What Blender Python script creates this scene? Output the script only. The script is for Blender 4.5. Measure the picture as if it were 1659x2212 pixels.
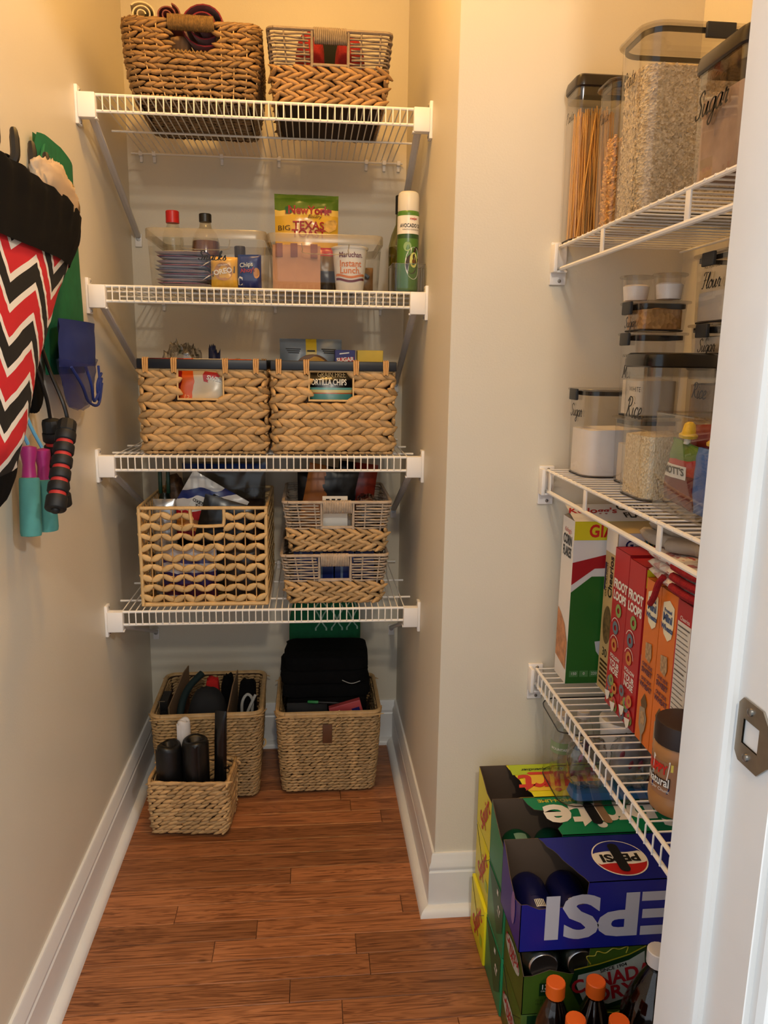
import bpy, math, random
from math import sin, cos, pi, sqrt, radians, floor
from mathutils import Vector, Matrix, noise

SC = bpy.context.scene
COL = SC.collection
for _o in list(bpy.data.objects):
    bpy.data.objects.remove(_o)

# ---------------------------------------------------------------- camera
def make_camera():
    yaw, pit, rol, zc, fpx = 0.0964, 0.1950, 0.0152, 1.2044, 1654.2
    f = Vector((sin(yaw)*cos(pit), cos(yaw)*cos(pit), -sin(pit)))
    r = Vector((cos(yaw), -sin(yaw), 0)); u = r.cross(f)
    r2 = r*cos(rol)+u*sin(rol); u2 = -r*sin(rol)+u*cos(rol)
    cd = bpy.data.cameras.new('camera'); cd.sensor_fit = 'HORIZONTAL'; cd.sensor_width = 36
    cd.lens = 36*fpx/1659; cd.clip_start = 0.02
    co = bpy.data.objects.new('camera', cd); COL.objects.link(co)
    m = Matrix((r2, u2, -f)).transposed().to_4x4(); m.translation = (0, 0, zc)
    co.matrix_world = m
    SC.camera = co
make_camera()

# ---------------------------------------------------------------- world, lamps, exposure
WD = bpy.data.worlds.new('room_daylight'); SC.world = WD; WD.use_nodes = True
_bg = WD.node_tree.nodes['Background']; _bg.inputs[0].default_value = (0.84, 0.92, 1.0, 1); _bg.inputs[1].default_value = 0.78

def point_lamp(name, loc, power, color, radius):
    l = bpy.data.lights.new(name, 'POINT'); l.energy = power; l.color = color; l.shadow_soft_size = radius
    o = bpy.data.objects.new(name, l); COL.objects.link(o); o.location = loc
    return o
# warm bulb on the closet ceiling, kitchen ceiling lamps behind the camera
point_lamp('closet_ceiling_bulb', (-0.02, 1.30, 2.38), 13.5, (1.0, 0.55, 0.15), 0.05)
point_lamp('kitchen_lamp', (1.25, -0.95, 2.32), 66, (1.0, 0.98, 0.95), 0.07)
point_lamp('hall_lamp', (0.12, -0.85, 2.30), 46, (1.0, 0.88, 0.70), 0.06)

SC.view_settings.view_transform = 'Standard'; SC.view_settings.look = 'None'
SC.view_settings.gamma = 1.0; SC.view_settings.use_curve_mapping = False
SC.view_settings.exposure = 0.42
try:
    SC.cycles.transparent_max_bounces = 24
except Exception:
    pass

# ---------------------------------------------------------------- materials
MATS = {}
def _nt(name):
    m = bpy.data.materials.new(name); m.use_nodes = True
    nt = m.node_tree
    return m, nt, nt.nodes['Principled BSDF']

def lin(c):
    return tuple((x/12.92 if x <= 0.04045 else ((x+0.055)/1.055)**2.4) for x in c)

def mat(name, rgb, rough=0.5, var=0.0, nscale=40.0, bump=0.0, bscale=200.0, metal=0.0, spec=0.5, trans=0.0, island=0.0, stretch=None, sheen=0.0, coat=0.0):
    """rgb is display (sRGB) colour; var: noise variation of the value; island: per-piece variation."""
    if name in MATS: return MATS[name]
    m, nt, b = _nt(name); N = nt.nodes; L = nt.links
    c = lin(rgb)
    b.inputs['Base Color'].default_value = (*c, 1); b.inputs['Roughness'].default_value = rough
    b.inputs['Metallic'].default_value = metal; b.inputs['Specular IOR Level'].default_value = spec
    b.inputs['Transmission Weight'].default_value = trans
    if sheen: b.inputs['Sheen Weight'].default_value = sheen
    if coat: b.inputs['Coat Weight'].default_value = coat
    src = None
    if var or bump:
        tc = N.new('ShaderNodeTexCoord'); vec = tc.outputs['Object']
        if stretch:
            mp = N.new('ShaderNodeMapping'); mp.inputs['Scale'].default_value = stretch
            L.new(vec, mp.inputs[0]); vec = mp.outputs[0]
    fac = None
    if var:
        n = N.new('ShaderNodeTexNoise'); n.inputs['Scale'].default_value = nscale; n.inputs['Detail'].default_value = 3
        L.new(vec, n.inputs['Vector'])
        r = N.new('ShaderNodeMapRange'); r.inputs[1].default_value = 0.3; r.inputs[2].default_value = 0.7
        r.inputs[3].default_value = 1-var; r.inputs[4].default_value = 1+var
        L.new(n.outputs[0], r.inputs[0]); fac = r.outputs[0]
    if island:
        g = N.new('ShaderNodeNewGeometry')
        r = N.new('ShaderNodeMapRange'); r.inputs[3].default_value = 1-island; r.inputs[4].default_value = 1+island
        L.new(g.outputs['Random Per Island'], r.inputs[0])
        if fac is None: fac = r.outputs[0]
        else:
            mu = N.new('ShaderNodeMath'); mu.operation = 'MULTIPLY'; L.new(fac, mu.inputs[0]); L.new(r.outputs[0], mu.inputs[1]); fac = mu.outputs[0]
    if fac is not None:
        v = N.new('ShaderNodeVectorMath'); v.operation = 'SCALE'; v.inputs[0].default_value = c
        L.new(fac, v.inputs['Scale']); L.new(v.outputs[0], b.inputs['Base Color'])
    if bump:
        n = N.new('ShaderNodeTexNoise'); n.inputs['Scale'].default_value = bscale; n.inputs['Detail'].default_value = 2
        L.new(vec, n.inputs['Vector'])
        bp = N.new('ShaderNodeBump'); bp.inputs['Strength'].default_value = bump; bp.inputs['Distance'].default_value = 0.002
        L.new(n.outputs[0], bp.inputs['Height']); L.new(bp.outputs[0], b.inputs['Normal'])
    MATS[name] = m
    return m

def glass(name, tint=(1, 1, 1), refl=1.0, rough=0.04, opac=0.0, body=(0.8, 0.8, 0.8)):
    """thin clear plastic: tinted see-through with a fresnel gloss"""
    if name in MATS: return MATS[name]
    m = bpy.data.materials.new(name); m.use_nodes = True; nt = m.node_tree; N = nt.nodes; L = nt.links
    N.remove(N['Principled BSDF']); out = N['Material Output']
    t = N.new('ShaderNodeBsdfTransparent'); t.inputs[0].default_value = (*tint, 1)
    g = N.new('ShaderNodeBsdfGlossy'); g.inputs['Roughness'].default_value = rough
    fr = N.new('ShaderNodeLayerWeight'); fr.inputs['Blend'].default_value = 0.12
    mu = N.new('ShaderNodeMath'); mu.operation = 'MULTIPLY'; mu.inputs[1].default_value = 0.85*refl
    L.new(fr.outputs['Facing'], mu.inputs[0])
    pw = N.new('ShaderNodeMath'); pw.operation = 'ADD'; pw.inputs[1].default_value = 0.035*refl
    L.new(mu.outputs[0], pw.inputs[0])
    mx = N.new('ShaderNodeMixShader'); L.new(pw.outputs[0], mx.inputs[0]); L.new(t.outputs[0], mx.inputs[1]); L.new(g.outputs[0], mx.inputs[2])
    last = mx
    if opac:
        d = N.new('ShaderNodeBsdfDiffuse'); d.inputs[0].default_value = (*lin(body), 1)
        m2 = N.new('ShaderNodeMixShader'); m2.inputs[0].default_value = opac
        L.new(mx.outputs[0], m2.inputs[1]); L.new(d.outputs[0], m2.inputs[2]); last = m2
    L.new(last.outputs[0], out.inputs[0])
    MATS[name] = m
    return m

def bands(name, axis, stops, rough=0.4, wob=0.0, wscale=30.0, spec=0.5):
    """printed colour bands along an object axis: stops = [(coordinate, rgb)...] sorted"""
    if name in MATS: return MATS[name]
    m, nt, b = _nt(name); N = nt.nodes; L = nt.links
    b.inputs['Roughness'].default_value = rough; b.inputs['Specular IOR Level'].default_value = spec
    tc = N.new('ShaderNodeTexCoord'); sp = N.new('ShaderNodeSeparateXYZ'); L.new(tc.outputs['Object'], sp.inputs[0])
    s = sp.outputs['XYZ'.index(axis)]
    if wob:
        n = N.new('ShaderNodeTexNoise'); n.inputs['Scale'].default_value = wscale; L.new(tc.outputs['Object'], n.inputs['Vector'])
        ma = N.new('ShaderNodeMath'); ma.operation = 'MULTIPLY_ADD'; ma.inputs[1].default_value = wob
        L.new(n.outputs[0], ma.inputs[0]); L.new(s, ma.inputs[2]); s = ma.outputs[0]
    lo, hi = stops[0][0], stops[-1][0]+1e-6
    r = N.new('ShaderNodeMapRange'); r.inputs[1].default_value = lo; r.inputs[2].default_value = hi
    L.new(s, r.inputs[0])
    cr = N.new('ShaderNodeValToRGB'); cr.color_ramp.interpolation = 'CONSTANT'
    e = cr.color_ramp.elements
    while len(e) < len(stops): e.new(0.5)
    for i, (p, c) in enumerate(stops):
        e[i].position = (p-lo)/(hi-lo); e[i].color = (*lin(c), 1)
    L.new(r.outputs[0], cr.inputs[0]); L.new(cr.outputs[0], b.inputs['Base Color'])
    MATS[name] = m
    return m

# ---------------------------------------------------------------- mesh builder
class MB:
    def __init__(s, M=None):
        s.v = []; s.f = []; s.mi = []; s.i = 0; s.M = M
    def add(s, vs, fs):
        b = len(s.v)
        if s.M is not None: vs = [s.M @ Vector(v) for v in vs]
        s.v.extend([tuple(v) for v in vs])
        s.f.extend([tuple(b+k for k in f) for f in fs]); s.mi.extend([s.i]*len(fs))
        return s
    def box(s, c, d, rot=None):
        x, y, z = d[0]/2, d[1]/2, d[2]/2
        vs = [Vector((sx*x, sy*y, sz*z)) for sz in (-1, 1) for sy in (-1, 1) for sx in (-1, 1)]
        if rot is not None: vs = [rot @ v for v in vs]
        vs = [v+Vector(c) for v in vs]
        return s.add(vs, [(0, 2, 3, 1), (4, 5, 7, 6), (0, 1, 5, 4), (2, 6, 7, 3), (0, 4, 6, 2), (1, 3, 7, 5)])
    def loft(s, rings, cap0=True, cap1=True, closed=True):
        n = len(rings[0]); vs = [p for r in rings for p in r]; fs = []
        for k in range(len(rings)-1):
            for i in range(n if closed else n-1):
                j = (i+1) % n
                fs.append((k*n+i, k*n+j, (k+1)*n+j, (k+1)*n+i))
        if cap0: fs.append(tuple(reversed(range(n))))
        if cap1: fs.append(tuple((len(rings)-1)*n+i for i in range(n)))
        return s.add(vs, fs)
    def tube(s, pts, r, n=6, closed=False, caps=True):
        P = [Vector(p) for p in pts]; m = len(P); rings = []
        ref = None
        for i in range(m):
            if closed: t = P[(i+1) % m]-P[i-1]
            else: t = P[min(i+1, m-1)]-P[max(i-1, 0)]
            if t.length < 1e-9: t = Vector((0, 0, 1))
            t.normalize()
            if ref is None:
                ref = Vector((0, 0, 1)) if abs(t.z) < 0.9 else Vector((1, 0, 0))
            a = ref-t*ref.dot(t)
            if a.length < 1e-6: a = t.orthogonal()
            a.normalize(); b = t.cross(a); ref = a
            rr = r[i] if isinstance(r, (list, tuple)) else r
            rings.append([P[i]+a*rr*cos(2*pi*k/n)+b*rr*sin(2*pi*k/n) for k in range(n)])
        if closed: rings.append(rings[0]); caps = False
        return s.loft(rings, caps, caps)
    def lathe(s, prof, n=24, c=(0, 0, 0), cap0=True, cap1=True, rot=None):
        rings = []
        for (r, z) in prof:
            ring = [Vector((r*cos(2*pi*k/n), r*sin(2*pi*k/n), z)) for k in range(n)]
            if rot is not None: ring = [rot @ v for v in ring]
            rings.append([v+Vector(c) for v in ring])
        return s.loft(rings, cap0, cap1)
    def rprism(s, cx, cy, wx, wy, r, prof, seg=4, cap0=True, cap1=True):
        """rounded-rectangle prism; prof = [(inset, z)...]"""
        rings = []
        for (ins, z) in prof:
            rings.append([(cx+x, cy+y, z) for x, y in rrect(wx-2*ins, wy-2*ins, max(r-ins, 0.0005), seg)])
        return s.loft(rings, cap0, cap1)
    def rbox(s, c, d, r=0.003, rv=None, seg=3):
        rv = rv or r
        x, y, z = c; h = d[2]/2
        return s.rprism(x, y, d[0], d[1], rv, [(r, z-h), (r*0.3, z-h+r*0.3), (0, z-h+r), (0, z+h-r), (r*0.3, z+h-r*0.3), (r, z+h)], seg)
    def lobe(s, c, t, nrm, L, W, T, flat=0.35):
        """spindle shaped leaf / strand segment"""
        c = Vector(c); b = nrm.cross(t)
        vs = []; n = 6
        for (p, k) in ((-0.5, 0.22), (-0.27, 0.8), (0.02, 1.0), (0.3, 0.75), (0.5, 0.18)):
            for i in range(n):
                a = 2*pi*i/n
                vs.append(c+t*(p*L)+b*(W*0.5*k*cos(a))+nrm*(T*0.5*(0.35+0.65*k)*sin(a)))
        fs = []
        for k in range(4):
            for i in range(n):
                j = (i+1) % n; fs.append((k*n+i, k*n+j, (k+1)*n+j, (k+1)*n+i))
        fs.append(tuple(reversed(range(n)))); fs.append(tuple(4*n+i for i in range(n)))
        return s.add(vs, fs)
    def grid(s, fn, nu, nv, closed_u=False):
        vs = [fn(i/nu, j/nv) for j in range(nv+1) for i in range(nu+1)]
        fs = [(j*(nu+1)+i, j*(nu+1)+i+1, (j+1)*(nu+1)+i+1, (j+1)*(nu+1)+i) for j in range(nv) for i in range(nu)]
        return s.add(vs, fs)
    def panel(s, outer, nrm, th=0.0012):
        """flat board: outer face (mat 0), inner face + rim (mat 1)"""
        n = Vector(nrm)*th; k = len(outer)
        i0 = s.i
        s.i = 0; s.add([Vector(p) for p in outer], [tuple(range(k))])
        s.i = 1; s.add([Vector(p)-n for p in outer], [tuple(reversed(range(k)))])
        s.add([Vector(p) for p in outer]+[Vector(p)-n for p in outer], [(a, (a+1) % k, k+(a+1) % k, k+a) for a in range(k)])
        s.i = i0
        return s
    def mesh(s, name, mats, smooth=True, ang=40):
        me = bpy.data.meshes.new(name); me.from_pydata(s.v, [], s.f)
        if not isinstance(mats, (list, tuple)): mats = [mats]
        for m in mats: me.materials.append(m)
        if len(mats) > 1: me.polygons.foreach_set('material_index', s.mi)
        if smooth:
            me.polygons.foreach_set('use_smooth', [True]*len(me.polygons))
            if ang < 180: me.set_sharp_from_angle(angle=radians(ang))
        me.update()
        return me
    def obj(s, name, mats, parent=None, smooth=True, ang=40, label=None):
        return mobj(name, s.mesh(name, mats, smooth, ang), parent, label)

def rrect(wx, wy, r, seg=4):
    r = min(r, wx/2-1e-5, wy/2-1e-5); out = []
    for (cx, cy, a0) in ((wx/2-r, -wy/2+r, -pi/2), (wx/2-r, wy/2-r, 0), (-wx/2+r, wy/2-r, pi/2), (-wx/2+r, -wy/2+r, pi)):
        for k in range(seg+1):
            a = a0+pi/2*k/seg; out.append((cx+r*cos(a), cy+r*sin(a)))
    return out

def mobj(name, me, parent=None, label=None):
    o = bpy.data.objects.new(name, me); COL.objects.link(o)
    if parent is not None: o.parent = parent
    if label: o['label'] = label
    return o

def thing(name, label, cat, loc=(0, 0, 0), rz=0.0, group=None):
    o = bpy.data.objects.new(name, None); COL.objects.link(o); o.empty_display_size = 0.02
    o.location = loc; o.rotation_euler = (0, 0, rz)
    return tag(o, label, cat, group)

def tag(o, label, cat, group=None):
    o['label'] = label; o['category'] = cat
    if group: o['group'] = group
    return o

def struct(o):
    o['kind'] = 'structure'; return o

def stuff(o, label=None, cat=None):
    o['kind'] = 'stuff'
    if label: o['label'] = label
    if cat: o['category'] = cat
    return o

def dup(root, loc, rz=None, label=None, scale=None):
    r = root.copy(); COL.objects.link(r); r.location = loc
    if rz is not None: r.rotation_euler = (0, 0, rz)
    if scale: r.scale = scale
    if label: r['label'] = label
    for ch in list(root.children):
        c = ch.copy(); COL.objects.link(c); c.parent = r
        for g in list(ch.children):
            d = g.copy(); COL.objects.link(d); d.parent = c
    return r

# ---------------------------------------------------------------- print: lettering and flat shapes
def plane_w(o, u, v):
    o, u, v = Vector(o), Vector(u).normalized(), Vector(v).normalized()
    return lambda a, b: o+u*a+v*b
def cyl_w(c, r, ang, zt=0.0):
    """wrap round a vertical cylinder; ang = facing angle; reading left to right seen from outside"""
    c = Vector(c)
    rf = r if callable(r) else (lambda z: r)
    def f(a, b):
        q = ang+a/rf(b); return Vector((c.x+rf(b)*cos(q), c.y+rf(b)*sin(q), c.z+b))
    return f

def text(parent, s, size, warp, m, at=(0, 0), shear=0.0, sx=1.0, bold=0.0, rot=0.0, align='CENTER', name='lettering', space=1.0):
    c = bpy.data.curves.new('t', 'FONT'); c.body = s; c.size = size; c.align_x = align; c.align_y = 'CENTER'
    c.shear = shear; c.offset = bold*size; c.space_character = space; c.resolution_u = 3
    o = bpy.data.objects.new('t', c)
    me = bpy.data.meshes.new_from_object(o)
    bpy.data.objects.remove(o); bpy.data.curves.remove(c)
    cr, sr = cos(rot), sin(rot)
    for v in me.vertices:
        x, y = v.co.x*sx, v.co.y
        v.co = warp(at[0]+x*cr-y*sr, at[1]+x*sr+y*cr)
    me.materials.clear(); me.materials.append(m); me.name = name; me.update()
    return mobj(name, me, parent)

def decal(parent, pts, warp, m, name='print'):
    me = bpy.data.meshes.new(name); me.from_pydata([warp(*p) for p in pts], [], [tuple(range(len(pts)))])
    me.materials.append(m); me.update()
    return mobj(name, me, parent)

def dgrid(parent, x0, x1, y0, y1, warp, m, name='print', nu=8, nv=2):
    mb = MB(); mb.grid(lambda a, b: warp(x0+(x1-x0)*a, y0+(y1-y0)*b), nu, nv)
    return mb.obj(name, m, parent)

def ell(cx, cy, rx, ry, n=24, a0=0, a1=2*pi):
    full = abs(a1-a0-2*pi) < 1e-6
    return [(cx+rx*cos(a0+(a1-a0)*k/n), cy+ry*sin(a0+(a1-a0)*k/n)) for k in range(n if full else n+1)]

def crom(pts, k=5):
    P = [pts[0]]+list(pts)+[pts[-1]]; out = []
    for i in range(1, len(P)-2):
        for j in range(k):
            t = j/k; a, b, c, d = P[i-1], P[i], P[i+1], P[i+2]
            out.append(tuple(0.5*((2*b[q])+(-a[q]+c[q])*t+(2*a[q]-5*b[q]+4*c[q]-d[q])*t*t+(-a[q]+3*b[q]-3*c[q]+d[q])*t**3) for q in range(len(b))))
    out.append(tuple(pts[-1]))
    return out

# brush-script alphabet: strokes on a unit x-height
SCRIPT = {
 'a': (1.05, [[(.85,.85),(.5,1),(.12,.7),(.1,.25),(.38,0),(.7,.3),(.88,.95)], [(.88,.95),(.8,.35),(.9,.03),(1.1,.15)]]),
 'c': (.85, [[(.78,.8),(.5,1),(.14,.65),(.16,.2),(.45,0),(.9,.2)]]),
 'e': (.85, [[(.1,.4),(.5,.5),(.7,.8),(.48,1),(.16,.65),(.18,.18),(.48,0),(.9,.2)]]),
 'g': (1.0, [[(.85,.85),(.5,1),(.12,.7),(.1,.3),(.36,.05),(.7,.35),(.86,.95)], [(.86,.95),(.78,-.3),(.5,-.85),(.15,-.6),(.5,-.15),(1.05,.2)]]),
 'i': (.55, [[(.25,.95),(.2,.3),(.3,.02),(.6,.18)], [(.33,1.35),(.36,1.42)]]),
 'k': (1.0, [[(.15,.3),(.5,1.6),(.4,1.9),(.2,1.3),(.12,0)], [(.15,.45),(.6,.95),(.7,.7),(.3,.5),(.6,.1),(1.0,.15)]]),
 'l': (.6, [[(.05,.3),(.5,1.5),(.4,1.9),(.2,1.2),(.2,.25),(.35,.02),(.65,.18)]]),
 'n': (1.1, [[(.1,.95),(.18,.6),(.1,0)], [(.12,.35),(.5,.95),(.68,.75),(.65,.25),(.78,.02),(1.12,.18)]]),
 'o': (.95, [[(.5,1),(.12,.65),(.15,.18),(.45,0),(.76,.35),(.72,.85),(.5,1),(.65,.75),(1.0,.8)]]),
 'r': (.8, [[(.05,.3),(.3,1.1),(.4,.85),(.75,.9)], [(.68,.9),(.55,.35),(.6,.05),(.85,.15)]]),
 's': (.75, [[(.05,.2),(.4,1.05),(.45,.7),(.65,.35),(.45,.02),(.1,.15)]]),
 't': (.6, [[(.3,1.6),(.22,.4),(.3,.03),(.6,.15)], [(.02,1.05),(.55,1.08)]]),
 'u': (1.1, [[(.12,.95),(.08,.3),(.28,.02),(.6,.35),(.75,.95)], [(.78,.95),(.7,.3),(.82,.02),(1.12,.18)]]),
 'x': (.95, [[(.05,.8),(.3,.95),(.55,.1),(.9,.1)], [(.8,.95),(.1,.05)]]),
 'F': (1.1, [[(.1,1.6),(.35,1.95),(1.25,1.9)], [(.72,1.9),(.6,.9),(.4,.1),(.1,.1)], [(.3,1.0),(1.0,1.05)]]),
 'M': (1.6, [[(.0,.1),(.25,.2),(.4,1.9)], [(.4,1.9),(.7,.5)], [(.7,.5),(1.2,1.9)], [(1.2,1.9),(1.2,.3),(1.5,.1)]]),
 'R': (1.3, [[(.5,1.8),(.4,.9),(.2,.05)], [(.1,1.5),(.5,1.95),(1.05,1.75),(.95,1.2),(.5,1.0)], [(.5,1.0),(.85,.3),(1.3,.1)]]),
 'S': (1.15, [[(1.1,1.6),(.8,1.95),(.35,1.65),(.5,1.2),(.85,.8),(.75,.15),(.3,0),(.05,.4)]]),
 'O': (1.4, [[(.7,1.9),(.2,1.4),(.2,.4),(.6,0),(1.1,.5),(1.1,1.4),(.7,1.9)]]),
 'P': (1.2, [[(.5,1.8),(.4,.9),(.2,.05)], [(.1,1.5),(.5,1.95),(1.05,1.75),(.95,1.2),(.5,1.0)]]),
}
def script(parent, s, size, warp, m, at=(0, 0), w=0.16, rot=0.0, shear=0.25, name='lettering'):
    tot = sum(SCRIPT[c][0] for c in s); x = -tot/2; mb = MB()
    cr, sr = cos(rot), sin(rot)
    for c in s:
        adv, strokes = SCRIPT[c]
        for st in strokes:
            P = crom([(x+p[0]+p[1]*shear, p[1]-0.7) for p in st], 4)
            vs = []
            for i, p in enumerate(P):
                a = P[max(i-1, 0)]; b = P[min(i+1, len(P)-1)]
                dx, dy = b[0]-a[0], b[1]-a[1]; l = sqrt(dx*dx+dy*dy) or 1
                ww = w*(0.45+0.75*abs(dy)/l)
                for sg in (1, -1):
                    qx, qy = (p[0]-sg*dy/l*ww*0.5)*size, (p[1]+sg*dx/l*ww*0.5)*size
                    vs.append(warp(at[0]+qx*cr-qy*sr, at[1]+qx*sr+qy*cr))
            mb.add(vs, [(2*i, 2*i+1, 2*i+3, 2*i+2) for i in range(len(P)-1)])
        x += adv
    return mb.obj(name, m, parent, smooth=False)

def nz(x, y, z, s=1.0):
    return noise.noise(Vector((x*s, y*s, z*s)))
# ================================================================ setting
XL, XN, YB, YP, XR = -0.492, 0.268, 2.276, 1.496, 0.7215
YF0, YF1 = 0.53, 0.655          # door wall
XD0, XD1 = -0.445, 0.3562          # door opening
ZC = 2.44
paint = mat('beige_wall_paint', (0.845, 0.815, 0.745), 0.42, var=0.03, nscale=3, bump=0.12, bscale=260, spec=0.35)
ceil_m = mat('ceiling_paint', (0.93, 0.91, 0.87), 0.8)
trim_m = mat('white_trim_paint', (0.90, 0.90, 0.895), 0.32, var=0.02, nscale=14, bump=0.05, bscale=90)

def slab(name, x0, x1, y0, y1, z0, z1, m, mb=None):
    mb = MB(); mb.box(((x0+x1)/2, (y0+y1)/2, (z0+z1)/2), (x1-x0, y1-y0, z1-z0))
    return struct(mb.obj(name, m, smooth=False))
slab('wall_left', XL-0.1, XL, YF1, YB+0.1, 0, ZC, paint)
slab('wall_back', XL, XN+0.1, YB, YB+0.1, 0, ZC, paint)
mbp = MB()
# the pier that narrows the niche: a real block with slightly eased arris
r = 0.004
pts = [(XN+r, YP), (XR+0.1, YP), (XR+0.1, YB), (XN, YB), (XN, YP+r), (XN+r*0.3, YP+r*0.3)]
mbp.loft([[(x, y, 0) for x, y in pts], [(x, y, ZC) for x, y in pts]])
struct(mbp.obj('wall_pier', paint, ang=25))
slab('wall_right', XR, XR+0.1, YF1, YP, 0, ZC, paint)
slab('ceiling', XL-0.1, XR+0.1, YF0, YB+0.1, ZC, ZC+0.05, ceil_m)
mbf = MB()
mbf.box(((XD1+0.03+XR+0.6)/2, (YF0+YF1)/2, ZC/2), (XR+0.6-XD1-0.03, YF1-YF0, ZC))
struct(mbf.obj('wall_front_right', paint, smooth=False))
slab('wall_front_left', XL-0.6, XD0-0.02, YF0, YF1, 0, ZC, paint)

ZH = 2.05
slab('wall_front_header', XD0-0.02, XD1+0.03, YF0, YF1, ZH+0.02, ZC, paint)  # unseen header, added to keep the outside lamps off the niche top
slab('trim_door_head', XD0-0.02, XD1+0.03, YF0-0.002, YF1+0.002, ZH, ZH+0.02, trim_m)

# ---- floor: oak strip boards, every board its own piece
sub = slab('floor', XL-0.1, XR+0.1, -0.6, YB+0.1, -0.05, -0.0135, mat('subfloor_joint', (0.10, 0.055, 0.03), 0.9))
def wood(name, base):
    m, nt, b = _nt(name); N = nt.nodes; L = nt.links
    tc = N.new('ShaderNodeTexCoord'); oi = N.new('ShaderNodeObjectInfo')
    ad = N.new('ShaderNodeVectorMath'); ad.operation = 'MULTIPLY_ADD'
    cb = N.new('ShaderNodeCombineXYZ'); 
    L.new(oi.outputs['Random'], cb.inputs[0]); L.new(oi.outputs['Random'], cb.inputs[1]); L.new(oi.outputs['Random'], cb.inputs[2])
    ad.inputs[1].default_value = (37, 51, 23); L.new(cb.outputs[0], ad.inputs[0]); L.new(tc.outputs['Object'], ad.inputs[2])
    mp = N.new('ShaderNodeMapping'); mp.inputs['Scale'].default_value = (1.6, 22, 22); L.new(ad.outputs[0], mp.inputs[0])
    n1 = N.new('ShaderNodeTexNoise'); n1.inputs['Scale'].default_value = 2.2; n1.inputs['Detail'].default_value = 4; n1.inputs['Distortion'].default_value = 1.2; L.new(mp.outputs[0], n1.inputs['Vector'])
    wv = N.new('ShaderNodeMath'); wv.operation = 'MULTIPLY'; wv.inputs[1].default_value = 46; L.new(n1.outputs[0], wv.inputs[0])
    sn = N.new('ShaderNodeMath'); sn.operation = 'SINE'; L.new(wv.outputs[0], sn.inputs[0])
    mp2 = N.new('ShaderNodeMapping'); mp2.inputs['Scale'].default_value = (7, 300, 300); L.new(ad.outputs[0], mp2.inputs[0])
    n2 = N.new('ShaderNodeTexNoise'); n2.inputs['Scale'].default_value = 1.0; n2.inputs['Detail'].default_value = 3; L.new(mp2.outputs[0], n2.inputs['Vector'])
    mx = N.new('ShaderNodeMath'); mx.operation = 'MULTIPLY_ADD'; mx.inputs[1].default_value = 0.14; L.new(sn.outputs[0], mx.inputs[0]); L.new(n2.outputs[0], mx.inputs[2])
    cr = N.new('ShaderNodeValToRGB'); e = cr.color_ramp.elements
    e[0].position = 0.22; e[0].color = (*lin((base[0]*0.62, base[1]*0.55, base[2]*0.5)), 1)
    e[1].position = 0.62; e[1].color = (*lin(base), 1)
    L.new(mx.outputs[0], cr.inputs[0])
    hr = N.new('ShaderNodeMapRange'); hr.inputs[3].default_value = 0.72; hr.inputs[4].default_value = 1.2; L.new(oi.outputs['Random'], hr.inputs[0])
    vs = N.new('ShaderNodeVectorMath'); vs.operation = 'SCALE'; L.new(cr.outputs[0], vs.inputs[0]); L.new(hr.outputs[0], vs.inputs['Scale'])
    # knots
    vo = N.new('ShaderNodeTexVoronoi'); vo.inputs['Scale'].default_value = 3.6; mp3 = N.new('ShaderNodeMapping'); mp3.inputs['Scale'].default_value = (1, 2.0, 1); L.new(ad.outputs[0], mp3.inputs[0]); L.new(mp3.outputs[0], vo.inputs['Vector'])
    kr = N.new('ShaderNodeMapRange'); kr.inputs[1].default_value = 0.012; kr.inputs[2].default_value = 0.05; kr.inputs[3].default_value = 0.3; kr.inputs[4].default_value = 1; L.new(vo.outputs['Distance'], kr.inputs[0])
    v2 = N.new('ShaderNodeVectorMath'); v2.operation = 'SCALE'; L.new(vs.outputs[0], v2.inputs[0]); L.new(kr.outputs[0], v2.inputs['Scale'])
    L.new(v2.outputs[0], b.inputs['Base Color'])
    b.inputs['Roughness'].default_value = 0.34; b.inputs['Specular IOR Level'].default_value = 0.4
    bp = N.new('ShaderNodeBump'); bp.inputs['Strength'].default_value = 0.15; bp.inputs['Distance'].default_value = 0.0006; L.new(mx.outputs[0], bp.inputs['Height']); L.new(bp.outputs[0], b.inputs['Normal'])
    return m
oak = wood('oak_floor_board', (0.68, 0.445, 0.285))
rnd = random.Random(4)
joints = {14: [-0.12], 15: [-0.30, 0.20], 13: [-0.205, 0.09], 12: [0.115], 11: [-0.045], 10: [0.055], 9: [0.27], 8: [-0.1]}
y = 0.50; row = -4
yy = 1.262-0.057*14
while yy < YB:
    row += 1
    js = joints.get(row)
    if js is None: js = [rnd.uniform(-0.3, 0.5)] if rnd.random() < .8 else []
    xs = [XL]+sorted(js)+[XR]
    for a, b in zip(xs, xs[1:]):
        mb = MB(); w_ = 0.057
        y0, y1 = yy+0.0004, min(yy+w_-0.0004, YB); x0, x1 = a+0.0005, b-0.0005; e = 0.0012
        ring = lambda i, z: [(x0+i, y0+i, z), (x1-i, y0+i, z), (x1-i, y1-i, z), (x0+i, y1-i, z)]
        mb.loft([ring(0, -0.0135), ring(0, -e*0.7), ring(e, 0)])
        cx, cy = (x0+x1)/2, (y0+y1)/2
        mb.v = [(v[0]-cx, v[1]-cy, v[2]) for v in mb.v]
        o = mb.obj('plank', oak, sub, smooth=False); o.location = (cx, cy, 0)
    yy += 0.057

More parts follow.
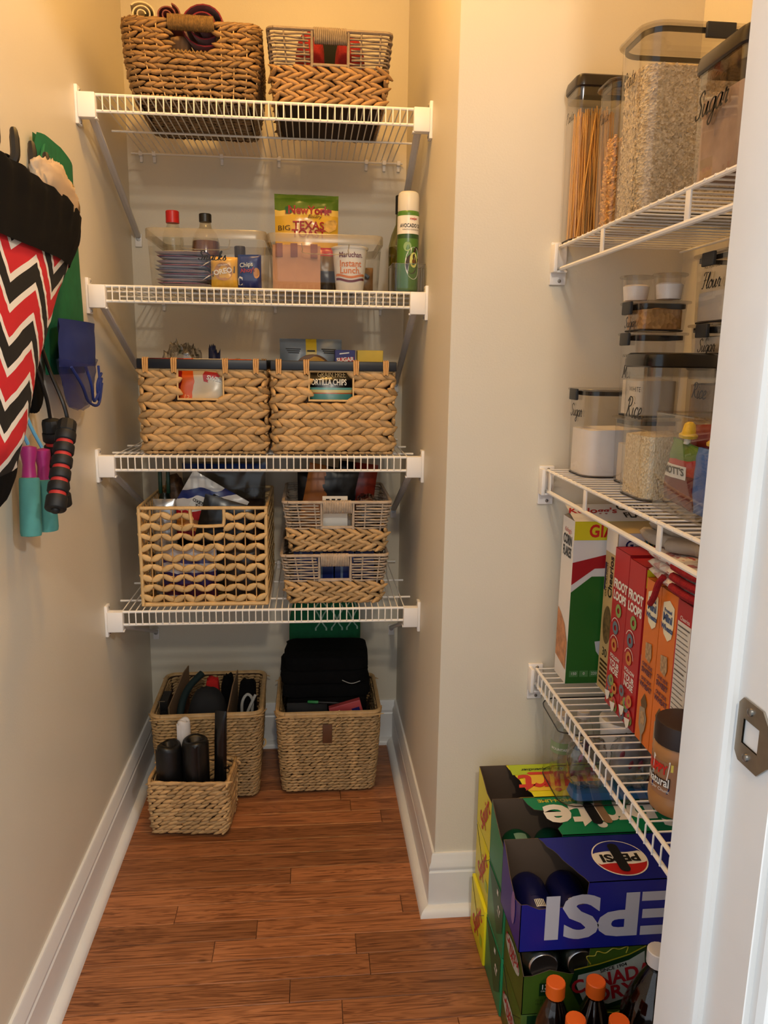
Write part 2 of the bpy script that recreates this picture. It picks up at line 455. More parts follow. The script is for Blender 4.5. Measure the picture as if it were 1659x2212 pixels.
# ---- baseboards: board + cap profile + quarter round shoe
def baseboard(name, p0, p1, nrm, mitre0=0, mitre1=0):
    p0, p1, n = Vector((*p0, 0)), Vector((*p1, 0)), Vector((*nrm, 0)); t = (p1-p0).normalized()
    def run(prof, nm, par):
        mb = MB(); k = len(prof)
        r0 = [p0-t*(mitre0*a)+n*a+Vector((0, 0, z)) for a, z in prof]; r1 = [p1+t*(mitre1*a)+n*a+Vector((0, 0, z)) for a, z in prof]
        mb.loft([r0, r1]); return mb.obj(nm, trim_m, par, ang=30)
    o = struct(run([(0, 0), (0.013, 0), (0.013, 0.098), (0.0105, 0.102), (0.0105, 0.104), (0.0125, 0.108), (0.0125, 0.113), (0.008, 0.122), (0.007, 0.137), (0.005, 0.141), (0, 0.141)], name, None))
    sh = [(0.0125, 0)]+[(0.013+0.019*cos(a), 0.019*sin(a)*1.05) for a in [k*pi/10 for k in range(6)]]+[(0.0125, 0.02)]
    run(sh, 'shoe_moulding', o)
    return o
baseboard('baseboard_left', (XL, YF1), (XL, YB), (1, 0), 0, -1)
baseboard('baseboard_back', (XL, YB), (XN, YB), (0, -1), -1, -1)
baseboard('baseboard_niche_right', (XN, YP), (XN, YB), (-1, 0), 1, -1)
baseboard('baseboard_pier', (XN, YP), (XR, YP), (0, -1), 1, -1)
baseboard('baseboard_right', (XR, YF1), (XR, YP), (-1, 0), 0, -1)

# ---- door jamb with stop, casing and strike plate
mb = MB(); mb.box((XD1+0.0195, (YF0+YF1)/2, ZC/2), (0.019, YF1-YF0+0.004, ZC))
jamb = struct(mb.obj('trim_door_jamb', trim_m, smooth=False))
mb = MB(); prof = [(XD1+0.011, YF1+0.001), (XD1, YF1+0.001), (XD1, 0.592), (XD1+0.0015, 0.588), (XD1+0.005, 0.5855), (XD1+0.011, 0.5855)]
mb.loft([[(x, y, 0) for x, y in prof], [(x, y, ZC) for x, y in prof]]); mb.obj('door_stop', trim_m, jamb, ang=25)
mb = MB(); prof = [(0.016, 0.0), (0.016, -0.010), (0.020, -0.0155), (0.03, -0.0165), (0.04, -0.0135), (0.047, -0.0175), (0.068, -0.019), (0.075, -0.016), (0.075, 0)]
mb.loft([[(XD1+x, YF0+y, 0) for x, y in prof], [(XD1+x, YF0+y, ZC) for x, y in prof]]); struct(mb.obj('trim_door_casing', trim_m, ang=20))
nickel = mat('satin_nickel', (0.66, 0.63, 0.58), 0.38, metal=1.0, var=0.08, nscale=60)
dark_hole = mat('recess_shade', (0.03, 0.03, 0.03), 0.9)  # flat black painted as the shade inside holes
steel = mat('screw_steel', (0.62, 0.62, 0.62), 0.35, metal=1.0)
# strike plate: plate with latch hole and lip bending round the jamb edge
zs = 0.901; x_s = XD1+0.0095
mb = MB(); t = 0.0016
def splate(y0, y1, z0, z1): mb.box((x_s-t/2+0.0008, (y0+y1)/2, (z0+z1)/2), (t, y1-y0, z1-z0))
outl = [(0.580, zs-0.022), (0.574, zs-0.0285), (0.546, zs-0.0285), (0.534, zs-0.016), (0.529, zs-0.012), (0.529, zs+0.012), (0.534, zs+0.016), (0.546, zs+0.0285), (0.574, zs+0.0285), (0.580, zs+0.022)]
hole = [(0.571, zs-0.011), (0.548, zs-0.011), (0.548, zs+0.011), (0.571, zs+0.011)]
for xx in (x_s, x_s-t):
    b0 = len(mb.v)
    mb.add([(xx, y, z) for y, z in outl]+[(xx, y, z) for y, z in hole], [(0, 1, 10), (1, 2, 11, 10), (2, 3, 11), (3, 4, 11), (4, 5, 12, 11), (5, 6, 12), (6, 7, 12), (7, 8, 13, 12), (8, 9, 13), (9, 0, 10, 13)])
mb.add([(xx, y, z) for xx in (x_s, x_s-t) for y, z in outl], [(i, (i+1) % 10, 10+(i+1) % 10, 10+i) for i in range(10)])
# curved lip
lp = [(x_s-t*0.5, 0.531), (x_s-t*0.4, 0.526), (x_s+0.002, 0.5215), (x_s+0.006, 0.5195)]
mb.loft([[(x, y, zs-0.013) for x, y in lp]+[(x+0.0013, y+0.0006, zs-0.013) for x, y in reversed(lp)], [(x, y, zs+0.013) for x, y in lp]+[(x+0.0013, y+0.0006, zs+0.013) for x, y in reversed(lp)]])
sp = mb.obj('strike_plate', nickel, jamb, smooth=False)
mb = MB(); mb.box((x_s+0.0012, 0.5595, zs), (0.0006, 0.022, 0.021)); mb.obj('latch_hole', dark_hole, sp, smooth=False)
for dz in (0.0205, -0.0205):
    mb = MB(); mb.lathe([(0.0001, 0.0022), (0.002, 0.0024), (0.0034, 0.0017), (0.0036, 0)], 12, (x_s-t, 0.562, zs+dz), rot=Matrix.Rotation(-pi/2, 3, 'Y')); mb.obj('screw', steel, sp)

# ================================================================ wire shelves
wire_w = mat('white_epoxy_wire', (0.93, 0.92, 0.90), 0.38)
wire_d = mat('white_plastic_bracket', (0.93, 0.92, 0.91), 0.4)
brace_m = mat('grey_white_brace', (0.78, 0.77, 0.77), 0.45)
def back_shelf(zd, label, clips, brace=True):
    root = thing('wire_shelf', label, 'shelf', (0, YB, zd))
    x0, x1 = XL+0.012, XN-0.012; yf = 1.805-YB; yb = -0.012
    for nm, yy_, zz, r_ in (('front_rail', yf, 0, 0.0033), ('lip_rail', yf, -0.032, 0.0033), ('cross_rail', yf+0.10, -0.0035, 0.0026), ('cross_rail', yf+0.255, -0.0035, 0.0026), ('back_rail', yb, -0.0035, 0.0026)):
        mb = MB(); mb.tube([(x0, yy_, zz), (x1, yy_, zz)], r_, 8); mb.obj(nm, wire_w, root)
    mb = MB(); r_ = 0.0015
    mb.tube([(0, yb, 0), (0, yf+0.004, 0.0005), (0, yf-0.0015, -0.0005), (0, yf-0.0038, -0.004), (0, yf-0.0040, -0.034)], r_, 6)
    wm = mb.mesh('wire', wire_w)
    n = 44
    for i in range(n):
        o = mobj('wire', wm, root); o.location = (XL+0.040+(XN-XL-0.080)*i/(n-1), 0, 0.0015)
    for s_, xw in ((1, XL), (-1, XN)):
        mb = MB()
        mb.rbox((xw+s_*0.0035, yf+0.004, -0.0215), (0.007, 0.027, 0.0768), 0.0012)
        mb.rbox((xw+s_*0.024, yf-0.001, -0.0225), (0.036, 0.022, 0.050), 0.0018)
        mb.rbox((xw+s_*0.041, yf+0.001, -0.0225-0.0245), (0.006, 0.016, 0.004), 0.0008)
        br = mb.obj('end_bracket', wire_d, root)
        for dz in (0.0315, -0.0325):
            mb = MB(); mb.lathe([(0.0001, 0.0026), (0.0022, 0.0022), (0.0034, 0.0)], 10, (xw+s_*0.0068, yf+0.006, -0.0215+dz), rot=Matrix.Rotation(s_*pi/2, 3, 'Y')); mb.obj('screw', steel, br)
        if brace:
            xb = xw+s_*0.030
            mb = MB(); a = Vector((xb, yf+0.012, -0.040)); b = Vector((xb-s_*0.010, -0.014, -0.214)); d = (b-a)
            ring = lambda p: [p+Vector((-0.008, 0, 0.003)), p+Vector((-0.008, 0, -0.003)), p+Vector((-0.004, 0, -0.006)), p+Vector((0.004, 0, -0.006)), p+Vector((0.008, 0, -0.003)), p+Vector((0.008, 0, 0.003)), p+Vector((0.004, 0, 0.0005)), p+Vector((-0.004, 0, 0.0005))]
            mb.loft([ring(a+Vector((0, -0.004, 0.012))), ring(a), ring(a+d*0.93), ring(b)])
            bo = mb.obj('support_brace', brace_m, root, ang=25)
            mb = MB(); mb.rbox((b.x, -0.0035, b.z-0.012), (0.018, 0.007, 0.034), 0.001); mb.obj('brace_foot', wire_d, bo)
            mb = MB(); mb.lathe([(0.0001, 0.003), (0.003, 0.003), (0.0035, 0.0012), (0.0065, 0.001), (0.0068, 0)], 14, (b.x, -0.007, b.z-0.008), rot=Matrix.Rotation(pi/2, 3, 'X')); mb.obj('screw', steel, bo)
    for cxp in clips:
        mb = MB(); mb.rbox((cxp, -0.008, -0.003), (0.010, 0.016, 0.012), 0.0012); mb.rbox((cxp, -0.0035, -0.014), (0.008, 0.007, 0.020), 0.001)
        c = mb.obj('wall_clip', wire_d, root)
    return root
Z1, Z2, Z3, Z4 = 1.746, 1.357, 0.979, 0.604
back_shelf(Z1, 'white wire shelf in the niche carrying the two topmost woven baskets', (-0.455, -0.42, -0.24, -0.085, 0.155, 0.205, 0.245))
back_shelf(Z2, 'white wire shelf in the niche carrying clear bins and a spray can', (-0.41, -0.1, 0.2))
back_shelf(Z3, 'white wire shelf in the niche carrying two baskets with navy rails', (-0.41, -0.1, 0.2))
back_shelf(Z4, 'white wire shelf in the niche carrying an open weave basket', (-0.41, -0.1, 0.2))

def side_shelf(zd, label, lip):
    root = thing('wire_shelf', label, 'shelf', (0.472, 0, zd))
    ya, yb = YF1+0.012, YP-0.012; wx = XR-0.472
    mb = MB(); mb.tube([(0, ya, 0), (0, yb, 0)], 0.0034, 8); mb.obj('front_rail', wire_w, root)
    mb = MB(); zr = -0.032 if lip else -0.041
    mb.tube([(0, ya, zr), (0, yb, zr)], 0.0034 if lip else 0.0042, 8); mb.obj('lip_rail', wire_w, root)
    for xx in (wx*0.42, wx-0.012):
        mb = MB(); mb.tube([(xx, ya, -0.0035), (xx, yb, -0.0035)], 0.0026, 8); mb.obj('cross_rail', wire_w, root)
    mb = MB()
    if lip: P = [(wx-0.006, 0, 0), (0.004, 0, 0.0005), (-0.0015, 0, -0.0005), (-0.0038, 0, -0.004), (-0.004, 0, -0.034)]
    else: P = [(wx-0.006, 0, 0), (0.002, 0, 0.0008), (-0.003, 0, 0.0002), (-0.0036, 0, -0.002)]
    mb.tube(P, 0.0015, 6); wm = mb.mesh('wire', wire_w)
    yy_ = YP-0.016
    while yy_ > ya:
        o = mobj('wire', wm, root); o.location = (0, yy_, 0.0015); yy_ -= 0.0248
    if not lip:
        for yt in (YP-0.032, 1.264, 0.975, 0.69):
            if zd > 1.2 and yt > 1.3: continue
            mb = MB(); mb.rbox((-0.001, yt, -0.0205), (0.003, 0.013, 0.046), 0.0007); mb.obj('rail_tie', wire_w, root)
    mb = MB(); yp_ = YP-0.0035
    mb.rbox((0.0, yp_, -0.03), (0.031, 0.007, 0.078), 0.0012)
    mb.rbox((-0.012, YP-0.016, -0.0215), (0.007, 0.024, 0.052), 0.0015); mb.rbox((0.0, YP-0.014, -0.046), (0.024, 0.02, 0.004), 0.001)
    br = mb.obj('end_bracket', wire_d, root)
    for dz in (0.002, -0.062):
        mb = MB(); mb.lathe([(0.0001, 0.0026), (0.0024, 0.0022), (0.0036, 0)], 10, (0.003, YP-0.007, dz), rot=Matrix.Rotation(pi/2, 3, 'X')); mb.obj('screw', steel, br)
    return root
R1, R2, R3 = 1.421, 0.993, 0.571
side_shelf(R1, 'white wire shelf on the right wall carrying spaghetti and oat canisters', False)
side_shelf(R2, 'white wire shelf on the right wall carrying sugar and rice canisters', False)
side_shelf(R3, 'white wire shelf on the right wall carrying the cereal boxes', True)
# ================================================================ woven baskets
hya = mat('water_hyacinth', (0.745, 0.605, 0.415), 0.55, var=0.16, nscale=60, island=0.20, bump=0.25, bscale=350, stretch=(1, 1, 2.2))
hya_l = mat('pale_hyacinth', (0.84, 0.705, 0.49), 0.5, var=0.12, nscale=50, island=0.16, bump=0.25, bscale=350)
hya_d = mat('brown_hyacinth', (0.55, 0.425, 0.27), 0.55, var=0.18, nscale=60, island=0.22, bump=0.25, bscale=350)
wick = mat('twisted_rush', (0.70, 0.57, 0.39), 0.55, var=0.15, nscale=70, island=0.24, bump=0.2, bscale=400)
wick_rim = mat('rush_rim', (0.77, 0.63, 0.43), 0.5, var=0.15, nscale=60, island=0.15, bump=0.2, bscale=300)
liner_m = mat('basket_inner_shadow_brown', (0.22, 0.14, 0.075), 0.85)  # dark brown painted as the shade between the strands
gcord = mat('grey_paper_cord', (0.70, 0.63, 0.555), 0.7, var=0.14, nscale=90, island=0.12, bump=0.3, bscale=500)
sea = mat('seagrass_wrap', (0.47, 0.36, 0.20), 0.65, var=0.3, nscale=160, island=0.2)
navy = mat('navy_wood_rail', (0.075, 0.09, 0.13), 0.4)
cane = mat('cane_tie', (0.80, 0.62, 0.38), 0.45, island=0.12)
UP = Vector((0, 0, 1))

class Peri:
    """walks round a rounded rectangle, starting on the front (-y) face at its left end"""
    def __init__(s, wx, wy, r):
        s.wx, s.wy, s.r = wx, wy, r
        a, b, c = wx-2*r, wy-2*r, pi*r/2
        s.seg = [a, c, b, c, a, c, b, c]; s.L = sum(s.seg)
    def at(s, d):
        d %= s.L; wx, wy, r = s.wx/2, s.wy/2, s.r
        st = [(-wx+r, -wy, 1, 0), None, (wx, -wy+r, 0, 1), None, (wx-r, wy, -1, 0), None, (-wx, wy-r, 0, -1), None]
        cc = {1: (wx-r, -wy+r, -pi/2), 3: (wx-r, wy-r, 0), 5: (-wx+r, wy-r, pi/2), 7: (-wx+r, -wy+r, pi)}
        for i, l in enumerate(s.seg):
            if d <= l or i == 7:
                if i in cc:
                    cx, cy, a0 = cc[i]; a = a0+d/r
                    return Vector((cx+r*cos(a), cy+r*sin(a), 0)), Vector((-sin(a), cos(a), 0)), Vector((cos(a), sin(a), 0)), i
                x, y, tx, ty = st[i]
                return Vector((x+tx*d, y+ty*d, 0)), Vector((tx, ty, 0)), Vector((ty, -tx, 0)), i
            d -= l

def size_fn(wx0, wy0, wx1, wy1, h, belly=0.0):
    def f(z):
        k = z/h; b = belly*sin(pi*min(max(k, 0), 1))
        return wx0+(wx1-wx0)*k+b, wy0+(wy1-wy0)*k+b
    return f

def in_cut(p, n, z, cut):
    return cut and abs(n.y) > 0.8 and abs(p.x-cut[0]) < cut[1] and cut[2] < z < cut[3]

def row_lobes(mb, z, sz, r, pitch, L, W, T, slant, off, rd, cut=None, jit=0.12, phase=0.0, dz=0.0):
    P = Peri(*sz(z), r); n = max(8, int(round(P.L/pitch)))
    for k in range(n):
        d = (k+phase+rd.uniform(-jit, jit)*0.5)*P.L/n
        p, t, nr, i = P.at(d)
        if in_cut(p, nr, z, cut): continue
        a = slant+rd.uniform(-jit, jit)*0.6
        tt = t*cos(a)+UP*sin(a)
        l = L*rd.uniform(0.9, 1.12)
        mb.lobe(p+nr*(off+rd.uniform(-0.0006, 0.0008))+UP*(z+dz+rd.uniform(-1, 1)*W*0.06), tt, nr, l, W*rd.uniform(0.88, 1.1), T)

def row_tube(mb, z, sz, r, rad, off=0.0, cut=None, wave=0.0, period=0.03, phase=0.0, n=5, step=0.008):
    P = Peri(*sz(z), r); m = int(P.L/step); runs = [[]]
    for k in range(m+1):
        d = P.L*k/m; p, t, nr, i = P.at(d)
        if in_cut(p, nr, z, cut):
            if runs[-1]: runs.append([])
            continue
        o = off+wave*sin(2*pi*d/period+phase)
        runs[-1].append(p+nr*o+UP*z)
    for R in runs:
        if len(R) > 1: mb.tube(R, rad, n)

def liner(sz, h, r, th, root, cut=None, m=None, z0=0.0, ztop=None, floor_=True):
    """backing inside the weave, coloured dark as the shade in its gaps, with handle holes"""
    mb = MB(); ztop = ztop or h
    zs_ = sorted(set([z0, ztop]+([max(z0, min(cut[2], ztop)), max(z0, min(cut[3], ztop))] if cut else [])))
    P0 = None
    for za, zb in zip(zs_, zs_[1:]):
        A = Peri(sz(za)[0]-2*th, sz(za)[1]-2*th, r); B = Peri(sz(zb)[0]-2*th, sz(zb)[1]-2*th, r)
        n = 72; va = [A.at(A.L*k/n)[0]+UP*za for k in range(n)]; vb = [B.at(B.L*k/n)[0]+UP*zb for k in range(n)]
        fs = []
        for k in range(n):
            q = (k+1) % n; mid = (va[k]+va[q])/2; nn = A.at(A.L*(k+0.5)/n)[2]
            if cut and in_cut(mid, nn, (za+zb)/2, cut): continue
            fs.append((k, q, n+q, n+k))
        mb.add(va+vb, fs)
    if floor_:
        A = Peri(sz(z0)[0]-2*th, sz(z0)[1]-2*th, r); n = 32
        mb.add([A.at(A.L*k/n)[0]+UP*(z0+0.004) for k in range(n)], [tuple(range(n))])
    return mb.obj('shade_backing', m or liner_m, root)

def braid_basket_rows(root, sz, h, r, rows, z_lo, z_hi, m, rd, cut=None, big=1.0, name='braid_row'):
    """herringbone plaits: each plait is two facing half rows of leaves"""
    rh = (z_hi-z_lo)/rows
    for k in range(rows):
        z = z_lo+(k+0.5)*rh; mb = MB()
        ph = rd.random()
        row_lobes(mb, z, sz, r, 0.0225*big, 0.038*big, rh*0.55, 0.0115, -0.40, 0.001, rd, cut, phase=ph, dz=rh*0.24)
        row_lobes(mb, z, sz, r, 0.0225*big, 0.038*big, rh*0.55, 0.0115, 0.40, 0.001, rd, cut, phase=ph+0.5, dz=-rh*0.24)
        obj_lr(mb, name, m, root, cut[0] if cut else 0, bool(cut) and cut[2] < z < cut[3])

def obj_lr(mb, name, m, root, cx, split):
    """one object, or a left and a right piece where a window interrupts the row"""
    if not split: return mb.obj(name, m, root, ang=180)
    for sg in (-1, 1):
        q = MB(); mp = {}
        for f in mb.f:
            if (mb.v[f[0]][0] < cx) == (sg < 0):
                for i in f:
                    if i not in mp: mp[i] = len(q.v); q.v.append(mb.v[i])
                q.f.append(tuple(mp[i] for i in f)); q.mi.append(0)
        if q.f: q.obj(name, m, root, ang=180)

def coil(cx, cy, zc, x0, x1, turns, ry, rz, rad, s_=1):
    n = turns*10
    mb = MB(); mb.tube([(x0+(x1-x0)*k/n, cy+ry*cos(2*pi*k/10), zc+rz*sin(2*pi*k/10)) for k in range(n+1)], rad, 5)
    return mb

def foot_row(root, sz, r, m, rd, z=0.004):
    mb = MB(); row_lobes(mb, z, sz, r, 0.014, 0.017, 0.009, 0.008, 0.0, -0.001, rd); mb.obj('base_row', m, root, ang=180)

# ---- C: hyacinth baskets with navy rails
def rail_basket():
    rd = random.Random(11)
    w, d, h = 0.283, 0.30, 0.196
    root = thing('hyacinth_basket', 'plaited tan basket with navy rail, an orange bread bag behind its window', 'basket', (-0.2485, 1.98, Z3+0.003), 0.0, 'plaited baskets with navy wooden rails')
    sz = size_fn(w, d, w, d, h)
    cut = (-0.006, 0.050, 0.128, 0.205)
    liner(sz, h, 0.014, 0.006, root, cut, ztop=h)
    braid_basket_rows(root, sz, h, 0.014, 5, 0.010, h, hya, rd, cut, 1.15)
    foot_row(root, sz, 0.014, hya, rd)
    # corded frame round the windows and top edge
    for s_ in (-1, 1):
        y = s_*(d/2+0.002)
        mb = MB()
        pts = [(cut[0]-cut[1]-0.002, y, h), (cut[0]-cut[1]-0.002, y, cut[2]), (cut[0]+cut[1]+0.002, y, cut[2]), (cut[0]+cut[1]+0.002, y, h)]
        mb.tube(pts, 0.003, 6); mb.obj('window_cord', hya_l, root)
    mb = MB(); row_tube(mb, h+0.001, sz, 0.014, 0.0042, 0.0, n=6); mb.obj('rim_cord', hya_l, root)
    for (cx, cy, lx, ly) in ((0, -d/2-0.002, w+0.012, 0.014), (0, d/2+0.002, w+0.012, 0.014), (-w/2+0.002, 0, 0.012, d-0.012), (w/2-0.002, 0, 0.012, d-0.012)):
        mb = MB(); mb.rbox((cx, cy, h+0.0125), (lx, ly, 0.022), 0.0022); rl = mb.obj('rail', navy, root)
        if lx > ly:
            for xx in (-0.128, -0.064, 0.052, 0.122):
                for q in (-0.0048, 0, 0.0048):
                    mb = MB(); rr = 0.0022
                    lo = h-0.006-abs(q)*0.4
                    mb.tube([(cx+xx+q*0.8, cy-ly/2-0.0012, lo), (cx+xx+q, cy-ly/2-0.0018, h+0.012), (cx+xx+q, cy-ly/2-0.001, h+0.0235), (cx+xx+q, cy, h+0.0252), (cx+xx+q, cy+ly/2+0.001, h+0.0235), (cx+xx+q*0.8, cy+ly/2+0.0012, lo)], rr, 6)
                    mb.obj('cane_tie', cane, rl)
    return root
bc = rail_basket()
bc2 = dup(bc, (0.0535, 1.98, Z3+0.003), label='plaited tan basket with navy rail, a black chip bag behind its window')

# ---- B: grey cord over hyacinth, with a wrapped handle
def cord_basket(w0, w1, d0, d1, h, zsplit, rows, loc, label, group=None, big=1.15, name='cord_basket', hm=None, gm=None):
    hm = hm or hya; gm = gm or gcord
    rd = random.Random(int(h*1000)+rows)
    root = thing(name, label, 'basket', loc, 0.0, group)
    sz = size_fn(w0, d0, w1, d1, h); r = 0.012
    cw = 0.038*w1/0.265
    cut = (0.0, cw, zsplit+0.006, h+0.02); cutl = (0.0, cw, zsplit+0.006, h-0.026)
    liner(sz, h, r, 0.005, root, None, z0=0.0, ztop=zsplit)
    braid_basket_rows(root, sz, h, r, rows, 0.006, zsplit, hm, rd, None, big)
    foot_row(root, sz, r, hm, rd)
    # upright stakes
    P = Peri(*sz(zsplit), r); n = 26
    for k in range(n):
        f = (k+0.5)/n; a, _, nr, _ = Peri(*sz(zsplit*0.9), r).at(Peri(*sz(zsplit*0.9), r).L*f); b, _, _, _ = Peri(*sz(h), r).at(Peri(*sz(h), r).L*f)
        if in_cut(b, nr, h*0.8, (0, cw*0.98, 0, 9)): continue
        mb = MB(); mb.tube([a+UP*zsplit*0.9, b+UP*h], 0.0021, 5); mb.obj('stake', gm, root)
    nr_ = max(6, int((h-0.008-zsplit)/0.0062))
    for k in range(nr_):
        z = zsplit+0.003+(h-0.012-zsplit)*k/(nr_-1); mb = MB()
        row_tube(mb, z, sz, r, 0.0023, 0.0, cut, wave=0.0032, period=P.L/13, phase=pi*(k % 2)+rd.uniform(-.3, .3), n=5, step=0.009)
        obj_lr(mb, 'cord_row', gm, root, 0, cut[2] < z < cut[3])
    mb = MB(); row_tube(mb, h, sz, r, 0.0042, n=7); mb.obj('rim', gm, root)
    for s_ in (-1, 1):
        yb_ = lambda z: s_*sz(z)[1]/2
        mb = MB()
        for sx in (-1, 1):
            mb.tube([(sx*(cw+0.001), yb_(zsplit), zsplit), (sx*(cw+0.001), yb_(h), h)], 0.0034, 6)
        mb.tube([(-cw, yb_(cut[2]), cut[2]-0.001), (cw, yb_(cut[2]), cut[2]-0.001)], 0.0034, 6)
        mb.obj('handle_frame', gm, root)
        zc = h-0.011; mb = coil(0, yb_(zc), zc, -cw+0.003, cw-0.003, 17, 0.0062, 0.0155, 0.0023)
        mb.obj('handle_wrap', gm, root, ang=180)
    return root
cord_basket(0.235, 0.268, 0.27, 0.29, 0.150, 0.078, 3, (0.044, 1.965, Z1+0.003), 'grey cord and hyacinth basket with dark red cloth behind its handle hole', hm=mat('shaded_hyacinth', (0.62, 0.475, 0.30), 0.55, var=0.18, nscale=60, island=0.22, bump=0.25, bscale=350), gm=mat('shaded_grey_cord', (0.56, 0.50, 0.44), 0.7, var=0.14, nscale=90, island=0.12, bump=0.3, bscale=500))  # hyacinth and cord darkened here to paint the dimmer light on this basket
b_top = cord_basket(0.222, 0.262, 0.26, 0.29, 0.126, 0.058, 2, (0.0575, 1.972, Z4+0.003), 'small grey cord basket resting on the wire shelf, holding blue packets', 'small stacked grey cord baskets', 1.25)
dup(b_top, (0.063, 1.968, Z4+0.003+0.1335), 0.0, 'small grey cord basket stacked on top of another, holding dark pouches')

# ---- A: big rounded basket of loose rush with a seagrass handle
def rush_basket():
    rd = random.Random(5)
    h = 0.148; root = thing('rush_basket', 'large brown rush basket with wrapped handle and rolled scarves', 'basket', (-0.255, 1.985, Z1+0.003), 0.03)
    sz = size_fn(0.248, 0.30, 0.285, 0.33, h, 0.012); r = 0.03
    cut = (0.0, 0.046, 0.092, 0.17)
    liner(sz, h, r, 0.005, root, cut)
    rows = 12; rh = (h-0.012)/rows
    for k in range(rows):
        z = 0.012+(k+0.5)*rh; mb = MB()
        row_lobes(mb, z, sz, r, 0.021, 0.031, rh*1.05, 0.0105, 0.22*(1 if k % 2 else -1), 0.001+0.001*(k % 2), rd, cut, jit=0.3, phase=0.5*(k % 2))
        obj_lr(mb, 'rush_row', hya_d, root, 0, cut[2] < z < cut[3])
    n = 44
    for k in range(n):
        pts = []
        for z in (0.008, h*0.33, h*0.66, h):
            Q = Peri(*sz(z), r); p, _, nr, _ = Q.at(Q.L*(k+.5)/n)
            if in_cut(p, nr, z, cut): break
            pts.append(p+nr*0.0035+UP*z)
        if len(pts) > 1:
            mb = MB(); mb.tube(pts, 0.0014, 5); mb.obj('stake', hya_l, root)
    mb = MB(); row_lobes(mb, h+0.002, sz, r, 0.014, 0.036, 0.009, 0.009, 0.22, 0.001, rd, (0, 0.046, 0, 9)); row_lobes(mb, h+0.005, sz, r, 0.014, 0.036, 0.009, 0.008, 0.2, -0.003, rd, (0, 0.046, 0, 9)); obj_lr(mb, 'rim', hya_d, root, 0, True)
    mb = MB(); row_lobes(mb, 0.006, sz, r, 0.0095, 0.012, 0.013, 0.011, 1.3, 0.0, rd); mb.obj('base_row', hya_d, root, ang=180)
    # braided floor of the basket seen through the shelf
    mb = MB()
    for k in range(13):
        y = -0.135+0.27*k/12
        for q in range(11):
            mb.lobe((-0.105+0.021*q+rd.uniform(-.003, .003), y, 0.003), Vector((cos(.3), sin(.3)*(1 if k % 2 else -1), 0)), Vector((0, 0, -1)), 0.026, 0.021, 0.006)
    mb.obj('woven_base', hya_d, root, ang=180)
    for s_ in (-1, 1):
        yt = s_*(sz(h)[1]/2+0.001); mb = coil(0, yt, h+0.001, -0.048, 0.048, 32, 0.0095, 0.0145, 0.0018)
        mb.obj('handle_wrap', sea, root, ang=180)
        mb = MB(); yb_ = s_*(sz(0.1)[1]/2+0.002)
        for k in range(26):
            x = -0.05+0.1*k/25; mb.lobe((x, yb_, 0.092+rd.uniform(-.001, .001)), Vector((0.5*(1 if k % 2 else -1), 0, 0.86)), Vector((0, s_, 0)), 0.011, 0.0055, 0.006)
        mb.obj('handle_binding', sea, root, ang=180)
    return root
rush_basket()

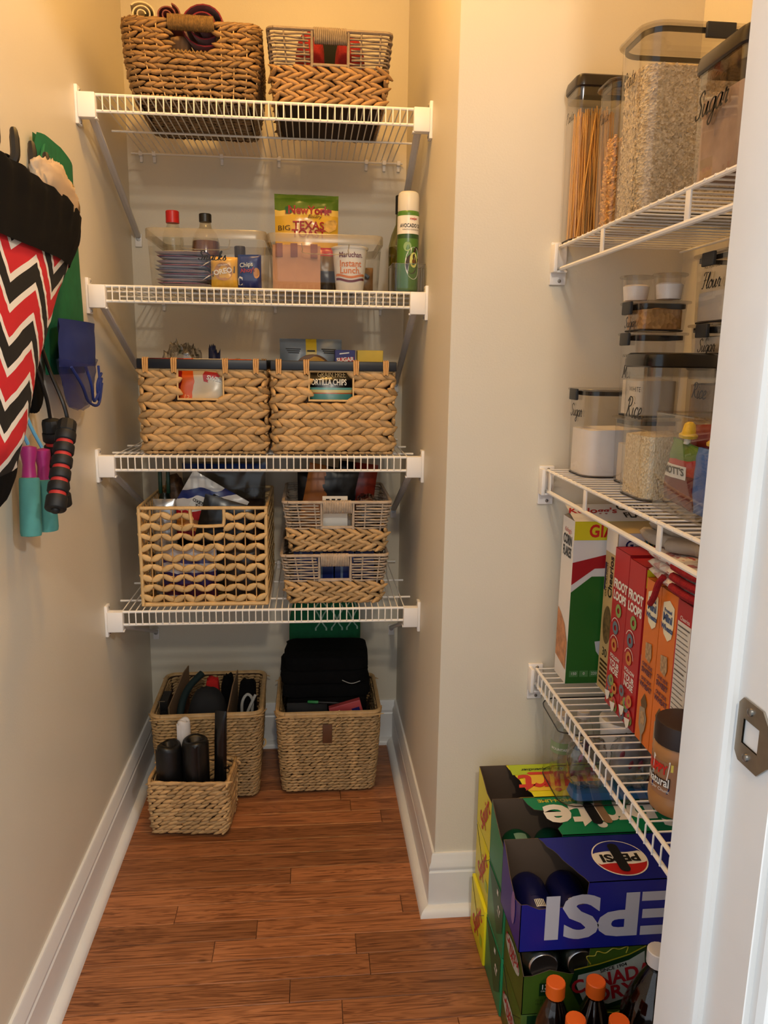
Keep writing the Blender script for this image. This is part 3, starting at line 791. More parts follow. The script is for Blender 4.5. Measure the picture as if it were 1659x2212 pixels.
# ---- D: open weave basket, wavy hyacinth ribbons on upright rods
def open_basket():
    rd = random.Random(21)
    w, d, h = 0.298, 0.31, 0.245; root = thing('open_weave_basket', 'square open weave basket of pale wavy hyacinth ribbons on rods', 'basket', (-0.2595, 1.99, Z4+0.003), 0.0)
    sz = size_fn(w, d, w+0.004, d+0.004, h); nf = 12
    faces = []
    for (ox, oy, tx, ty, ln) in ((-w/2, -d/2, 1, 0, w), (w/2, -d/2, 0, 1, d), (w/2, d/2, -1, 0, w), (-w/2, d/2, 0, -1, d)):
        faces.append((Vector((ox, oy, 0)), Vector((tx, ty, 0)), Vector((ty, -tx, 0)), ln))
    cut = (0.010, 0.040, h-0.044, h+0.02)
    for fi, (o, t, nr, ln) in enumerate(faces):
        st = ln/nf
        # upright rods
        for k in range(1, nf):
            x = k*st; top = h-0.003
            if abs(nr.y) > .5 and abs((o+t*x).x-cut[0]) < cut[1]: top = cut[2]
            mb = MB(); mb.tube([o+t*x+UP*0.004, o+t*x+UP*top], 0.0015, 6); mb.obj('rod', cane, root)
    rows = 9; rh = (h-0.016)/rows
    for k in range(rows):
        mb = MB(); z = 0.008+(k+0.5)*rh
        for fi, (o, t, nr, ln) in enumerate(faces):
            st = ln/nf
            for q in range(nf):
                up = 1 if (q+k) % 2 else -1
                p = o+t*(q+0.5)*st
                if in_cut(p, nr, z, (cut[0], cut[1], cut[2]-0.004, 9)): continue
                if k == rows-1 and rd.random() < 0.12: continue
                a = up*0.52+rd.uniform(-.08, .08)
                mb.lobe(p+nr*0.0035*up*0.4+nr*0.002+UP*(z+rd.uniform(-.0012, .0012)), (t*cos(a)+UP*sin(a)+nr*0.10*up).normalized(), nr, st*1.36, 0.0165*rd.uniform(.9, 1.12), 0.0042)
                if rd.random() < 0.55:
                    mb.lobe(p-nr*0.002+UP*(z-0.002*up), t, nr, st*1.25, 0.006, 0.003)
        obj_lr(mb, 'ribbon_row', hya_l, root, cut[0], z > cut[2]-0.004)
    for sx in (-1, 1):
        for sy in (-1, 1):
            mb = MB(); mb.tube([(sx*w/2, sy*d/2, 0.002), (sx*(w/2+0.001), sy*(d/2+0.001), h)], 0.0042, 7); mb.obj('corner_post', hya_l, root)
    mb = MB(); row_tube(mb, h, sz, 0.006, 0.0042, n=7); mb.obj('rim', hya_l, root)
    mb = MB(); row_tube(mb, 0.005, sz, 0.006, 0.0055, n=7); mb.obj('base_rim', hya_l, root)
    for s_ in (-1, 1):
        mb = MB(); y = s_*(d/2+0.001)
        mb.tube(crom([(cut[0]-cut[1], y, h), (cut[0]-cut[1]+0.002, y, h-0.028), (cut[0]-cut[1]+0.010, y, cut[2]), (cut[0]+cut[1]-0.012, y, cut[2]), (cut[0]+cut[1]-0.001, y, cut[2]+0.006), (cut[0]+cut[1], y, h)], 4), 0.0042, 6); mb.obj('handle_cord', hya_l, root)
    mb = MB(); mb.box((0, 0, 0.006), (w-0.006, d-0.006, 0.004)); mb.obj('bottom_board', hya_d, root, smooth=False)
    return root
open_basket()

# ---- E / F: twisted rush floor baskets
def twist_basket(w0, w1, d0, d1, h, pitch, L, rh, slant, r, loc, rz, label, m, rimm, seed, name, group=None, rim=True):
    rd = random.Random(seed); root = thing(name, label, 'basket', loc, rz, group)
    sz = size_fn(w0, d0, w1, d1, h, 0.004)
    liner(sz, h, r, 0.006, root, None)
    rows = int((h-0.008)/rh)
    for k in range(rows):
        z = 0.006+(k+0.5)*(h-0.010)/rows; mb = MB()
        row_lobes(mb, z, sz, r, pitch, L, rh*1.04, 0.0100, slant, 0.0008*(k % 2), rd, None, jit=0.25, phase=0.5*(k % 2)+rd.uniform(-.2, .2))
        # the same strand seen from inside
        s2 = lambda q: (sz(q)[0]-0.014, sz(q)[1]-0.014)
        if k > rows*0.55: row_lobes(mb, z, s2, r, pitch*1.15, L*1.1, rh*1.2, 0.005, -slant, 0.0, rd, None, jit=0.25)
        mb.obj('rush_row', m, root, ang=180)
    if rim:
        mb = MB(); row_tube(mb, h+0.001, sz, r, 0.0062, 0.0, n=7); row_lobes(mb, h-0.006, sz, r, 0.03, 0.06, 0.006, 0.006, 0.06, 0.004, rd); mb.obj('rim', rimm, root)
    return root
be2 = twist_basket(0.255, 0.284, 0.24, 0.262, 0.244, 0.0165, 0.0235, 0.0088, 0.20, 0.022, (0.046, 2.103, 0.002), 0.0, 'tall rush floor basket with leather tag, heaped with black folded cloth', wick, wick_rim, 3, 'floor_basket', 'tall rush floor baskets')
be1 = twist_basket(0.262, 0.292, 0.262, 0.285, 0.256, 0.0165, 0.0235, 0.0088, 0.20, 0.026, (-0.287, 2.098, 0.002), 0.02, 'tall rush floor basket behind the small basket, holding cardboard and cables', wick, wick_rim, 4, 'floor_basket', 'tall rush floor baskets')
# leather tag and twine on the right floor basket
mb = MB(); mb.rbox((0.0, 0, 0), (0.026, 0.0025, 0.056), 0.001); o = mb.obj('leather_tag', mat('brown_leather', (0.36, 0.22, 0.12), 0.6, var=0.15, nscale=50), be2, label='brown leather tag')
o.location = (-0.004, -0.1385, 0.188)
mb = MB(); mb.tube(crom([(0.014, -0.143, 0.19), (0.022, -0.145, 0.214), (0.036, -0.147, 0.236), (0.020, -0.146, 0.252), (0.030, -0.142, 0.258)], 4), 0.0008, 5); mb.tube(crom([(0.020, -0.1455, 0.21), (0.034, -0.147, 0.222), (0.05, -0.147, 0.228)], 4), 0.0007, 5); mb.obj('twine', hya_l, be2)
for x, z, rz_ in ((-0.150, 0.205, 0.3), (0.143, 0.118, 0.2)):   # loose handle ends
    mb = MB(); mb.tube(crom([(x, -0.03, z), (x+(0.008 if x > 0 else -0.010), -0.035, z+0.006), (x+(0.009 if x > 0 else -0.012), -0.045, z-0.004), (x, -0.05, z-0.01)], 4), 0.0028, 6); mb.obj('loop', hya_l, be1)
bf = twist_basket(0.188, 0.200, 0.120, 0.128, 0.146, 0.020, 0.033, 0.0118, 0.33, 0.016, (-0.3085, 1.865, 0.002), -0.09, 'small rush basket holding rolls of black bin bags', hya, hya, 8, 'floor_basket', None, False)
mb = MB(); rd = random.Random(2); sz = size_fn(0.188, 0.120, 0.200, 0.128, 0.146, .004)
row_lobes(mb, 0.147, sz, 0.016, 0.022, 0.050, 0.012, 0.010, 0.10, 0.0, rd); mb.obj('rim', hya, bf, ang=180)
# ================================================================ small builders for the contents
black_ink = mat('black_ink', (0.04, 0.04, 0.045), 0.5)
white_ink = mat('white_ink', (0.92, 0.92, 0.90), 0.5)
red_ink = mat('red_ink', (0.72, 0.09, 0.11), 0.45)
clear = glass('clear_plastic', (0.965, 0.965, 0.955))
clear_s = glass('smoky_clear_plastic', (0.90, 0.885, 0.86))
film = glass('crinkled_clear_film', (0.93, 0.93, 0.93), 2.2, 0.12)

def rotm(rx=0, ry=0, rz=0, loc=(0, 0, 0)):
    m = Matrix.Rotation(rz, 4, 'Z') @ Matrix.Rotation(ry, 4, 'Y') @ Matrix.Rotation(rx, 4, 'X'); m.translation = loc
    return m

def pouch(name, label, cat, loc, w, h, t, m, seed=0, rx=0.0, rz=0.0, ry=0.0, wr=0.0035, part='film', group=None, crimp=0.08, wscale=28, nu=18, nv=22, mat2=None):
    """sealed bag standing on its lower edge; front faces -y. returns root and front warp(x, z)"""
    root = thing(name, label, cat, loc, rz, group)
    M = rotm(rx, ry)
    def th(x, z):
        a = max(0.0, 1-abs(2*x/w)**2.6); b = max(0.0, 1-abs((z/h)*2-1)**3.2)
        return t*0.5*(a**0.55)*(b**0.6)
    def wn(x, z, s_): return wr*(nz(x+seed*3.1, z, s_*0.02, wscale)+0.5*nz(x, z+seed, s_*0.05, wscale*2.3))
    def front(x, z): return M @ Vector((x, -th(x, z)-wn(x, z, 1), z))
    def fw(x, z): return M @ Vector((x, -th(x, z)-wn(x, z, 1)-0.0009, z))
    def back(x, z): return M @ Vector((x, th(x, z)+wn(x, z, -1)+0.0003, z))
    mb = MB()
    mb.grid(lambda u, v: front((u-0.5)*w*(1-0.02*sin(v*pi)), v*h), nu, nv)
    mb.grid(lambda u, v: back((u-0.5)*w*(1-0.02*sin(v*pi)), v*h), nu, nv)
    mb.obj(part, m, root, ang=180)
    return root, fw

def blob(name, label, cat, loc, size, m, seed=0, amp=0.12, e=0.55, rz=0.0, scale=14, n=22, group=None, part=None, rot=None):
    """soft crumpled bundle resting on its base"""
    mb = MB(M=rot.to_4x4() if rot else None)
    sg = lambda v, p: math.copysign(abs(v)**p, v)
    def fn(u, v):
        a = u*2*pi; b = (v-0.5)*pi
        x = sg(cos(b), e)*sg(cos(a), e); y = sg(cos(b), e)*sg(sin(a), e); z = sg(sin(b), e)
        k = 1+amp*(nz(x*.5+seed, y*.5, z*.5, scale*0.25)+0.6*nz(x+seed, y, z, scale*0.6)+0.3*nz(x, y+seed, z, scale*1.3))
        return (x*size[0]/2*k, y*size[1]/2*k, size[2]/2+z*size[2]/2*k)
    mb.grid(fn, n, n//2+4)
    o = mb.obj(name, m, ang=180); o.location = loc; o.rotation_euler = (0, 0, rz)
    return tag(o, label, cat, group)

def scroll(name, label, cat, loc, R, turns, length, m, group=None, th=0.003, squash=0.85, rz=0.0, seed=0):
    """rolled cloth lying with its spiral end towards the front"""
    mb = MB(); n = int(turns*20)
    def pt(k, side):
        a = k/n*turns*2*pi; r = 0.006+(R-0.006)*k/n+side*th*0.5
        return r*cos(a), r*sin(a)*squash
    for sd in (1, -1):
        mb.grid(lambda u, v: (pt(u*n, sd)[0], -length/2+length*v+0.004*nz(u*9, v, seed, 1), R*squash+pt(u*n, sd)[1]), n, 3)
    for v in (0, 1):
        mb.add([(pt(k, sd)[0], -length/2+length*v+0.004*nz(k/n*9, v, seed, 1), R*squash+pt(k, sd)[1]) for k in range(n+1) for sd in (1, -1)], [(2*k, 2*k+1, 2*k+3, 2*k+2) for k in range(n)])
    o = mb.obj(name, m, ang=60); o.location = loc; o.rotation_euler = (0, 0, rz)
    return tag(o, label, cat, group)

def carton(name, label, cat, loc, d, m, rz=0.0, group=None, rot=None):
    """plain folding carton: body with tucked top flap; returns root"""
    root = thing(name, label, cat, loc, rz, group)
    if rot is not None: root.rotation_euler = rot
    mb = MB(); mb.rbox((0, 0, d[2]/2), d, 0.0008, seg=1); mb.obj('box', m, root, smooth=False)
    mb = MB(); mb.box((0, -0.0005, d[2]+0.0005), (d[0]*0.985, d[1]*0.97, 0.001)); mb.obj('top_flap', m, root, smooth=False)
    return root

def bottle(name, label, cat, loc, prof, cap, m, capm, n=24, group=None, liquid=None, rx=0.0, rz=0.0):
    root = thing(name, label, cat, loc, rz, group); root.rotation_euler = (rx, 0, rz)
    mb = MB(); mb.lathe(prof, n, cap1=False); mb.obj('bottle', m, root)
    if liquid:
        lp, lm = liquid; mb = MB(); mb.lathe(lp, n); mb.obj('liquid', lm, root)
    r, z0, z1 = cap
    mb = MB(); k = 36; mb.loft([[((r+(0.0004 if i % 2 else 0))*s_*cos(2*pi*i/k), (r+(0.0004 if i % 2 else 0))*s_*sin(2*pi*i/k), z) for i in range(k)] for s_, z in ((1.0, z0), (1.0, z1-0.0015), (0.93, z1))])
    mb.obj('cap', capm, root, ang=30)
    return root

# ================================================================ topmost baskets: scarves and cloth
cl_maroon = mat('maroon_knit', (0.47, 0.07, 0.17), 0.9, var=0.2, nscale=60, bump=0.5, bscale=500, sheen=0.3)
cl_mauve = mat('mauve_knit', (0.50, 0.29, 0.29), 0.9, var=0.2, nscale=60, bump=0.5, bscale=500)
cl_cream = mat('cream_knit', (0.85, 0.80, 0.68), 0.9, var=0.12, nscale=60, bump=0.4, bscale=500)
cl_black = mat('black_cloth', (0.03, 0.03, 0.034), 0.95, spec=0.15, var=0.3, nscale=30, bump=0.3, bscale=300)
cl_red = mat('dark_red_cloth', (0.55, 0.08, 0.09), 0.9, var=0.2, nscale=40, bump=0.4, bscale=400)
cl_taupe = mat('taupe_stripe_cloth', (0.60, 0.48, 0.36), 0.9, var=0.3, nscale=160, stretch=(1, 0.05, 0.1))
G = 'rolled scarves in the topmost basket'
scroll('rolled_scarf', 'rolled cream scarf peeking over the rim of the large brown rush basket', 'scarf', (-0.361, 1.895, Z1+0.146), 0.028, 2.4, 0.13, cl_cream, G, rz=0.15)
scroll('rolled_scarf', 'rolled dusty mauve scarf peeking over the rim of the large brown rush basket', 'scarf', (-0.304, 1.905, Z1+0.152), 0.027, 2.2, 0.13, cl_mauve, G, rz=0.05)
scroll('rolled_scarf', 'thick rolled maroon scarf rising highest above the large brown rush basket', 'scarf', (-0.218, 1.912, Z1+0.112), 0.056, 3.0, 0.15, cl_maroon, G, rz=-0.1)
blob('folded_scarf', 'taupe striped cloth folded behind the wrapped handle of the rush basket', 'scarf', (-0.286, 1.912, Z1+0.014), (0.056, 0.12, 0.133), cl_taupe, 3, 0.06, 0.45)
blob('folded_scarf', 'grey folded scarf packed underneath the rolled cream scarf', 'scarf', (-0.352, 1.915, Z1+0.014), (0.046, 0.13, 0.130), mat('grey_knit', (0.45, 0.42, 0.40), 0.9), 4, 0.08, 0.5)
blob('folded_scarf', 'bright red cloth at the bottom of the rush basket handle hole', 'scarf', (-0.228, 1.876, Z1+0.014), (0.070, 0.05, 0.100), mat('bright_red_cloth', (0.75, 0.10, 0.09), 0.9), 5, 0.1, 0.7)
blob('cloth_bundle', 'dark red cloth on the far side of the handle hole of the upper cord basket', 'cloth', (0.089, 1.900, Z1+0.015), (0.068, 0.085, 0.155), cl_red, 7, 0.09, 0.75)
blob('cloth_bundle', 'dark red cloth bundle beside black cloth inside the upper cord basket', 'cloth', (0.001, 1.902, Z1+0.015), (0.066, 0.085, 0.162), cl_red, 9, 0.09, 0.75)
blob('cloth_bundle', 'black cloth bundle between red cloths inside the upper cord basket', 'cloth', (0.044, 2.010, Z1+0.015), (0.14, 0.10, 0.190), mat('black_green_cloth', (0.05, 0.065, 0.05), 0.95), 12, 0.12, 0.7)

# ================================================================ clear bins on the second shelf
def clear_bin(label, cx, y0, y1, w0, w1, h, z, m, rimm, notch=True):
    d0 = y1-y0-0.016; d1 = y1-y0
    root = thing('clear_bin', label, 'bin', (cx, (y0+y1)/2, z), 0.0, 'clear plastic bins on the second niche shelf')
    mb = MB(); mb.rprism(0, 0, w1, d1, 0.022, [((w1-w0)/2+0.003, 0.0), ((w1-w0)/2, 0.004), (0.001, h-0.020)], 5, True, False); mb.obj('body', m, root)
    mb = MB(); mb.rprism(0, 0, w1+0.006, d1+0.006, 0.025, [(0.0, h-0.020), (0.0, h-0.002), (0.0012, h), (0.0035, h), (0.0042, h-0.018)], 5, False, False); mb.obj('rim', rimm, root)
    if notch:
        mb = MB(); yf = -d1/2+0.0015
        P = crom([(-0.054, yf, h-0.021), (-0.052, yf, h-0.034), (-0.044, yf+0.001, h-0.043), (0.044, yf+0.001, h-0.043), (0.052, yf, h-0.034), (0.054, yf, h-0.021)], 4)
        mb.tube(P, 0.0013, 5); mb.obj('grip_edge', rimm, root)
    return root
frost = glass('frosted_rim', (0.86, 0.83, 0.78), 1.2, 0.25, 0.28, (0.74, 0.70, 0.62))
clear_b = glass('clear_bin_plastic', (0.945, 0.94, 0.925), 1.0, 0.03)
z2 = Z2+0.0035
bin1 = clear_bin('clear plastic bin lettered for snacks, full of flat packets', -0.2345, 1.832, 2.10, 0.250, 0.264, 0.127, z2, clear_b, frost)
script(bin1, 'Snacks', 0.0105, lambda a, b: Vector((a, -0.1345+0.055*(0.105-b)*0, b))+Vector((0, -0.0006+0.006*(0.107-b)/0.1, 0)), black_ink, at=(0.013, 0.068), w=0.24)
# flat packets, fanned stack
pk = [bands('packet_print_a', 'Z', [(-0.01, (0.88, 0.88, 0.90)), (0.0062, (0.34, 0.38, 0.60)), (0.0078, (0.72, 0.25, 0.30)), (0.0092, (0.80, 0.79, 0.84)), (0.02, (0.8, 0.8, .85))], 0.35), bands('packet_print_b', 'Z', [(-0.01, (0.86, 0.87, 0.88)), (0.0070, (0.34, 0.40, 0.62)), (0.0088, (0.78, 0.78, 0.83)), (0.02, (0.8, 0.8, .85))], 0.35)]
for k in range(8):
    rd = random.Random(k); mb = MB(); w_, d_, t_ = 0.118, 0.09, 0.0105
    def pf(s_):
        def f(u, v):
            x, y = (u-.5)*w_, (v-.5)*d_
            b = max(0, 1-abs(2*x/w_)**3)**.6*max(0, 1-abs(2*y/d_)**3)**.6
            return (x, y, 0.002+(t_*0.5*b*s_)+t_*0.5+0.006*(u-.5)*(0.3 if k % 3 else -0.4)+0.0008*nz(x*40, y*40, k))
        return f
    mb.grid(pf(1), 10, 8); mb.grid(pf(-1), 10, 8)
    if k % 3 == 2:
        mb.add([(w_/2-0.004, -d_/2, 0.006), (w_/2+0.012, -d_/2-0.002, 0.012), (w_/2-0.02, -d_/2-0.001, -0.006)], [(0, 1, 2)])
    o = mb.obj('snack_packet', pk[k % 2], ang=180); o.location = (-0.292+rd.uniform(-.003, .004), 1.902+rd.uniform(-.003, .003), z2+0.004+k*0.0098)
    tag(o, 'flat blue and red snack packet in the stack inside the lettered bin', 'packet', 'stack of flat snack packets')
pm = mat('golden_bag_film', (0.90, 0.70, 0.22), 0.3, var=0.1, nscale=30)
r_, fw = pouch('cookie_bag', 'golden yellow cookie bag standing in the lettered bin', 'bag', (-0.199, 1.880, z2+0.004), 0.061, 0.070, 0.026, pm, 3, rz=0.05)
fw2 = lambda dx, dz: (lambda a, b: fw(a+dx, b+dz)+Vector((0, -0.0008, 0)))
decal(r_, ell(-0.002, 0.036, 0.021, 0.020), lambda a, b: fw(a, b), mat('cookie_tan', (0.72, 0.53, 0.33), 0.6))
decal(r_, [(-0.027, 0.024), (0.024, 0.034), (0.024, 0.049), (-0.027, 0.037)], fw2(0, 0), mat('oval_dark', (0.16, 0.13, 0.12), 0.5))
text(r_, 'OREO', 0.0155, lambda a, b: fw(a, b)+Vector((0, -0.0020, 0)), white_ink, at=(-0.003, 0.036), rot=0.2, bold=0.03)
text(r_, 'GOLDEN', 0.0055, lambda a, b: fw(a, b)+Vector((0, -0.0020, 0)), white_ink, at=(-0.003, 0.0505), rot=0.1, bold=0.02)
r_, fw3 = pouch('cookie_bag', 'royal blue cookie bag standing beside the golden bag in the lettered bin', 'bag', (-0.1405, 1.876, z2+0.004), 0.054, 0.076, 0.026, mat('blue_bag_film', (0.09, 0.18, 0.46), 0.3, var=0.12, nscale=30), 4, rz=-0.08)
for s_, zz, xx in (('Chips', 0.052, -0.006), ('Ahoy!', 0.040, -0.004)):
    text(r_, s_, 0.0135, lambda a, b: fw3(a, b)+Vector((0, -0.0006, 0)), black_ink, at=(xx+.0006, zz-0.0006), rot=0.12, bold=0.05)
    text(r_, s_, 0.0135, lambda a, b: fw3(a, b)+Vector((0, -0.0013, 0)), white_ink if zz > .045 else red_ink, at=(xx, zz), rot=0.12, bold=0.015)
decal(r_, ell(0.017, 0.034, 0.007, 0.012), lambda a, b: fw3(a, b)+Vector((0, -0.0004, 0)), mat('cookie_tan', (0.72, 0.53, 0.33)))
decal(r_, [(-0.026, 0.008), (-0.016, 0.007), (-0.015, 0.024), (-0.022, 0.027), (-0.026, 0.022)], fw3, white_ink)
oilb = glass('oil_bottle_plastic', (0.93, 0.92, 0.86))
bottle('vegetable_oil_bottle', 'clear bottle with a red screw cap behind the packet stack', 'bottle', (-0.3315, 1.992, z2+0.0045), [(0.0235, 0), (0.0250, 0.004), (0.0250, 0.115), (0.0235, 0.135), (0.014, 0.152), (0.0125, 0.165)], (0.0155, 0.158, 0.186), oilb, mat('red_cap', (0.70, 0.07, 0.08), 0.35))
bottle('syrup_bottle', 'amber syrup bottle with a black cap in the lettered bin', 'bottle', (-0.254, 1.994, z2+0.0045), [(0.034, 0), (0.036, 0.004), (0.036, 0.085), (0.033, 0.115), (0.027, 0.135), (0.015, 0.150), (0.0125, 0.166)], (0.0145, 0.163, 0.182), glass('amber_plastic', (0.90, 0.85, 0.74)), mat('black_cap', (0.04, 0.04, 0.045), 0.35), liquid=([(0.032, 0.002), (0.0345, 0.006), (0.0345, 0.085), (0.0315, 0.113), (0.0305, 0.118)], mat('amber_syrup', (0.36, 0.17, 0.03), 0.15)))
bottle('extract_bottle', 'little dark bottle with grey-brown cap in the lettered bin', 'bottle', (-0.167, 1.93, z2+0.003), [(0.020, 0), (0.021, 0.003), (0.021, 0.062), (0.011, 0.078)], (0.0125, 0.078, 0.102), mat('dark_brown_glass', (0.14, 0.09, 0.06), 0.2), mat('grey_brown_cap', (0.20, 0.17, 0.15), 0.5))

bin2 = clear_bin('clear plastic bin holding an instant noodle cup and a bread snack bag', 0.034, 1.832, 2.10, 0.246, 0.260, 0.124, z2, clear_b, frost)
tt = bands('toast_bag_print', 'Z', [(0.0, (0.86, 0.68, 0.20)), (0.192, (0.91, 0.76, 0.36)), (0.205, (0.33, 0.45, 0.12)), (0.232, (0.40, 0.50, 0.16))], 0.22, 0.02, 22)
r_, tw = pouch('crouton_bag', 'tall yellow and green bread snack bag standing in the clear bin', 'bag', (-0.009, 1.990, z2+0.005), 0.156, 0.232, 0.045, tt, 8, wr=0.0045, rz=0.03)
q1 = lambda dy: (lambda a, b: tw(a, b)+Vector((0, -dy, 0)))
decal(r_, [(-0.052, 0.184), (-0.036, 0.187), (-0.036, 0.203), (-0.052, 0.201)], q1(0.0008), mat('flag_green', (0.09, 0.36, 0.20)))
decal(r_, [(-0.052, 0.184), (0.060, 0.190), (0.060, 0.197), (-0.052, 0.192)], q1(0.0012), mat('flag_red', (0.55, 0.08, 0.14)))
text(r_, 'NewYork', 0.027, q1(0.0022), mat('brand_red', (0.60, 0.07, 0.09)), at=(0.004, 0.193), bold=0.03, sx=0.92)
text(r_, 'Bakery', 0.012, q1(0.0020), black_ink, at=(0.018, 0.179), shear=0.4)
text(r_, 'TEXAS', 0.026, q1(0.0016), mat('brand_red', (0.60, 0.07, 0.09)), at=(0.004, 0.157), bold=0.02)
text(r_, 'TOAST', 0.026, q1(0.0016), mat('brand_red', (0.60, 0.07, 0.09)), at=(0.004, 0.138), bold=0.02)
text(r_, 'BIG', 0.017, q1(0.0016), mat('brown_ink', (0.25, 0.15, 0.06)), at=(-0.055, 0.151), sx=1.2)
decal(r_, [(0.040, 0.150), (0.054, 0.143), (0.070, 0.152), (0.074, 0.168), (0.068, 0.175), (0.048, 0.170), (0.040, 0.162)], q1(0.0014), mat('toast_tan', (0.82, 0.66, 0.34), 0.7, var=0.25, nscale=90))
kraft = mat('pinkish_kraft_paper', (0.74, 0.57, 0.45), 0.8, var=0.06, nscale=20)
root = thing('paper_bag', 'brown paper bag folded flat in the clear bin left of the noodle cup', 'bag', (-0.030, 1.890, z2+0.004), 0.04)
mb = MB(); mb.loft([[(x, y, z) for x, y in ((-0.058, -0.028), (-0.004, -0.036), (0.052, -0.026), (0.052, 0.026), (-0.058, 0.026))] for z in (0, 0.098)], True, False); mb.obj('bag', kraft, root, smooth=False)
for xx in (-0.046, -0.012, 0.034):
    mb = MB(); mb.box((xx+.003, -0.0352-(0.001 if abs(xx) < .02 else -.003), 0.086), (0.016, 0.0008, 0.030)); mb.obj('print_block', mat('mauve_print', (0.55, 0.38, 0.34), 0.8), root, smooth=False)
# noodle cup
cupw = mat('foam_cup_white', (0.92, 0.90, 0.86), 0.6)
root = thing('noodle_cup', 'white foam instant noodle cup with orange and maroon print', 'cup', (0.092, 1.882, z2+0.004))
mb = MB(); mb.lathe([(0.0315, 0), (0.0325, 0.002), (0.0405, 0.092), (0.0425, 0.0925), (0.0430, 0.096), (0.0415, 0.0975)], 40); mb.obj('cup', cupw, root)
cr_ = lambda z: 0.0325+0.0080*z/0.092+0.0007
mb = MB(); mb.lathe([(0.0435, 0.095), (0.0435, 0.0975), (0.041, 0.0985)], 40); mb.obj('paper_lid', cupw, root)
cw_ = cyl_w((0, 0, 0), cr_, -pi/2)
mar = mat('maroon_ink', (0.42, 0.13, 0.16), 0.5); ora = mat('orange_ink', (0.82, 0.47, 0.16), 0.5)
text(root, 'Maruchan.', 0.0165, cw_, mar, at=(0.001, 0.078), bold=0.02, sx=0.86)
text(root, 'Instant', 0.0200, cw_, ora, at=(0, 0.0585), bold=0.02)
text(root, 'Lunch.', 0.0200, cw_, ora, at=(0, 0.0435), bold=0.02)
for zc, m_ in ((0.029, ora), (0.020, mar)):
    mb = MB(); mb.grid(lambda u, v: cw_(-0.040+0.080*u, zc+0.0028*cos((u-.5)*2*pi*1.2)*-1+0.0052*v), 20, 1); mb.obj('wave_stripe', m_, root)
pouch('spice_bag', 'small bag with red top squeezed beside the noodle cup in the clear bin', 'bag', (0.036, 1.942, z2+0.004), 0.05, 0.105, 0.022, bands('spice_print', 'Z', [(0, (0.20, 0.16, 0.10)), (0.05, (0.45, 0.36, 0.15)), (0.085, (0.62, 0.10, 0.08)), (0.11, (0.6, .1, .08))], 0.3), 6)
root = thing('bag_clip', 'slate blue bag clip on the brown snack bag in the clear bin', 'clip', (0.130, 1.9115, z2+0.045)); root.rotation_euler = (0, 0.55, 0)
mb = MB(); mb.rbox((0, 0, 0), (0.024, 0.006, 0.009), 0.002); mb.rbox((0.002, -0.004, 0), (0.018, 0.004, 0.007), 0.0015); mb.obj('clip', mat('slate_blue', (0.27, 0.33, 0.40), 0.4), root)
pouch('snack_bag', 'brown snack bag at the side of the clear bin behind the noodle cup', 'bag', (0.128, 1.928, z2+0.004), 0.046, 0.060, 0.022, mat('brown_film', (0.45, 0.33, 0.20), 0.35, var=0.3, nscale=40), 7)
blob('tea_tin', 'dark green lidded tin standing behind the noodle cup', 'tin', (0.099, 1.990, z2+0.004), (0.045, 0.045, 0.105), mat('dark_green_tin', (0.12, 0.25, 0.16), 0.4), 2, 0.01, 0.3)

# small tray with the oil spray and oil bottle
root = thing('bottle_tray', 'small ribbed clear tray around the avocado oil spray', 'tray', (0.2265, 1.8715, z2))
mb = MB(); mb.rprism(0, 0, 0.076, 0.090, 0.007, [(0.002, 0.0), (0.0, 0.003), (0.0, 0.064), (0.0022, 0.064), (0.0022, 0.003)], 3, True, False); tray = mb.obj('tray_wall', clear, root)
mb = MB()
for xx in (-0.034, -0.028, -0.022, 0.022, 0.028, 0.034): mb.tube([(xx, -0.0455, 0.004), (xx, -0.0455, 0.062)], 0.0012, 5)
stuff(mb.obj('ribs', clear, root))
mb = MB(); mb.tube([(x, y, 0.064) for x, y in rrect(0.076, 0.090, 0.007, 3)], 0.0014, 5, closed=True); mb.obj('tray_rim', glass('tray_rim_plastic', (0.85, 0.85, 0.84), 2.0), root)
can = bands('spray_can_print', 'Z', [(0.0, (0.30, 0.47, 0.17)), (0.116, (0.16, 0.30, 0.13)), (0.126, (0.90, 0.88, 0.84)), (0.166, (0.32, 0.50, 0.18)), (0.183, (.3, .5, .2))], 0.3)
root = thing('cooking_spray', 'green and white avocado oil spray can with a cream cap', 'spray can', (0.2255, 1.8565, z2+0.004))
mb = MB(); mb.lathe([(0.0225, 0), (0.0245, 0.002), (0.0250, 0.006), (0.0250, 0.172), (0.0235, 0.179), (0.021, 0.181)], 36); mb.obj('can', can, root)
mb = MB(); mb.lathe([(0.0240, 0.177), (0.0245, 0.179), (0.0245, 0.210), (0.0228, 0.217), (0.018, 0.2205), (0.001, 0.2205)], 36); mb.obj('cap', mat('cream_cap', (0.86, 0.84, 0.78), 0.35), root)
sw = cyl_w((0, 0, 0), 0.0256, -pi/2+0.25)
sw0 = cyl_w((0, 0, 0), 0.0253, -pi/2+0.25)
text(root, 'AVOCADO OIL', 0.0115, sw, black_ink, at=(-0.001, 0.144), bold=0.02, sx=0.72)
text(root, 'NON-STICK COOKING SPRAY', 0.0042, sw, black_ink, at=(0, 0.1355), sx=0.8)
text(root, 'meijer', 0.0075, sw, red_ink, at=(0.004, 0.1595), bold=0.02)
decal(root, ell(0.006, 0.062, 0.021, 0.036), cyl_w((0, 0, 0), 0.0254, -pi/2+0.25), white_ink)
decal(root, ell(0.001, 0.060, 0.015, 0.022), sw, mat('avocado_skin', (0.22, 0.17, 0.12), 0.6))
decal(root, ell(0.014, 0.080, 0.011, 0.019), sw, mat('avocado_skin', (0.22, 0.17, 0.12), 0.6))
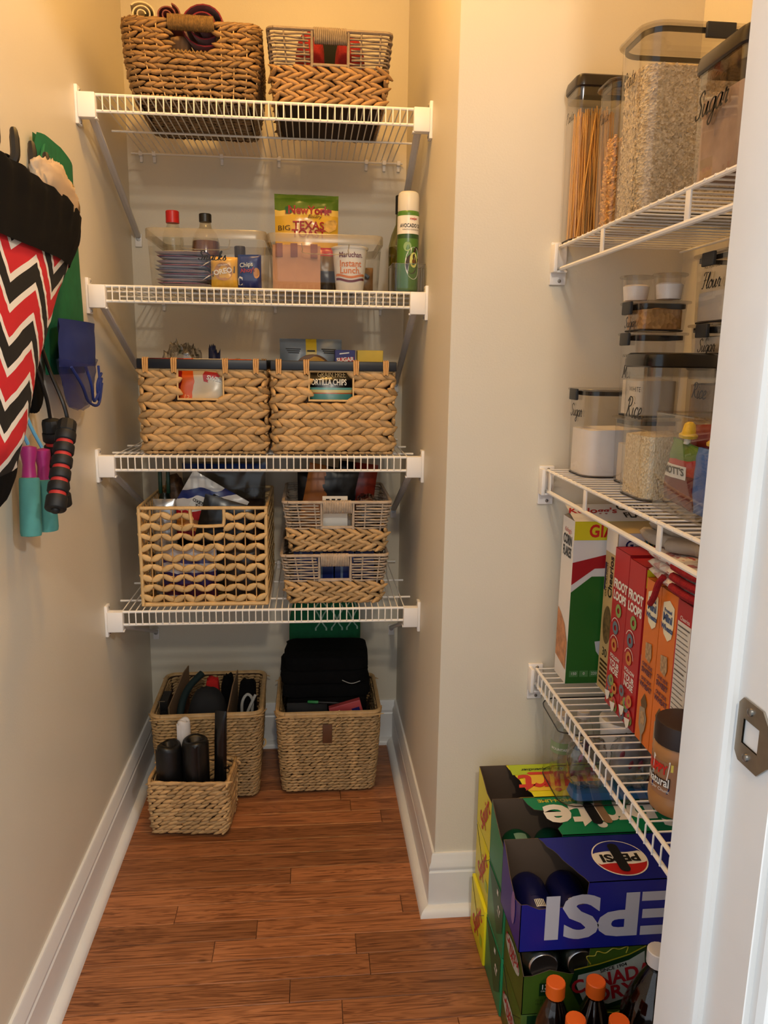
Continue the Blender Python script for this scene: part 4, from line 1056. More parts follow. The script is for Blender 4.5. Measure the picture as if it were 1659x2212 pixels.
decal(root, ell(0.006, 0.069, 0.0105, 0.017), cyl_w((0, 0, 0), 0.0259, -pi/2+0.25), mat('avocado_flesh', (0.80, 0.82, 0.48), 0.5))
decal(root, ell(0.006, 0.066, 0.0045, 0.0055), cyl_w((0, 0, 0), 0.0262, -pi/2+0.25), mat('avocado_stone', (0.42, 0.27, 0.13), 0.5))
decal(root, ell(-0.010, 0.0985, 0.0095, 0.0105), sw, mat('seal_green', (0.55, 0.68, 0.45), 0.5))
bottle('olive_oil_bottle', 'dark oil bottle with black neck behind the avocado oil spray', 'bottle', (0.2185, 1.955, z2+0.004), [(0.026, 0), (0.028, 0.003), (0.028, 0.115), (0.022, 0.140), (0.0115, 0.165), (0.0105, 0.198)], (0.0125, 0.190, 0.232), glass('olive_glass', (0.62, 0.60, 0.36)), mat('black_cap', (0.04, 0.04, 0.045), 0.35), liquid=([(0.026, 0.003), (0.0265, 0.10), (0.0265, 0.112)], mat('olive_oil', (0.42, 0.40, 0.12), 0.2)))

# ================================================================ baskets with navy rails
z3 = Z3+0.009
bread = bands('bread_bag_print', 'X', [(-0.12, (0.55, 0.07, 0.08)), (-0.022, (0.86, 0.36, 0.10)), (0.002, (0.83, 0.77, 0.66)), (0.085, (0.86, 0.36, 0.10)), (0.12, (.86, .36, .1))], 0.25, 0.035, 16)
r_, bw = pouch('bread_bag', 'orange and clear bread bag showing through the basket window', 'bag', (-0.262, 1.895, z3), 0.24, 0.215, 0.10, bread, 11, wr=0.005)
b2 = lambda a, b: bw(a, b)+Vector((0, -0.0012, 0))
decal(r_, [(0.012, 0.163), (0.066, 0.147), (0.070, 0.163), (0.070, 0.180), (0.015, 0.186), (0.010, 0.178)], b2, red_ink)
text(r_, 'SWEET', 0.0135, lambda a, b: bw(a, b)+Vector((0, -0.0024, 0)), white_ink, at=(0.040, 0.168), rot=-0.2, bold=0.03)
text(r_, '12', 0.014, b2, mat('peach_ink', (0.93, 0.72, 0.5)), at=(-0.028, 0.126), rot=-0.2)
blob('plastic_bag', 'crumpled clear bread bag above the navy rail basket', 'bag', (-0.322, 2.000, z3+0.030), (0.088, 0.06, 0.212), film, 21, 0.26, 0.5, scale=26, n=36)
blob('bread_bag_end', 'dark blue twisted bag end beside the crumpled clear bag', 'bag', (-0.240, 1.992, z3+0.020), (0.034, 0.04, 0.214), mat('dark_blue_film', (0.10, 0.14, 0.27), 0.25), 23, 0.3, 0.7, scale=20)
chip = bands('grey_chip_bag_print', 'X', [(-0.12, (0.44, 0.49, 0.54)), (-0.014, (0.78, 0.66, 0.16)), (0.014, (0.44, 0.49, 0.54)), (0.12, (.44, .49, .54))], 0.35)
r_, cwp = pouch('chip_bag', 'blue-grey chip bag with a yellow stripe standing in the basket with navy rail', 'bag', (0.000, 2.012, z3), 0.158, 0.268, 0.055, chip, 14, wr=0.005, rz=0.04)
c2 = lambda k: (lambda a, b: cwp(a, b)+Vector((0, -k, 0)))
decal(r_, ell(0.004, 0.190, 0.046, 0.040, 32), c2(0.001), mat('sun_brown', (0.45, 0.30, 0.14), 0.5)); decal(r_, ell(0.004, 0.189, 0.042, 0.036, 32), c2(0.0017), mat('sun_gold', (0.78, 0.58, 0.16), 0.5))
for xx in (-0.045, 0.045):
    for k in range(3): decal(r_, [(xx-0.019+0.003*k, 0.242-0.0045*k), (xx+0.019-0.002*k, 0.241-0.0045*k), (xx+0.019-0.002*k, 0.2432-0.0045*k), (xx-0.019+0.003*k, 0.2442-0.0045*k)], c2(0.001), black_ink)
decal(r_, [(-0.010, 0.2365), (0.010, 0.2365), (0.010, 0.2400), (-0.010, 0.2400)], c2(0.001), black_ink)
tort = bands('tortilla_bag_print', 'Z', [(0.0, (0.30, 0.58, 0.55)), (0.136, (0.75, 0.38, 0.20)), (0.139, (0.85, 0.78, 0.5)), (0.146, (0.40, 0.66, 0.64)), (0.151, (0.06, 0.06, 0.07)), (0.19, (0.06, .06, .07))], 0.25)
r_, twp = pouch('tortilla_chip_bag', 'black and teal tortilla chip bag showing through the basket window', 'bag', (0.045, 1.89, z3), 0.135, 0.192, 0.075, tort, 15, wr=0.003)
t2 = lambda a, b: twp(a, b)+Vector((0, -0.0014, 0))
text(r_, 'TORTILLA CHIPS', 0.0200, t2, white_ink, at=(-0.006, 0.1635), bold=0.02, sx=0.62)
text(r_, 'GRAIN FREE', 0.0185, t2, mat('pale_ink', (0.62, 0.62, 0.60)), at=(0.004, 0.1810), bold=0.01, sx=0.68)
blue_box = mat('ultramarine_carton', (0.17, 0.18, 0.47), 0.45); yel_box = mat('yellow_carton', (0.83, 0.71, 0.20), 0.45)
r_ = carton('sugar_carton', 'blue sugar carton with red lettering panel standing in the basket', 'box', (0.084, 1.958, z3), (0.050, 0.036, 0.240), blue_box, 0.04)
pw = plane_w((0, -0.0186, 0), (1, 0, 0), (0, 0, 1))
decal(r_, [(-0.014, 0.2300), (0.010, 0.2330), (0.010, 0.2360), (-0.014, 0.2330)], pw, white_ink)
decal(r_, [(-0.022, 0.210), (0.020, 0.213), (0.022, 0.2245), (-0.018, 0.2215)], pw, red_ink)
text(r_, 'SUGAR', 0.0135, plane_w((0, -0.0190, 0), (1, 0, 0), (0, 0, 1)), white_ink, at=(0.0, 0.2175), bold=0.03, rot=0.07)
r_ = carton('yellow_carton', 'plain yellow carton standing in the basket behind the navy rail', 'box', (0.147, 1.958, z3), (0.064, 0.045, 0.240), yel_box, 0.0)
decal(r_, [(-0.018, 0.203), (0.024, 0.203), (0.022, 0.2085), (0.010, 0.2120), (-0.012, 0.2120), (-0.018, 0.209)], plane_w((0, -0.0232, 0), (1, 0, 0), (0, 0, 1)), mat('maroon_ink', (0.42, 0.13, 0.16), 0.5))

# ================================================================ lower niche shelf: open basket and small cord baskets
z4 = Z4+0.012
kar = bands('roasted_snack_print', 'Z', [(0.08, (0.06, 0.06, 0.06)), (0.165, (0.55, 0.12, 0.20)), (0.185, (0.80, 0.50, 0.18)), (0.215, (0.72, 0.10, 0.14)), (0.236, (0.88, 0.86, 0.84)), (0.268, (0.14, 0.20, 0.45)), (0.288, (0.85, 0.84, 0.82)), (0.34, (.85, .84, .82))], 0.22, 0.05, 14)
r_, kw = pouch('roasted_snack_bag', 'white, red and black snack bag leaning pointed above the open weave basket', 'bag', (-0.331, 1.948, z4+0.10), 0.160, 0.20, 0.032, kar, 31, ry=0.55, wr=0.006)
r_.children[0].location = (0, 0, -0.10); 
for v in r_.children[0].data.vertices: v.co.z += 0.10
k2 = lambda e: (lambda a, b: kw(a, b)+Vector((0, -e, 0)))
decal(r_, [(-0.012, 0.150), (0.052, 0.158), (0.058, 0.180), (-0.006, 0.176)], k2(0.0012), black_ink)
decal(r_, [(0.002, 0.164), (0.045, 0.169), (0.045, 0.1715), (0.002, 0.167)], k2(0.002), white_ink)
decal(r_, [(-0.045, 0.118), (0.012, 0.126), (0.010, 0.148), (-0.046, 0.140)], k2(0.001), white_ink)
text(r_, 'OXETANO', 0.0110, k2(0.002), black_ink, at=(-0.017, 0.139), bold=0.03, rot=0.1); text(r_, 'TANG', 0.0110, k2(0.002), black_ink, at=(-0.016, 0.128), bold=0.03, rot=0.1)
r_, zw = pouch('zip_bag', 'clear zip bag with a blue zip edge in the open weave basket', 'bag', (-0.237, 2.104, z4), 0.225, 0.312, 0.034, glass('zip_film', (0.72, 0.74, 0.76), 1.6, 0.15, 0.2, (0.35, 0.34, 0.33)), 33, wr=0.008)
mb = MB(); mb.grid(lambda u, v: zw((u-.5)*0.225, 0.285+0.022*v), 16, 2); mb.obj('zip_strip', mat('zip_blue', (0.10, 0.22, 0.50), 0.35), r_)
r_, bw3 = pouch('black_snack_bag', 'black snack bag seen through the handle of the open weave basket', 'bag', (-0.262, 1.902, z4+0.020), 0.130, 0.230, 0.030, mat('black_film', (0.055, 0.055, 0.06), 0.25), 35, ry=0.28)
pouch('foil_bag', 'silver foil bag at the side of the open weave basket', 'bag', (-0.362, 1.908, z4), 0.056, 0.245, 0.034, mat('silver_film', (0.70, 0.70, 0.70), 0.22, metal=0.7, var=0.2, nscale=25), 36, ry=0.0)
r_, pw2 = pouch('purple_snack_bag', 'purple and white snack bag low in the front of the open weave basket', 'bag', (-0.298, 1.865, z4), 0.130, 0.135, 0.026, bands('purple_print', 'Z', [(0.0, (0.72, 0.70, 0.72)), (0.02, (0.30, 0.12, 0.22)), (0.05, (0.22, 0.16, 0.40)), (0.08, (0.78, 0.78, 0.82)), (0.105, (0.23, 0.20, 0.48)), (0.118, (0.80, 0.80, 0.84)), (0.14, (.8, .8, .84))], 0.3, 0.02, 25), 37)
decal(r_, ell(-0.045, 0.034, 0.010, 0.010), lambda a, b: pw2(a, b)+Vector((0, -0.001, 0)), mat('orange_ink', (0.82, 0.47, 0.16)))
pouch('dark_snack_bag', 'dark brown snack bag at the back of the open weave basket', 'bag', (-0.178, 2.022, z4), 0.105, 0.225, 0.07, mat('dark_brown_film', (0.20, 0.14, 0.10), 0.35, var=0.3, nscale=20), 38)
pouch('dark_snack_bag', 'tan dark crinkled bag low behind the purple snack bag', 'bag', (-0.170, 1.866, z4), 0.085, 0.13, 0.026, mat('smoky_film', (0.22, 0.18, 0.16), 0.3, var=0.4, nscale=30), 39)
root = thing('spray_bottle', 'dark green clip-top bottle beside the snack bags in the open weave basket', 'bottle', (-0.3775, 1.996, z4))
dg = mat('dark_green_plastic', (0.05, 0.22, 0.15), 0.4)
mb = MB(); mb.lathe([(0.020, 0), (0.021, 0.004), (0.021, 0.20), (0.019, 0.222), (0.014, 0.234), (0.010, 0.245)], 20); mb.obj('bottle', mat('dark_bottle', (0.06, 0.12, 0.09), 0.3), root)
for sx in (-1, 1):
    mb = MB(); mb.rbox((sx*0.010, 0, 0.274), (0.009, 0.010, 0.062), 0.002); mb.obj('prong', dg, root)
blob('nut_bag', 'clear bag of brown nuts behind the green clip-top bottle', 'bag', (-0.366, 2.062, z4+0.012), (0.055, 0.060, 0.268), mat('brown_nuts', (0.36, 0.25, 0.15), 0.5, var=0.5, nscale=120), 41, 0.12, 0.7)

zt = Z4+0.003+0.1335+0.007
pouch('chip_pouch', 'orange pouch with dark leaf print in the stacked cord basket', 'bag', (0.026, 1.968, zt+0.013), 0.130, 0.175, 0.030, bands('orange_pouch_print', 'X', [(-0.08, (0.62, 0.36, 0.14)), (0.030, (0.06, 0.05, 0.05)), (0.08, (.06, .05, .05))], 0.4, 0.04, 40), 51, ry=0.2)
pouch('chip_pouch', 'black pouch with a red patch in the stacked cord basket', 'bag', (0.104, 2.016, zt+0.007), 0.105, 0.185, 0.036, bands('black_red_print', 'X', [(-0.08, (0.05, 0.045, 0.05)), (0.028, (0.50, 0.14, 0.08)), (0.06, (.5, .14, .08))], 0.3, 0.03, 25), 52, ry=0.12)
blob('clear_snack_bag', 'small crinkled clear bag of dark snacks in the stacked cord basket', 'bag', (0.139, 1.908, zt+0.001), (0.058, 0.060, 0.122), film, 53, 0.14, 0.7, scale=24, n=32)
blob('dark_snacks', 'dark bundle inside the crinkled clear bag in the stacked cord basket', 'bag', (0.139, 1.908, zt+0.010), (0.038, 0.040, 0.098), mat('dark_snack', (0.10, 0.09, 0.08), 0.5, var=0.4, nscale=60), 54, 0.08, 0.7)
pouch('dark_packet', 'dark ribbed packet at the back of the stacked cord basket', 'bag', (0.003, 2.050, zt), 0.080, 0.165, 0.04, mat('charcoal_film', (0.13, 0.12, 0.12), 0.3), 55)
root = thing('price_card', 'white card with black print tucked behind the wrapped handle', 'card', (0.058, 1.850, zt)); root.rotation_euler = (-0.05, 0, 0)
mb = MB(); mb.rbox((0, 0, 0.0645), (0.062, 0.003, 0.129), 0.001); mb.obj('card', mat('white_card', (0.86, 0.85, 0.82), 0.6), root)
for k, xx in enumerate((-0.018, -0.004, 0.010)):
    mb = MB(); mb.box((xx, -0.002, 0.119), (0.009, 0.0006, 0.007)); mb.obj('print_block', black_ink, root, smooth=False)
blob('folded_packet', 'grey and white folded packet behind the upper handle hole', 'packet', (0.060, 1.886, zt+0.001), (0.086, 0.04, 0.084), mat('grey_white_film', (0.60, 0.59, 0.58), 0.35, var=0.35, nscale=18), 57, 0.08, 0.5)
zb = Z4+0.003+0.007
bl = bands('blue_packet_print', 'X', [(-0.05, (0.10, 0.16, 0.42)), (-0.010, (0.45, 0.52, 0.62)), (-0.004, (0.09, 0.15, 0.42)), (0.02, (0.14, 0.22, 0.50)), (0.05, (.1, .16, .4))], 0.35)
for k in range(4):
    r_ = carton('blue_packet', 'blue packet standing in the lower small cord basket', 'packet', (-0.0198+0.0515*k, 1.93+0.012*(k % 2), zb), (0.049, 0.10, 0.1245-0.004*(k % 2)), bl, 0.0, 'blue packets in the lower cord basket')

# ================================================================ floor baskets
binbag = mat('black_bin_bag', (0.055, 0.055, 0.058), 0.38, var=0.2, nscale=40, bump=0.2, bscale=120)
def bag_roll(label, loc, r, h, rz=0.0, rx=0.0, m=None, core=True):
    root = thing('bin_bag_roll', label, 'bag roll', loc, rz); root.rotation_euler = (rx, 0, rz)
    mb = MB(); n = 30
    mb.loft([[(r*s_*(1+0.03*cos(3*a+1)+0.02*(a/(2*pi)))*cos(a), r*s_*(1+0.03*cos(3*a+1)+0.02*(a/(2*pi)))*sin(a), z+0.003*sin(2*a)) for a in [2*pi*k/n for k in range(n)]] for s_, z in ((0.97, 0), (1, 0.004), (1.0, h*0.5), (1.0, h-0.012), (0.93, h-0.003), (0.80, h), (0.45, h-0.002), (0.42, h-0.03))], True, True)
    mb.obj('roll', m or binbag, root, ang=180)
    mb = MB(); mb.grid(lambda u, v: ((r*1.02+0.004*u)*cos(-2.3-0.5*u), (r*1.02+0.004*u)*sin(-2.3-0.5*u), 0.004+(h-0.010+0.004*sin(9*u))*v), 5, 4); mb.obj('loose_end', m or binbag, root)
    return root
bag_roll('black bin bag roll standing at the end of the small rush basket', (-0.3665, 1.856, 0.0095), 0.031, 0.222, 0.2)
bag_roll('fatter black bin bag roll standing beside the tall folded bag', (-0.2990, 1.852, 0.0095), 0.0335, 0.235, 1.1)
bag_roll('white bag roll standing behind the black bin bag rolls', (-0.3345, 1.8955, 0.0095), 0.0165, 0.268, 0.4, 0.0, mat('white_bag_roll', (0.86, 0.85, 0.85), 0.4, var=0.08, nscale=40))
r_, _ = pouch('folded_bin_bag', 'tall folded shiny black bag leaning out of the small rush basket', 'bag', (-0.2440, 1.866, 0.0095), 0.032, 0.305, 0.020, mat('shiny_black_film', (0.06, 0.06, 0.065), 0.2), 61, ry=0.035, wr=0.002, rz=-0.2, wscale=18)
card_m = mat('plain_cardboard', (0.52, 0.41, 0.29), 0.85, var=0.06, nscale=30)
def sheet(label, pts, th, m, name='cardboard_sheet', cat='cardboard'):
    """stiff sheet: quad given by 4 corner points"""
    P = [Vector(p) for p in pts]; n = (P[1]-P[0]).cross(P[3]-P[0]).normalized()*th
    mb = MB(); k = len(P); mb.add([p-n for p in P]+[p+n for p in P], [tuple(reversed(range(k))), tuple(range(k, 2*k))]+[(i, (i+1) % k, k+(i+1) % k, k+i) for i in range(k)])
    return tag(mb.obj(name, m, smooth=False), label, cat)
sheet('brown cardboard sheet beside the bracket in the left floor basket', [(-0.386, 1.990, 0.012), (-0.372, 2.200, 0.012), (-0.368, 2.205, 0.300), (-0.375, 2.150, 0.300), (-0.392, 2.005, 0.262)], 0.0015, card_m)
sheet('brown cardboard divider beside the grey cable in the left floor basket', [(-0.224, 1.990, 0.012), (-0.222, 2.140, 0.012), (-0.218, 2.150, 0.306), (-0.225, 2.075, 0.290), (-0.231, 1.985, 0.255)], 0.0015, card_m)
blob('dark_cloth_bag', 'rounded black soft bag in the left floor basket', 'bag', (-0.291, 2.035, 0.010), (0.114, 0.10, 0.293), mat('charcoal_cloth', (0.085, 0.085, 0.09), 0.85), 71, 0.03, 0.75)
mb = MB(); mb.tube(crom([(-0.372, 1.998, 0.12), (-0.366, 2.035, 0.235), (-0.352, 2.088, 0.278), (-0.318, 2.132, 0.305)], 5), 0.0105, 8); tag(mb.obj('padded_strap', mat('dark_teal_cloth', (0.06, 0.14, 0.14), 0.8), ang=60), 'dark teal padded strap beside the black soft bag', 'strap')
blob('red_cloth', 'scrap of red cloth behind the black soft bag', 'cloth', (-0.290, 2.142, 0.014), (0.040, 0.04, 0.275), mat('bright_red_cloth', (0.75, 0.10, 0.09), 0.9), 73, 0.08, 0.4)
blob('black_gadget', 'black bundle next to the red scrap of cloth', 'bundle', (-0.2465, 2.138, 0.014), (0.036, 0.05, 0.280), cl_black, 74, 0.08, 0.4)
blob('black_bundle', 'black rumpled bundle of cables in the left floor basket corner', 'bundle', (-0.1870, 2.095, 0.014), (0.050, 0.115, 0.275), cl_black, 75, 0.09, 0.40, scale=26)
gcab = mat('grey_cable', (0.60, 0.60, 0.58), 0.5)
for k in range(2):
    mb = MB(); P = crom([(-0.194, 2.014, 0.20), (-0.194, 2.018, 0.262), (-0.180, 2.024, 0.285), (-0.166, 2.020, 0.272), (-0.167, 2.014, 0.235)] if k == 0 else [(-0.186, 1.996, 0.225), (-0.172, 2.000, 0.258), (-0.160, 2.006, 0.283), (-0.156, 2.01, 0.290)], 6)
    mb.tube(P, 0.0042, 7); tag(mb.obj('grey_cable', gcab), ('looped grey cable in front of the black cable bundle', 'grey cable end pointing up against the basket rim')[k], 'cable')
root = thing('metal_bracket', 'dark metal box bracket with a bright edge on the left floor basket', 'bracket', (-0.4035, 2.03, 0.215))
mb = MB(); mb.box((0, 0, -0.014), (0.020, 0.07, 0.164)); mb.obj('body', mat('dark_metal', (0.13, 0.13, 0.13), 0.4, metal=0.6), root, smooth=False)
mb = MB(); mb.tube([(0.004, -0.036, 0.069), (-0.016, -0.036, 0.069), (-0.010, -0.036, 0.069), (-0.0105, -0.036, 0.002), (0.002, -0.036, 0.001)], 0.0012, 5); mb.obj('bright_edge', steel, root)
mb = MB(); mb.lathe([(0.007, -0.001), (0.0095, 0.001), (0.0095, 0.003), (0.006, 0.003)], 18, (0.000, -0.0355, 0.034), rot=Matrix.Rotation(pi/2, 3, 'X')); mb.obj('ring', black_ink, root)

# heap of black folded cloth (right floor basket): separate folded garments
for k in range(7):
    rd = random.Random(80+k); h_ = 0.044
    blob('folded_cloth', 'folded black garment in the heap of the right floor basket', 'clothing', (0.045 if k < 4 else 0.038+rd.uniform(-.006, .006), 2.110+0.001*k, 0.102+0.040*k), (0.226 if k < 4 else 0.244+rd.uniform(-.008, .008), 0.165, h_), cl_black, 80+k, 0.05, 0.26, group='heap of black folded cloth', scale=10, n=40)
root = thing('patterned_cushion', 'green cushion with a pale lattice print behind the black cloth heap', 'cushion', (0.040, 2.232, 0.30)); root.rotation_euler = (-0.02, 0, 0)
gr = mat('emerald_fabric', (0.05, 0.40, 0.24), 0.85, var=0.1, nscale=60)
def cush(x, z): return 0.022*max(0, 1-abs(x/0.108)**3)**.5*max(0, 1-abs((z-0.10)/0.20)**3)**.5
def chw(z): return 0.108 if z < 0.10 else 0.108*sqrt(max(0.0, 1-((z-0.10)/0.172)**2.0))*1.0
mb = MB()
for s_ in (-1, 1): mb.grid(lambda u, v: ((u-.5)*2*chw(v*0.27), s_*cush((u-.5)*2*0.107, v*0.27), v*0.27), 20, 16)
mb.obj('cover', gr, root, ang=180)
lat = mat('pale_lattice_print', (0.66, 0.78, 0.70), 0.85)
for cx in (-0.012, 0.036, 0.082):
    for sg in (-1, 1):
        mb = MB(); P = []
        for k in range(49):
            z = 0.10+0.168*k/48
            x = cx+sg*(0.0085+0.0075*sin(2*pi*(z-0.1)/0.068+1.5)+0.0012*(1 if sin(4*pi*(z-.1)/0.068) > 0.7 else 0))
            P.append((x, z))
        vs = []; 
        for x, z in P:
            if abs(x) > chw(z)-0.003: continue
            for d_ in (-0.0024, 0.0024): vs.append((x+d_, -cush(x, z)-0.0012, z))
        if len(vs) > 4:
            mb.add(vs, [(2*i, 2*i+1, 2*i+3, 2*i+2) for i in range(len(vs)//2-1)]); mb.obj('lattice', lat, root)
sheet('sliver of orange card behind the green cushion', [(-0.082, 2.24, 0.18), (-0.055, 2.248, 0.18), (-0.055, 2.255, 0.40), (-0.062, 2.25, 0.40)], 0.002, mat('orange_card', (0.72, 0.36, 0.12), 0.6), 'orange_card', 'card')
root = thing('pen', 'green capped pen lying on the dark pouch in the right floor basket', 'pen', (-0.012, 1.995, 0.272), -0.15)
mb = MB(); mb.lathe([(0.003, 0), (0.0042, 0.002), (0.0042, 0.028), (0.0035, 0.030)], 12, rot=Matrix.Rotation(pi/2, 3, 'Y')); mb.obj('cap', mat('green_cap', (0.10, 0.45, 0.22), 0.4), root)
mb = MB(); mb.lathe([(0.0030, 0.030), (0.0032, 0.075), (0.001, 0.088)], 10, rot=Matrix.Rotation(pi/2, 3, 'Y')); mb.obj('barrel', black_ink, root)
pouch('dark_pouch', 'charcoal pouch under the green pen in the right floor basket', 'pouch', (-0.014, 2.004, 0.010), 0.112, 0.255, 0.022, mat('charcoal_cloth', (0.085, 0.085, 0.09), 0.85), 91, rx=0.0)
mb = MB(); mb.tube([(-0.075, 1.990, 0.240), (-0.02, 1.987, 0.2415), (0.03, 1.989, 0.240)], 0.004, 8); tag(mb.obj('blue_tube', mat('dark_blue_plastic', (0.13, 0.12, 0.38), 0.35)), 'dark blue rod along the front rim of the right floor basket', 'rod')
r_ = carton('cracker_packet', 'pinkish red packet with blue print tilted in the right floor basket', 'packet', (0.118, 2.001, 0.155), (0.090, 0.018, 0.110), mat('pink_red_film', (0.66, 0.27, 0.28), 0.35, var=0.12, nscale=30), 0.10, rot=(-0.02, -0.26, 0.03))
for (x0, x1) in ((-0.022, -0.006), (0.016, 0.038)):
    dgrid(r_, x0, x1, 0.072, 0.092, plane_w((0, -0.0097, 0), (1, 0, 0), (0, 0, 1)), mat('dark_blue_plastic', (0.13, 0.12, 0.38), 0.35), nu=2)
mb = MB(); mb.tube(crom([(0.085, 2.03, 0.318), (0.11, 2.02, 0.312), (0.135, 2.022, 0.318)], 4), 0.0012, 5); tag(mb.obj('zip_edge', mat('grey_cable', (0.6, .6, .58))), 'thin pale zip edge in the black cloth heap', 'zip')

# ================================================================ left wall: hook rack and what hangs on it
blk = mat('black_iron', (0.045, 0.042, 0.04), 0.45)
root = thing('hook_rack', 'black wall rack with curved hooks on the left wall', 'hook rack', (XL, 1.24, 1.49))
mb = MB(); mb.rbox((0.010, 0, 0), (0.020, 0.42, 0.040), 0.004); mb.obj('back_bar', blk, root)
for yy_ in (-0.12, -0.045, 0.03, 0.105, 0.172):
    mb = MB(); mb.tube(crom([(0.018, yy_, 0.004), (0.040, yy_, -0.006), (0.052, yy_+0.003, 0.004), (0.052, yy_+0.008, 0.028), (0.050, yy_+0.012, 0.048)], 4), [0.0075]*8+[0.007]*6+[0.006, 0.0055, 0.004], 8); mb.obj('hook', blk, root)

# chevron plastic-bag holder
m, nt, b = _nt('chevron_cotton'); N = nt.nodes; L = nt.links
tc = N.new('ShaderNodeTexCoord'); sp_ = N.new('ShaderNodeSeparateXYZ'); L.new(tc.outputs['Object'], sp_.inputs[0])
def mth(op, a, bb=None, c=None):
    n = N.new('ShaderNodeMath'); n.operation = op
    for i, v in enumerate((a, bb, c)):
        if v is None: continue
        if isinstance(v, (int, float)): n.inputs[i].default_value = v
        else: L.new(v, n.inputs[i])
    return n.outputs[0]
yy0, zz0 = sp_.outputs[1], sp_.outputs[2]
u_ = mth('MULTIPLY_ADD', yy0, 0.956, mth('MULTIPLY', zz0, -0.292)); v_ = mth('MULTIPLY_ADD', yy0, 0.292, mth('MULTIPLY', zz0, 0.956))
v_ = mth('MULTIPLY_ADD', mth('PINGPONG', mth('ADD', u_, 0.098), 0.090), 0.75, v_)
fr_ = mth('FRACT', mth('DIVIDE', v_, 0.087))
cr = N.new('ShaderNodeValToRGB'); cr.color_ramp.interpolation = 'CONSTANT'; e = cr.color_ramp.elements
for i in range(2): e.new(0.5)
for i, (p, c) in enumerate(((0.0, (0.03, 0.03, 0.034)), (0.34, (0.93, 0.91, 0.87)), (0.48, (0.80, 0.10, 0.15)), (0.86, (0.93, 0.91, 0.87)))):
    e[i].position = p; e[i].color = (*lin(c), 1)
L.new(fr_, cr.inputs[0]); L.new(cr.outputs[0], b.inputs['Base Color']); b.inputs['Roughness'].default_value = 0.85
chev = m
root = thing('bag_holder', 'red, white and black chevron bag holder with black cuff on the wall rack', 'bag holder', (-0.430, 1.21, 1.03))
# outline: far edge and near edge of the hanging sock as a function of height
def edge_far(z):
    T = [(-0.036, -0.150), (-0.02, -0.095), (0.0, -0.072), (0.03, -0.060), (0.10, -0.005), (0.175, 0.06), (0.245, 0.14), (0.31, 0.222), (0.33, 0.245), (0.375, 0.305), (0.42, 0.335), (0.445, 0.285), (0.46, 0.18)]
    for (a, p), (c, q) in zip(T, T[1:]):
        if z <= c: return p+(q-p)*max(0, (z-a))/(c-a)
    return T[-1][1]
def near(z): return -0.34+0.06*max(0, (0.1-z))/0.1
def body(u, v, z0, z1, s_, fat):
    zb_ = z0+(z1-z0)*v
    yf, yn = edge_far(zb_), near(zb_)
    y = yn+(yf-yn)*u
    tilt = 0.0
    k = max(0.0, 1-abs(2*u-1)**2.4)**0.55
    kz = min(1.0, 0.25+max(0, (zb_+0.035))/0.12)*min(1.0, max(0.0, 0.432-zb_)/0.05+0.85)
    return (s_*fat*k*kz+0.0035*nz(y*9, zb_*9, s_, 1)+0.0015*nz(y, zb_, s_, 45), y, zb_+tilt)
mb = MB()
for s_ in (1, -1): mb.grid(lambda u, v: body(u, v, -0.004, 0.345, s_, 0.034), 30, 36)
mb.obj('sleeve', chev, root, ang=180)
mb = MB()
blkc = mat('black_cotton', (0.028, 0.028, 0.03), 0.95, var=0.2, nscale=30, spec=0.15)
for s_ in (1, -1): mb.grid(lambda u, v: (lambda p: (p[0], p[1]+0.002, p[2]-(0.028 if False else 0.0)))(body(u, v, 0.325, 0.430, s_, 0.040+0.003*sin(60*u)*v)), 46, 12)
mb.obj('cuff', blkc, root, ang=180)
mb = MB()
for s_ in (1, -1): mb.grid(lambda u, v: body(u, v, -0.036, 0.018, s_, 0.035), 24, 8)
mb.obj('toe', blkc, root, ang=180)
mb = MB(); mb.tube(crom([(-0.030, 0.038, 0.425), (-0.026, 0.046, 0.448), (-0.020, 0.0495, 0.463), (-0.019, 0.060, 0.4662), (-0.020, 0.0705, 0.463), (-0.026, 0.074, 0.448), (-0.030, 0.080, 0.425)], 5), 0.0022, 6); mb.obj('hanging_loop', blkc, root)
tanbag = glass('tan_plastic_film', (0.80, 0.70, 0.58), 1.2, 0.3, 0.82, (0.76, 0.67, 0.56))
blob('plastic_bag', 'crumpled tan plastic bag stuffed in the top of the chevron bag holder', 'bag', (-0.414, 1.365, 1.412), (0.034, 0.190, 0.098), tanbag, 101, 0.27, 0.85, scale=16, n=40)
# green apron / tote behind
root = thing('green_tote', 'flat emerald green tote hanging against the left wall', 'tote', (XL+0.014, 1.585, 1.17))
def tote(s_):
    def f(u, v):
        z = v*0.42; hw = 0.125-0.012*v
        y = (u-.5)*2*hw+0.012*sin(z*7)
        zz = z-(0.035*max(0, abs(u-.36)-0.2) if v > .9 else 0)-0.03*(u < .02)*v
        return (s_*0.009*max(0, 1-abs(2*u-1)**4)+0.004*nz(y*14, z*6, 3, 1), y, zz)
    return f
mb = MB()
for s_ in (1, -1): mb.grid(tote(s_), 16, 24)
mb.obj('cloth', gr, root, ang=180)
mb = MB(); mb.tube(crom([(0.004, -0.06, 0.41), (0.022, -0.150, 0.345), (0.026, -0.173, 0.3255), (0.022, -0.155, 0.330), (0.004, -0.03, 0.40)], 5), 0.003, 6); mb.obj('strap', gr, root)
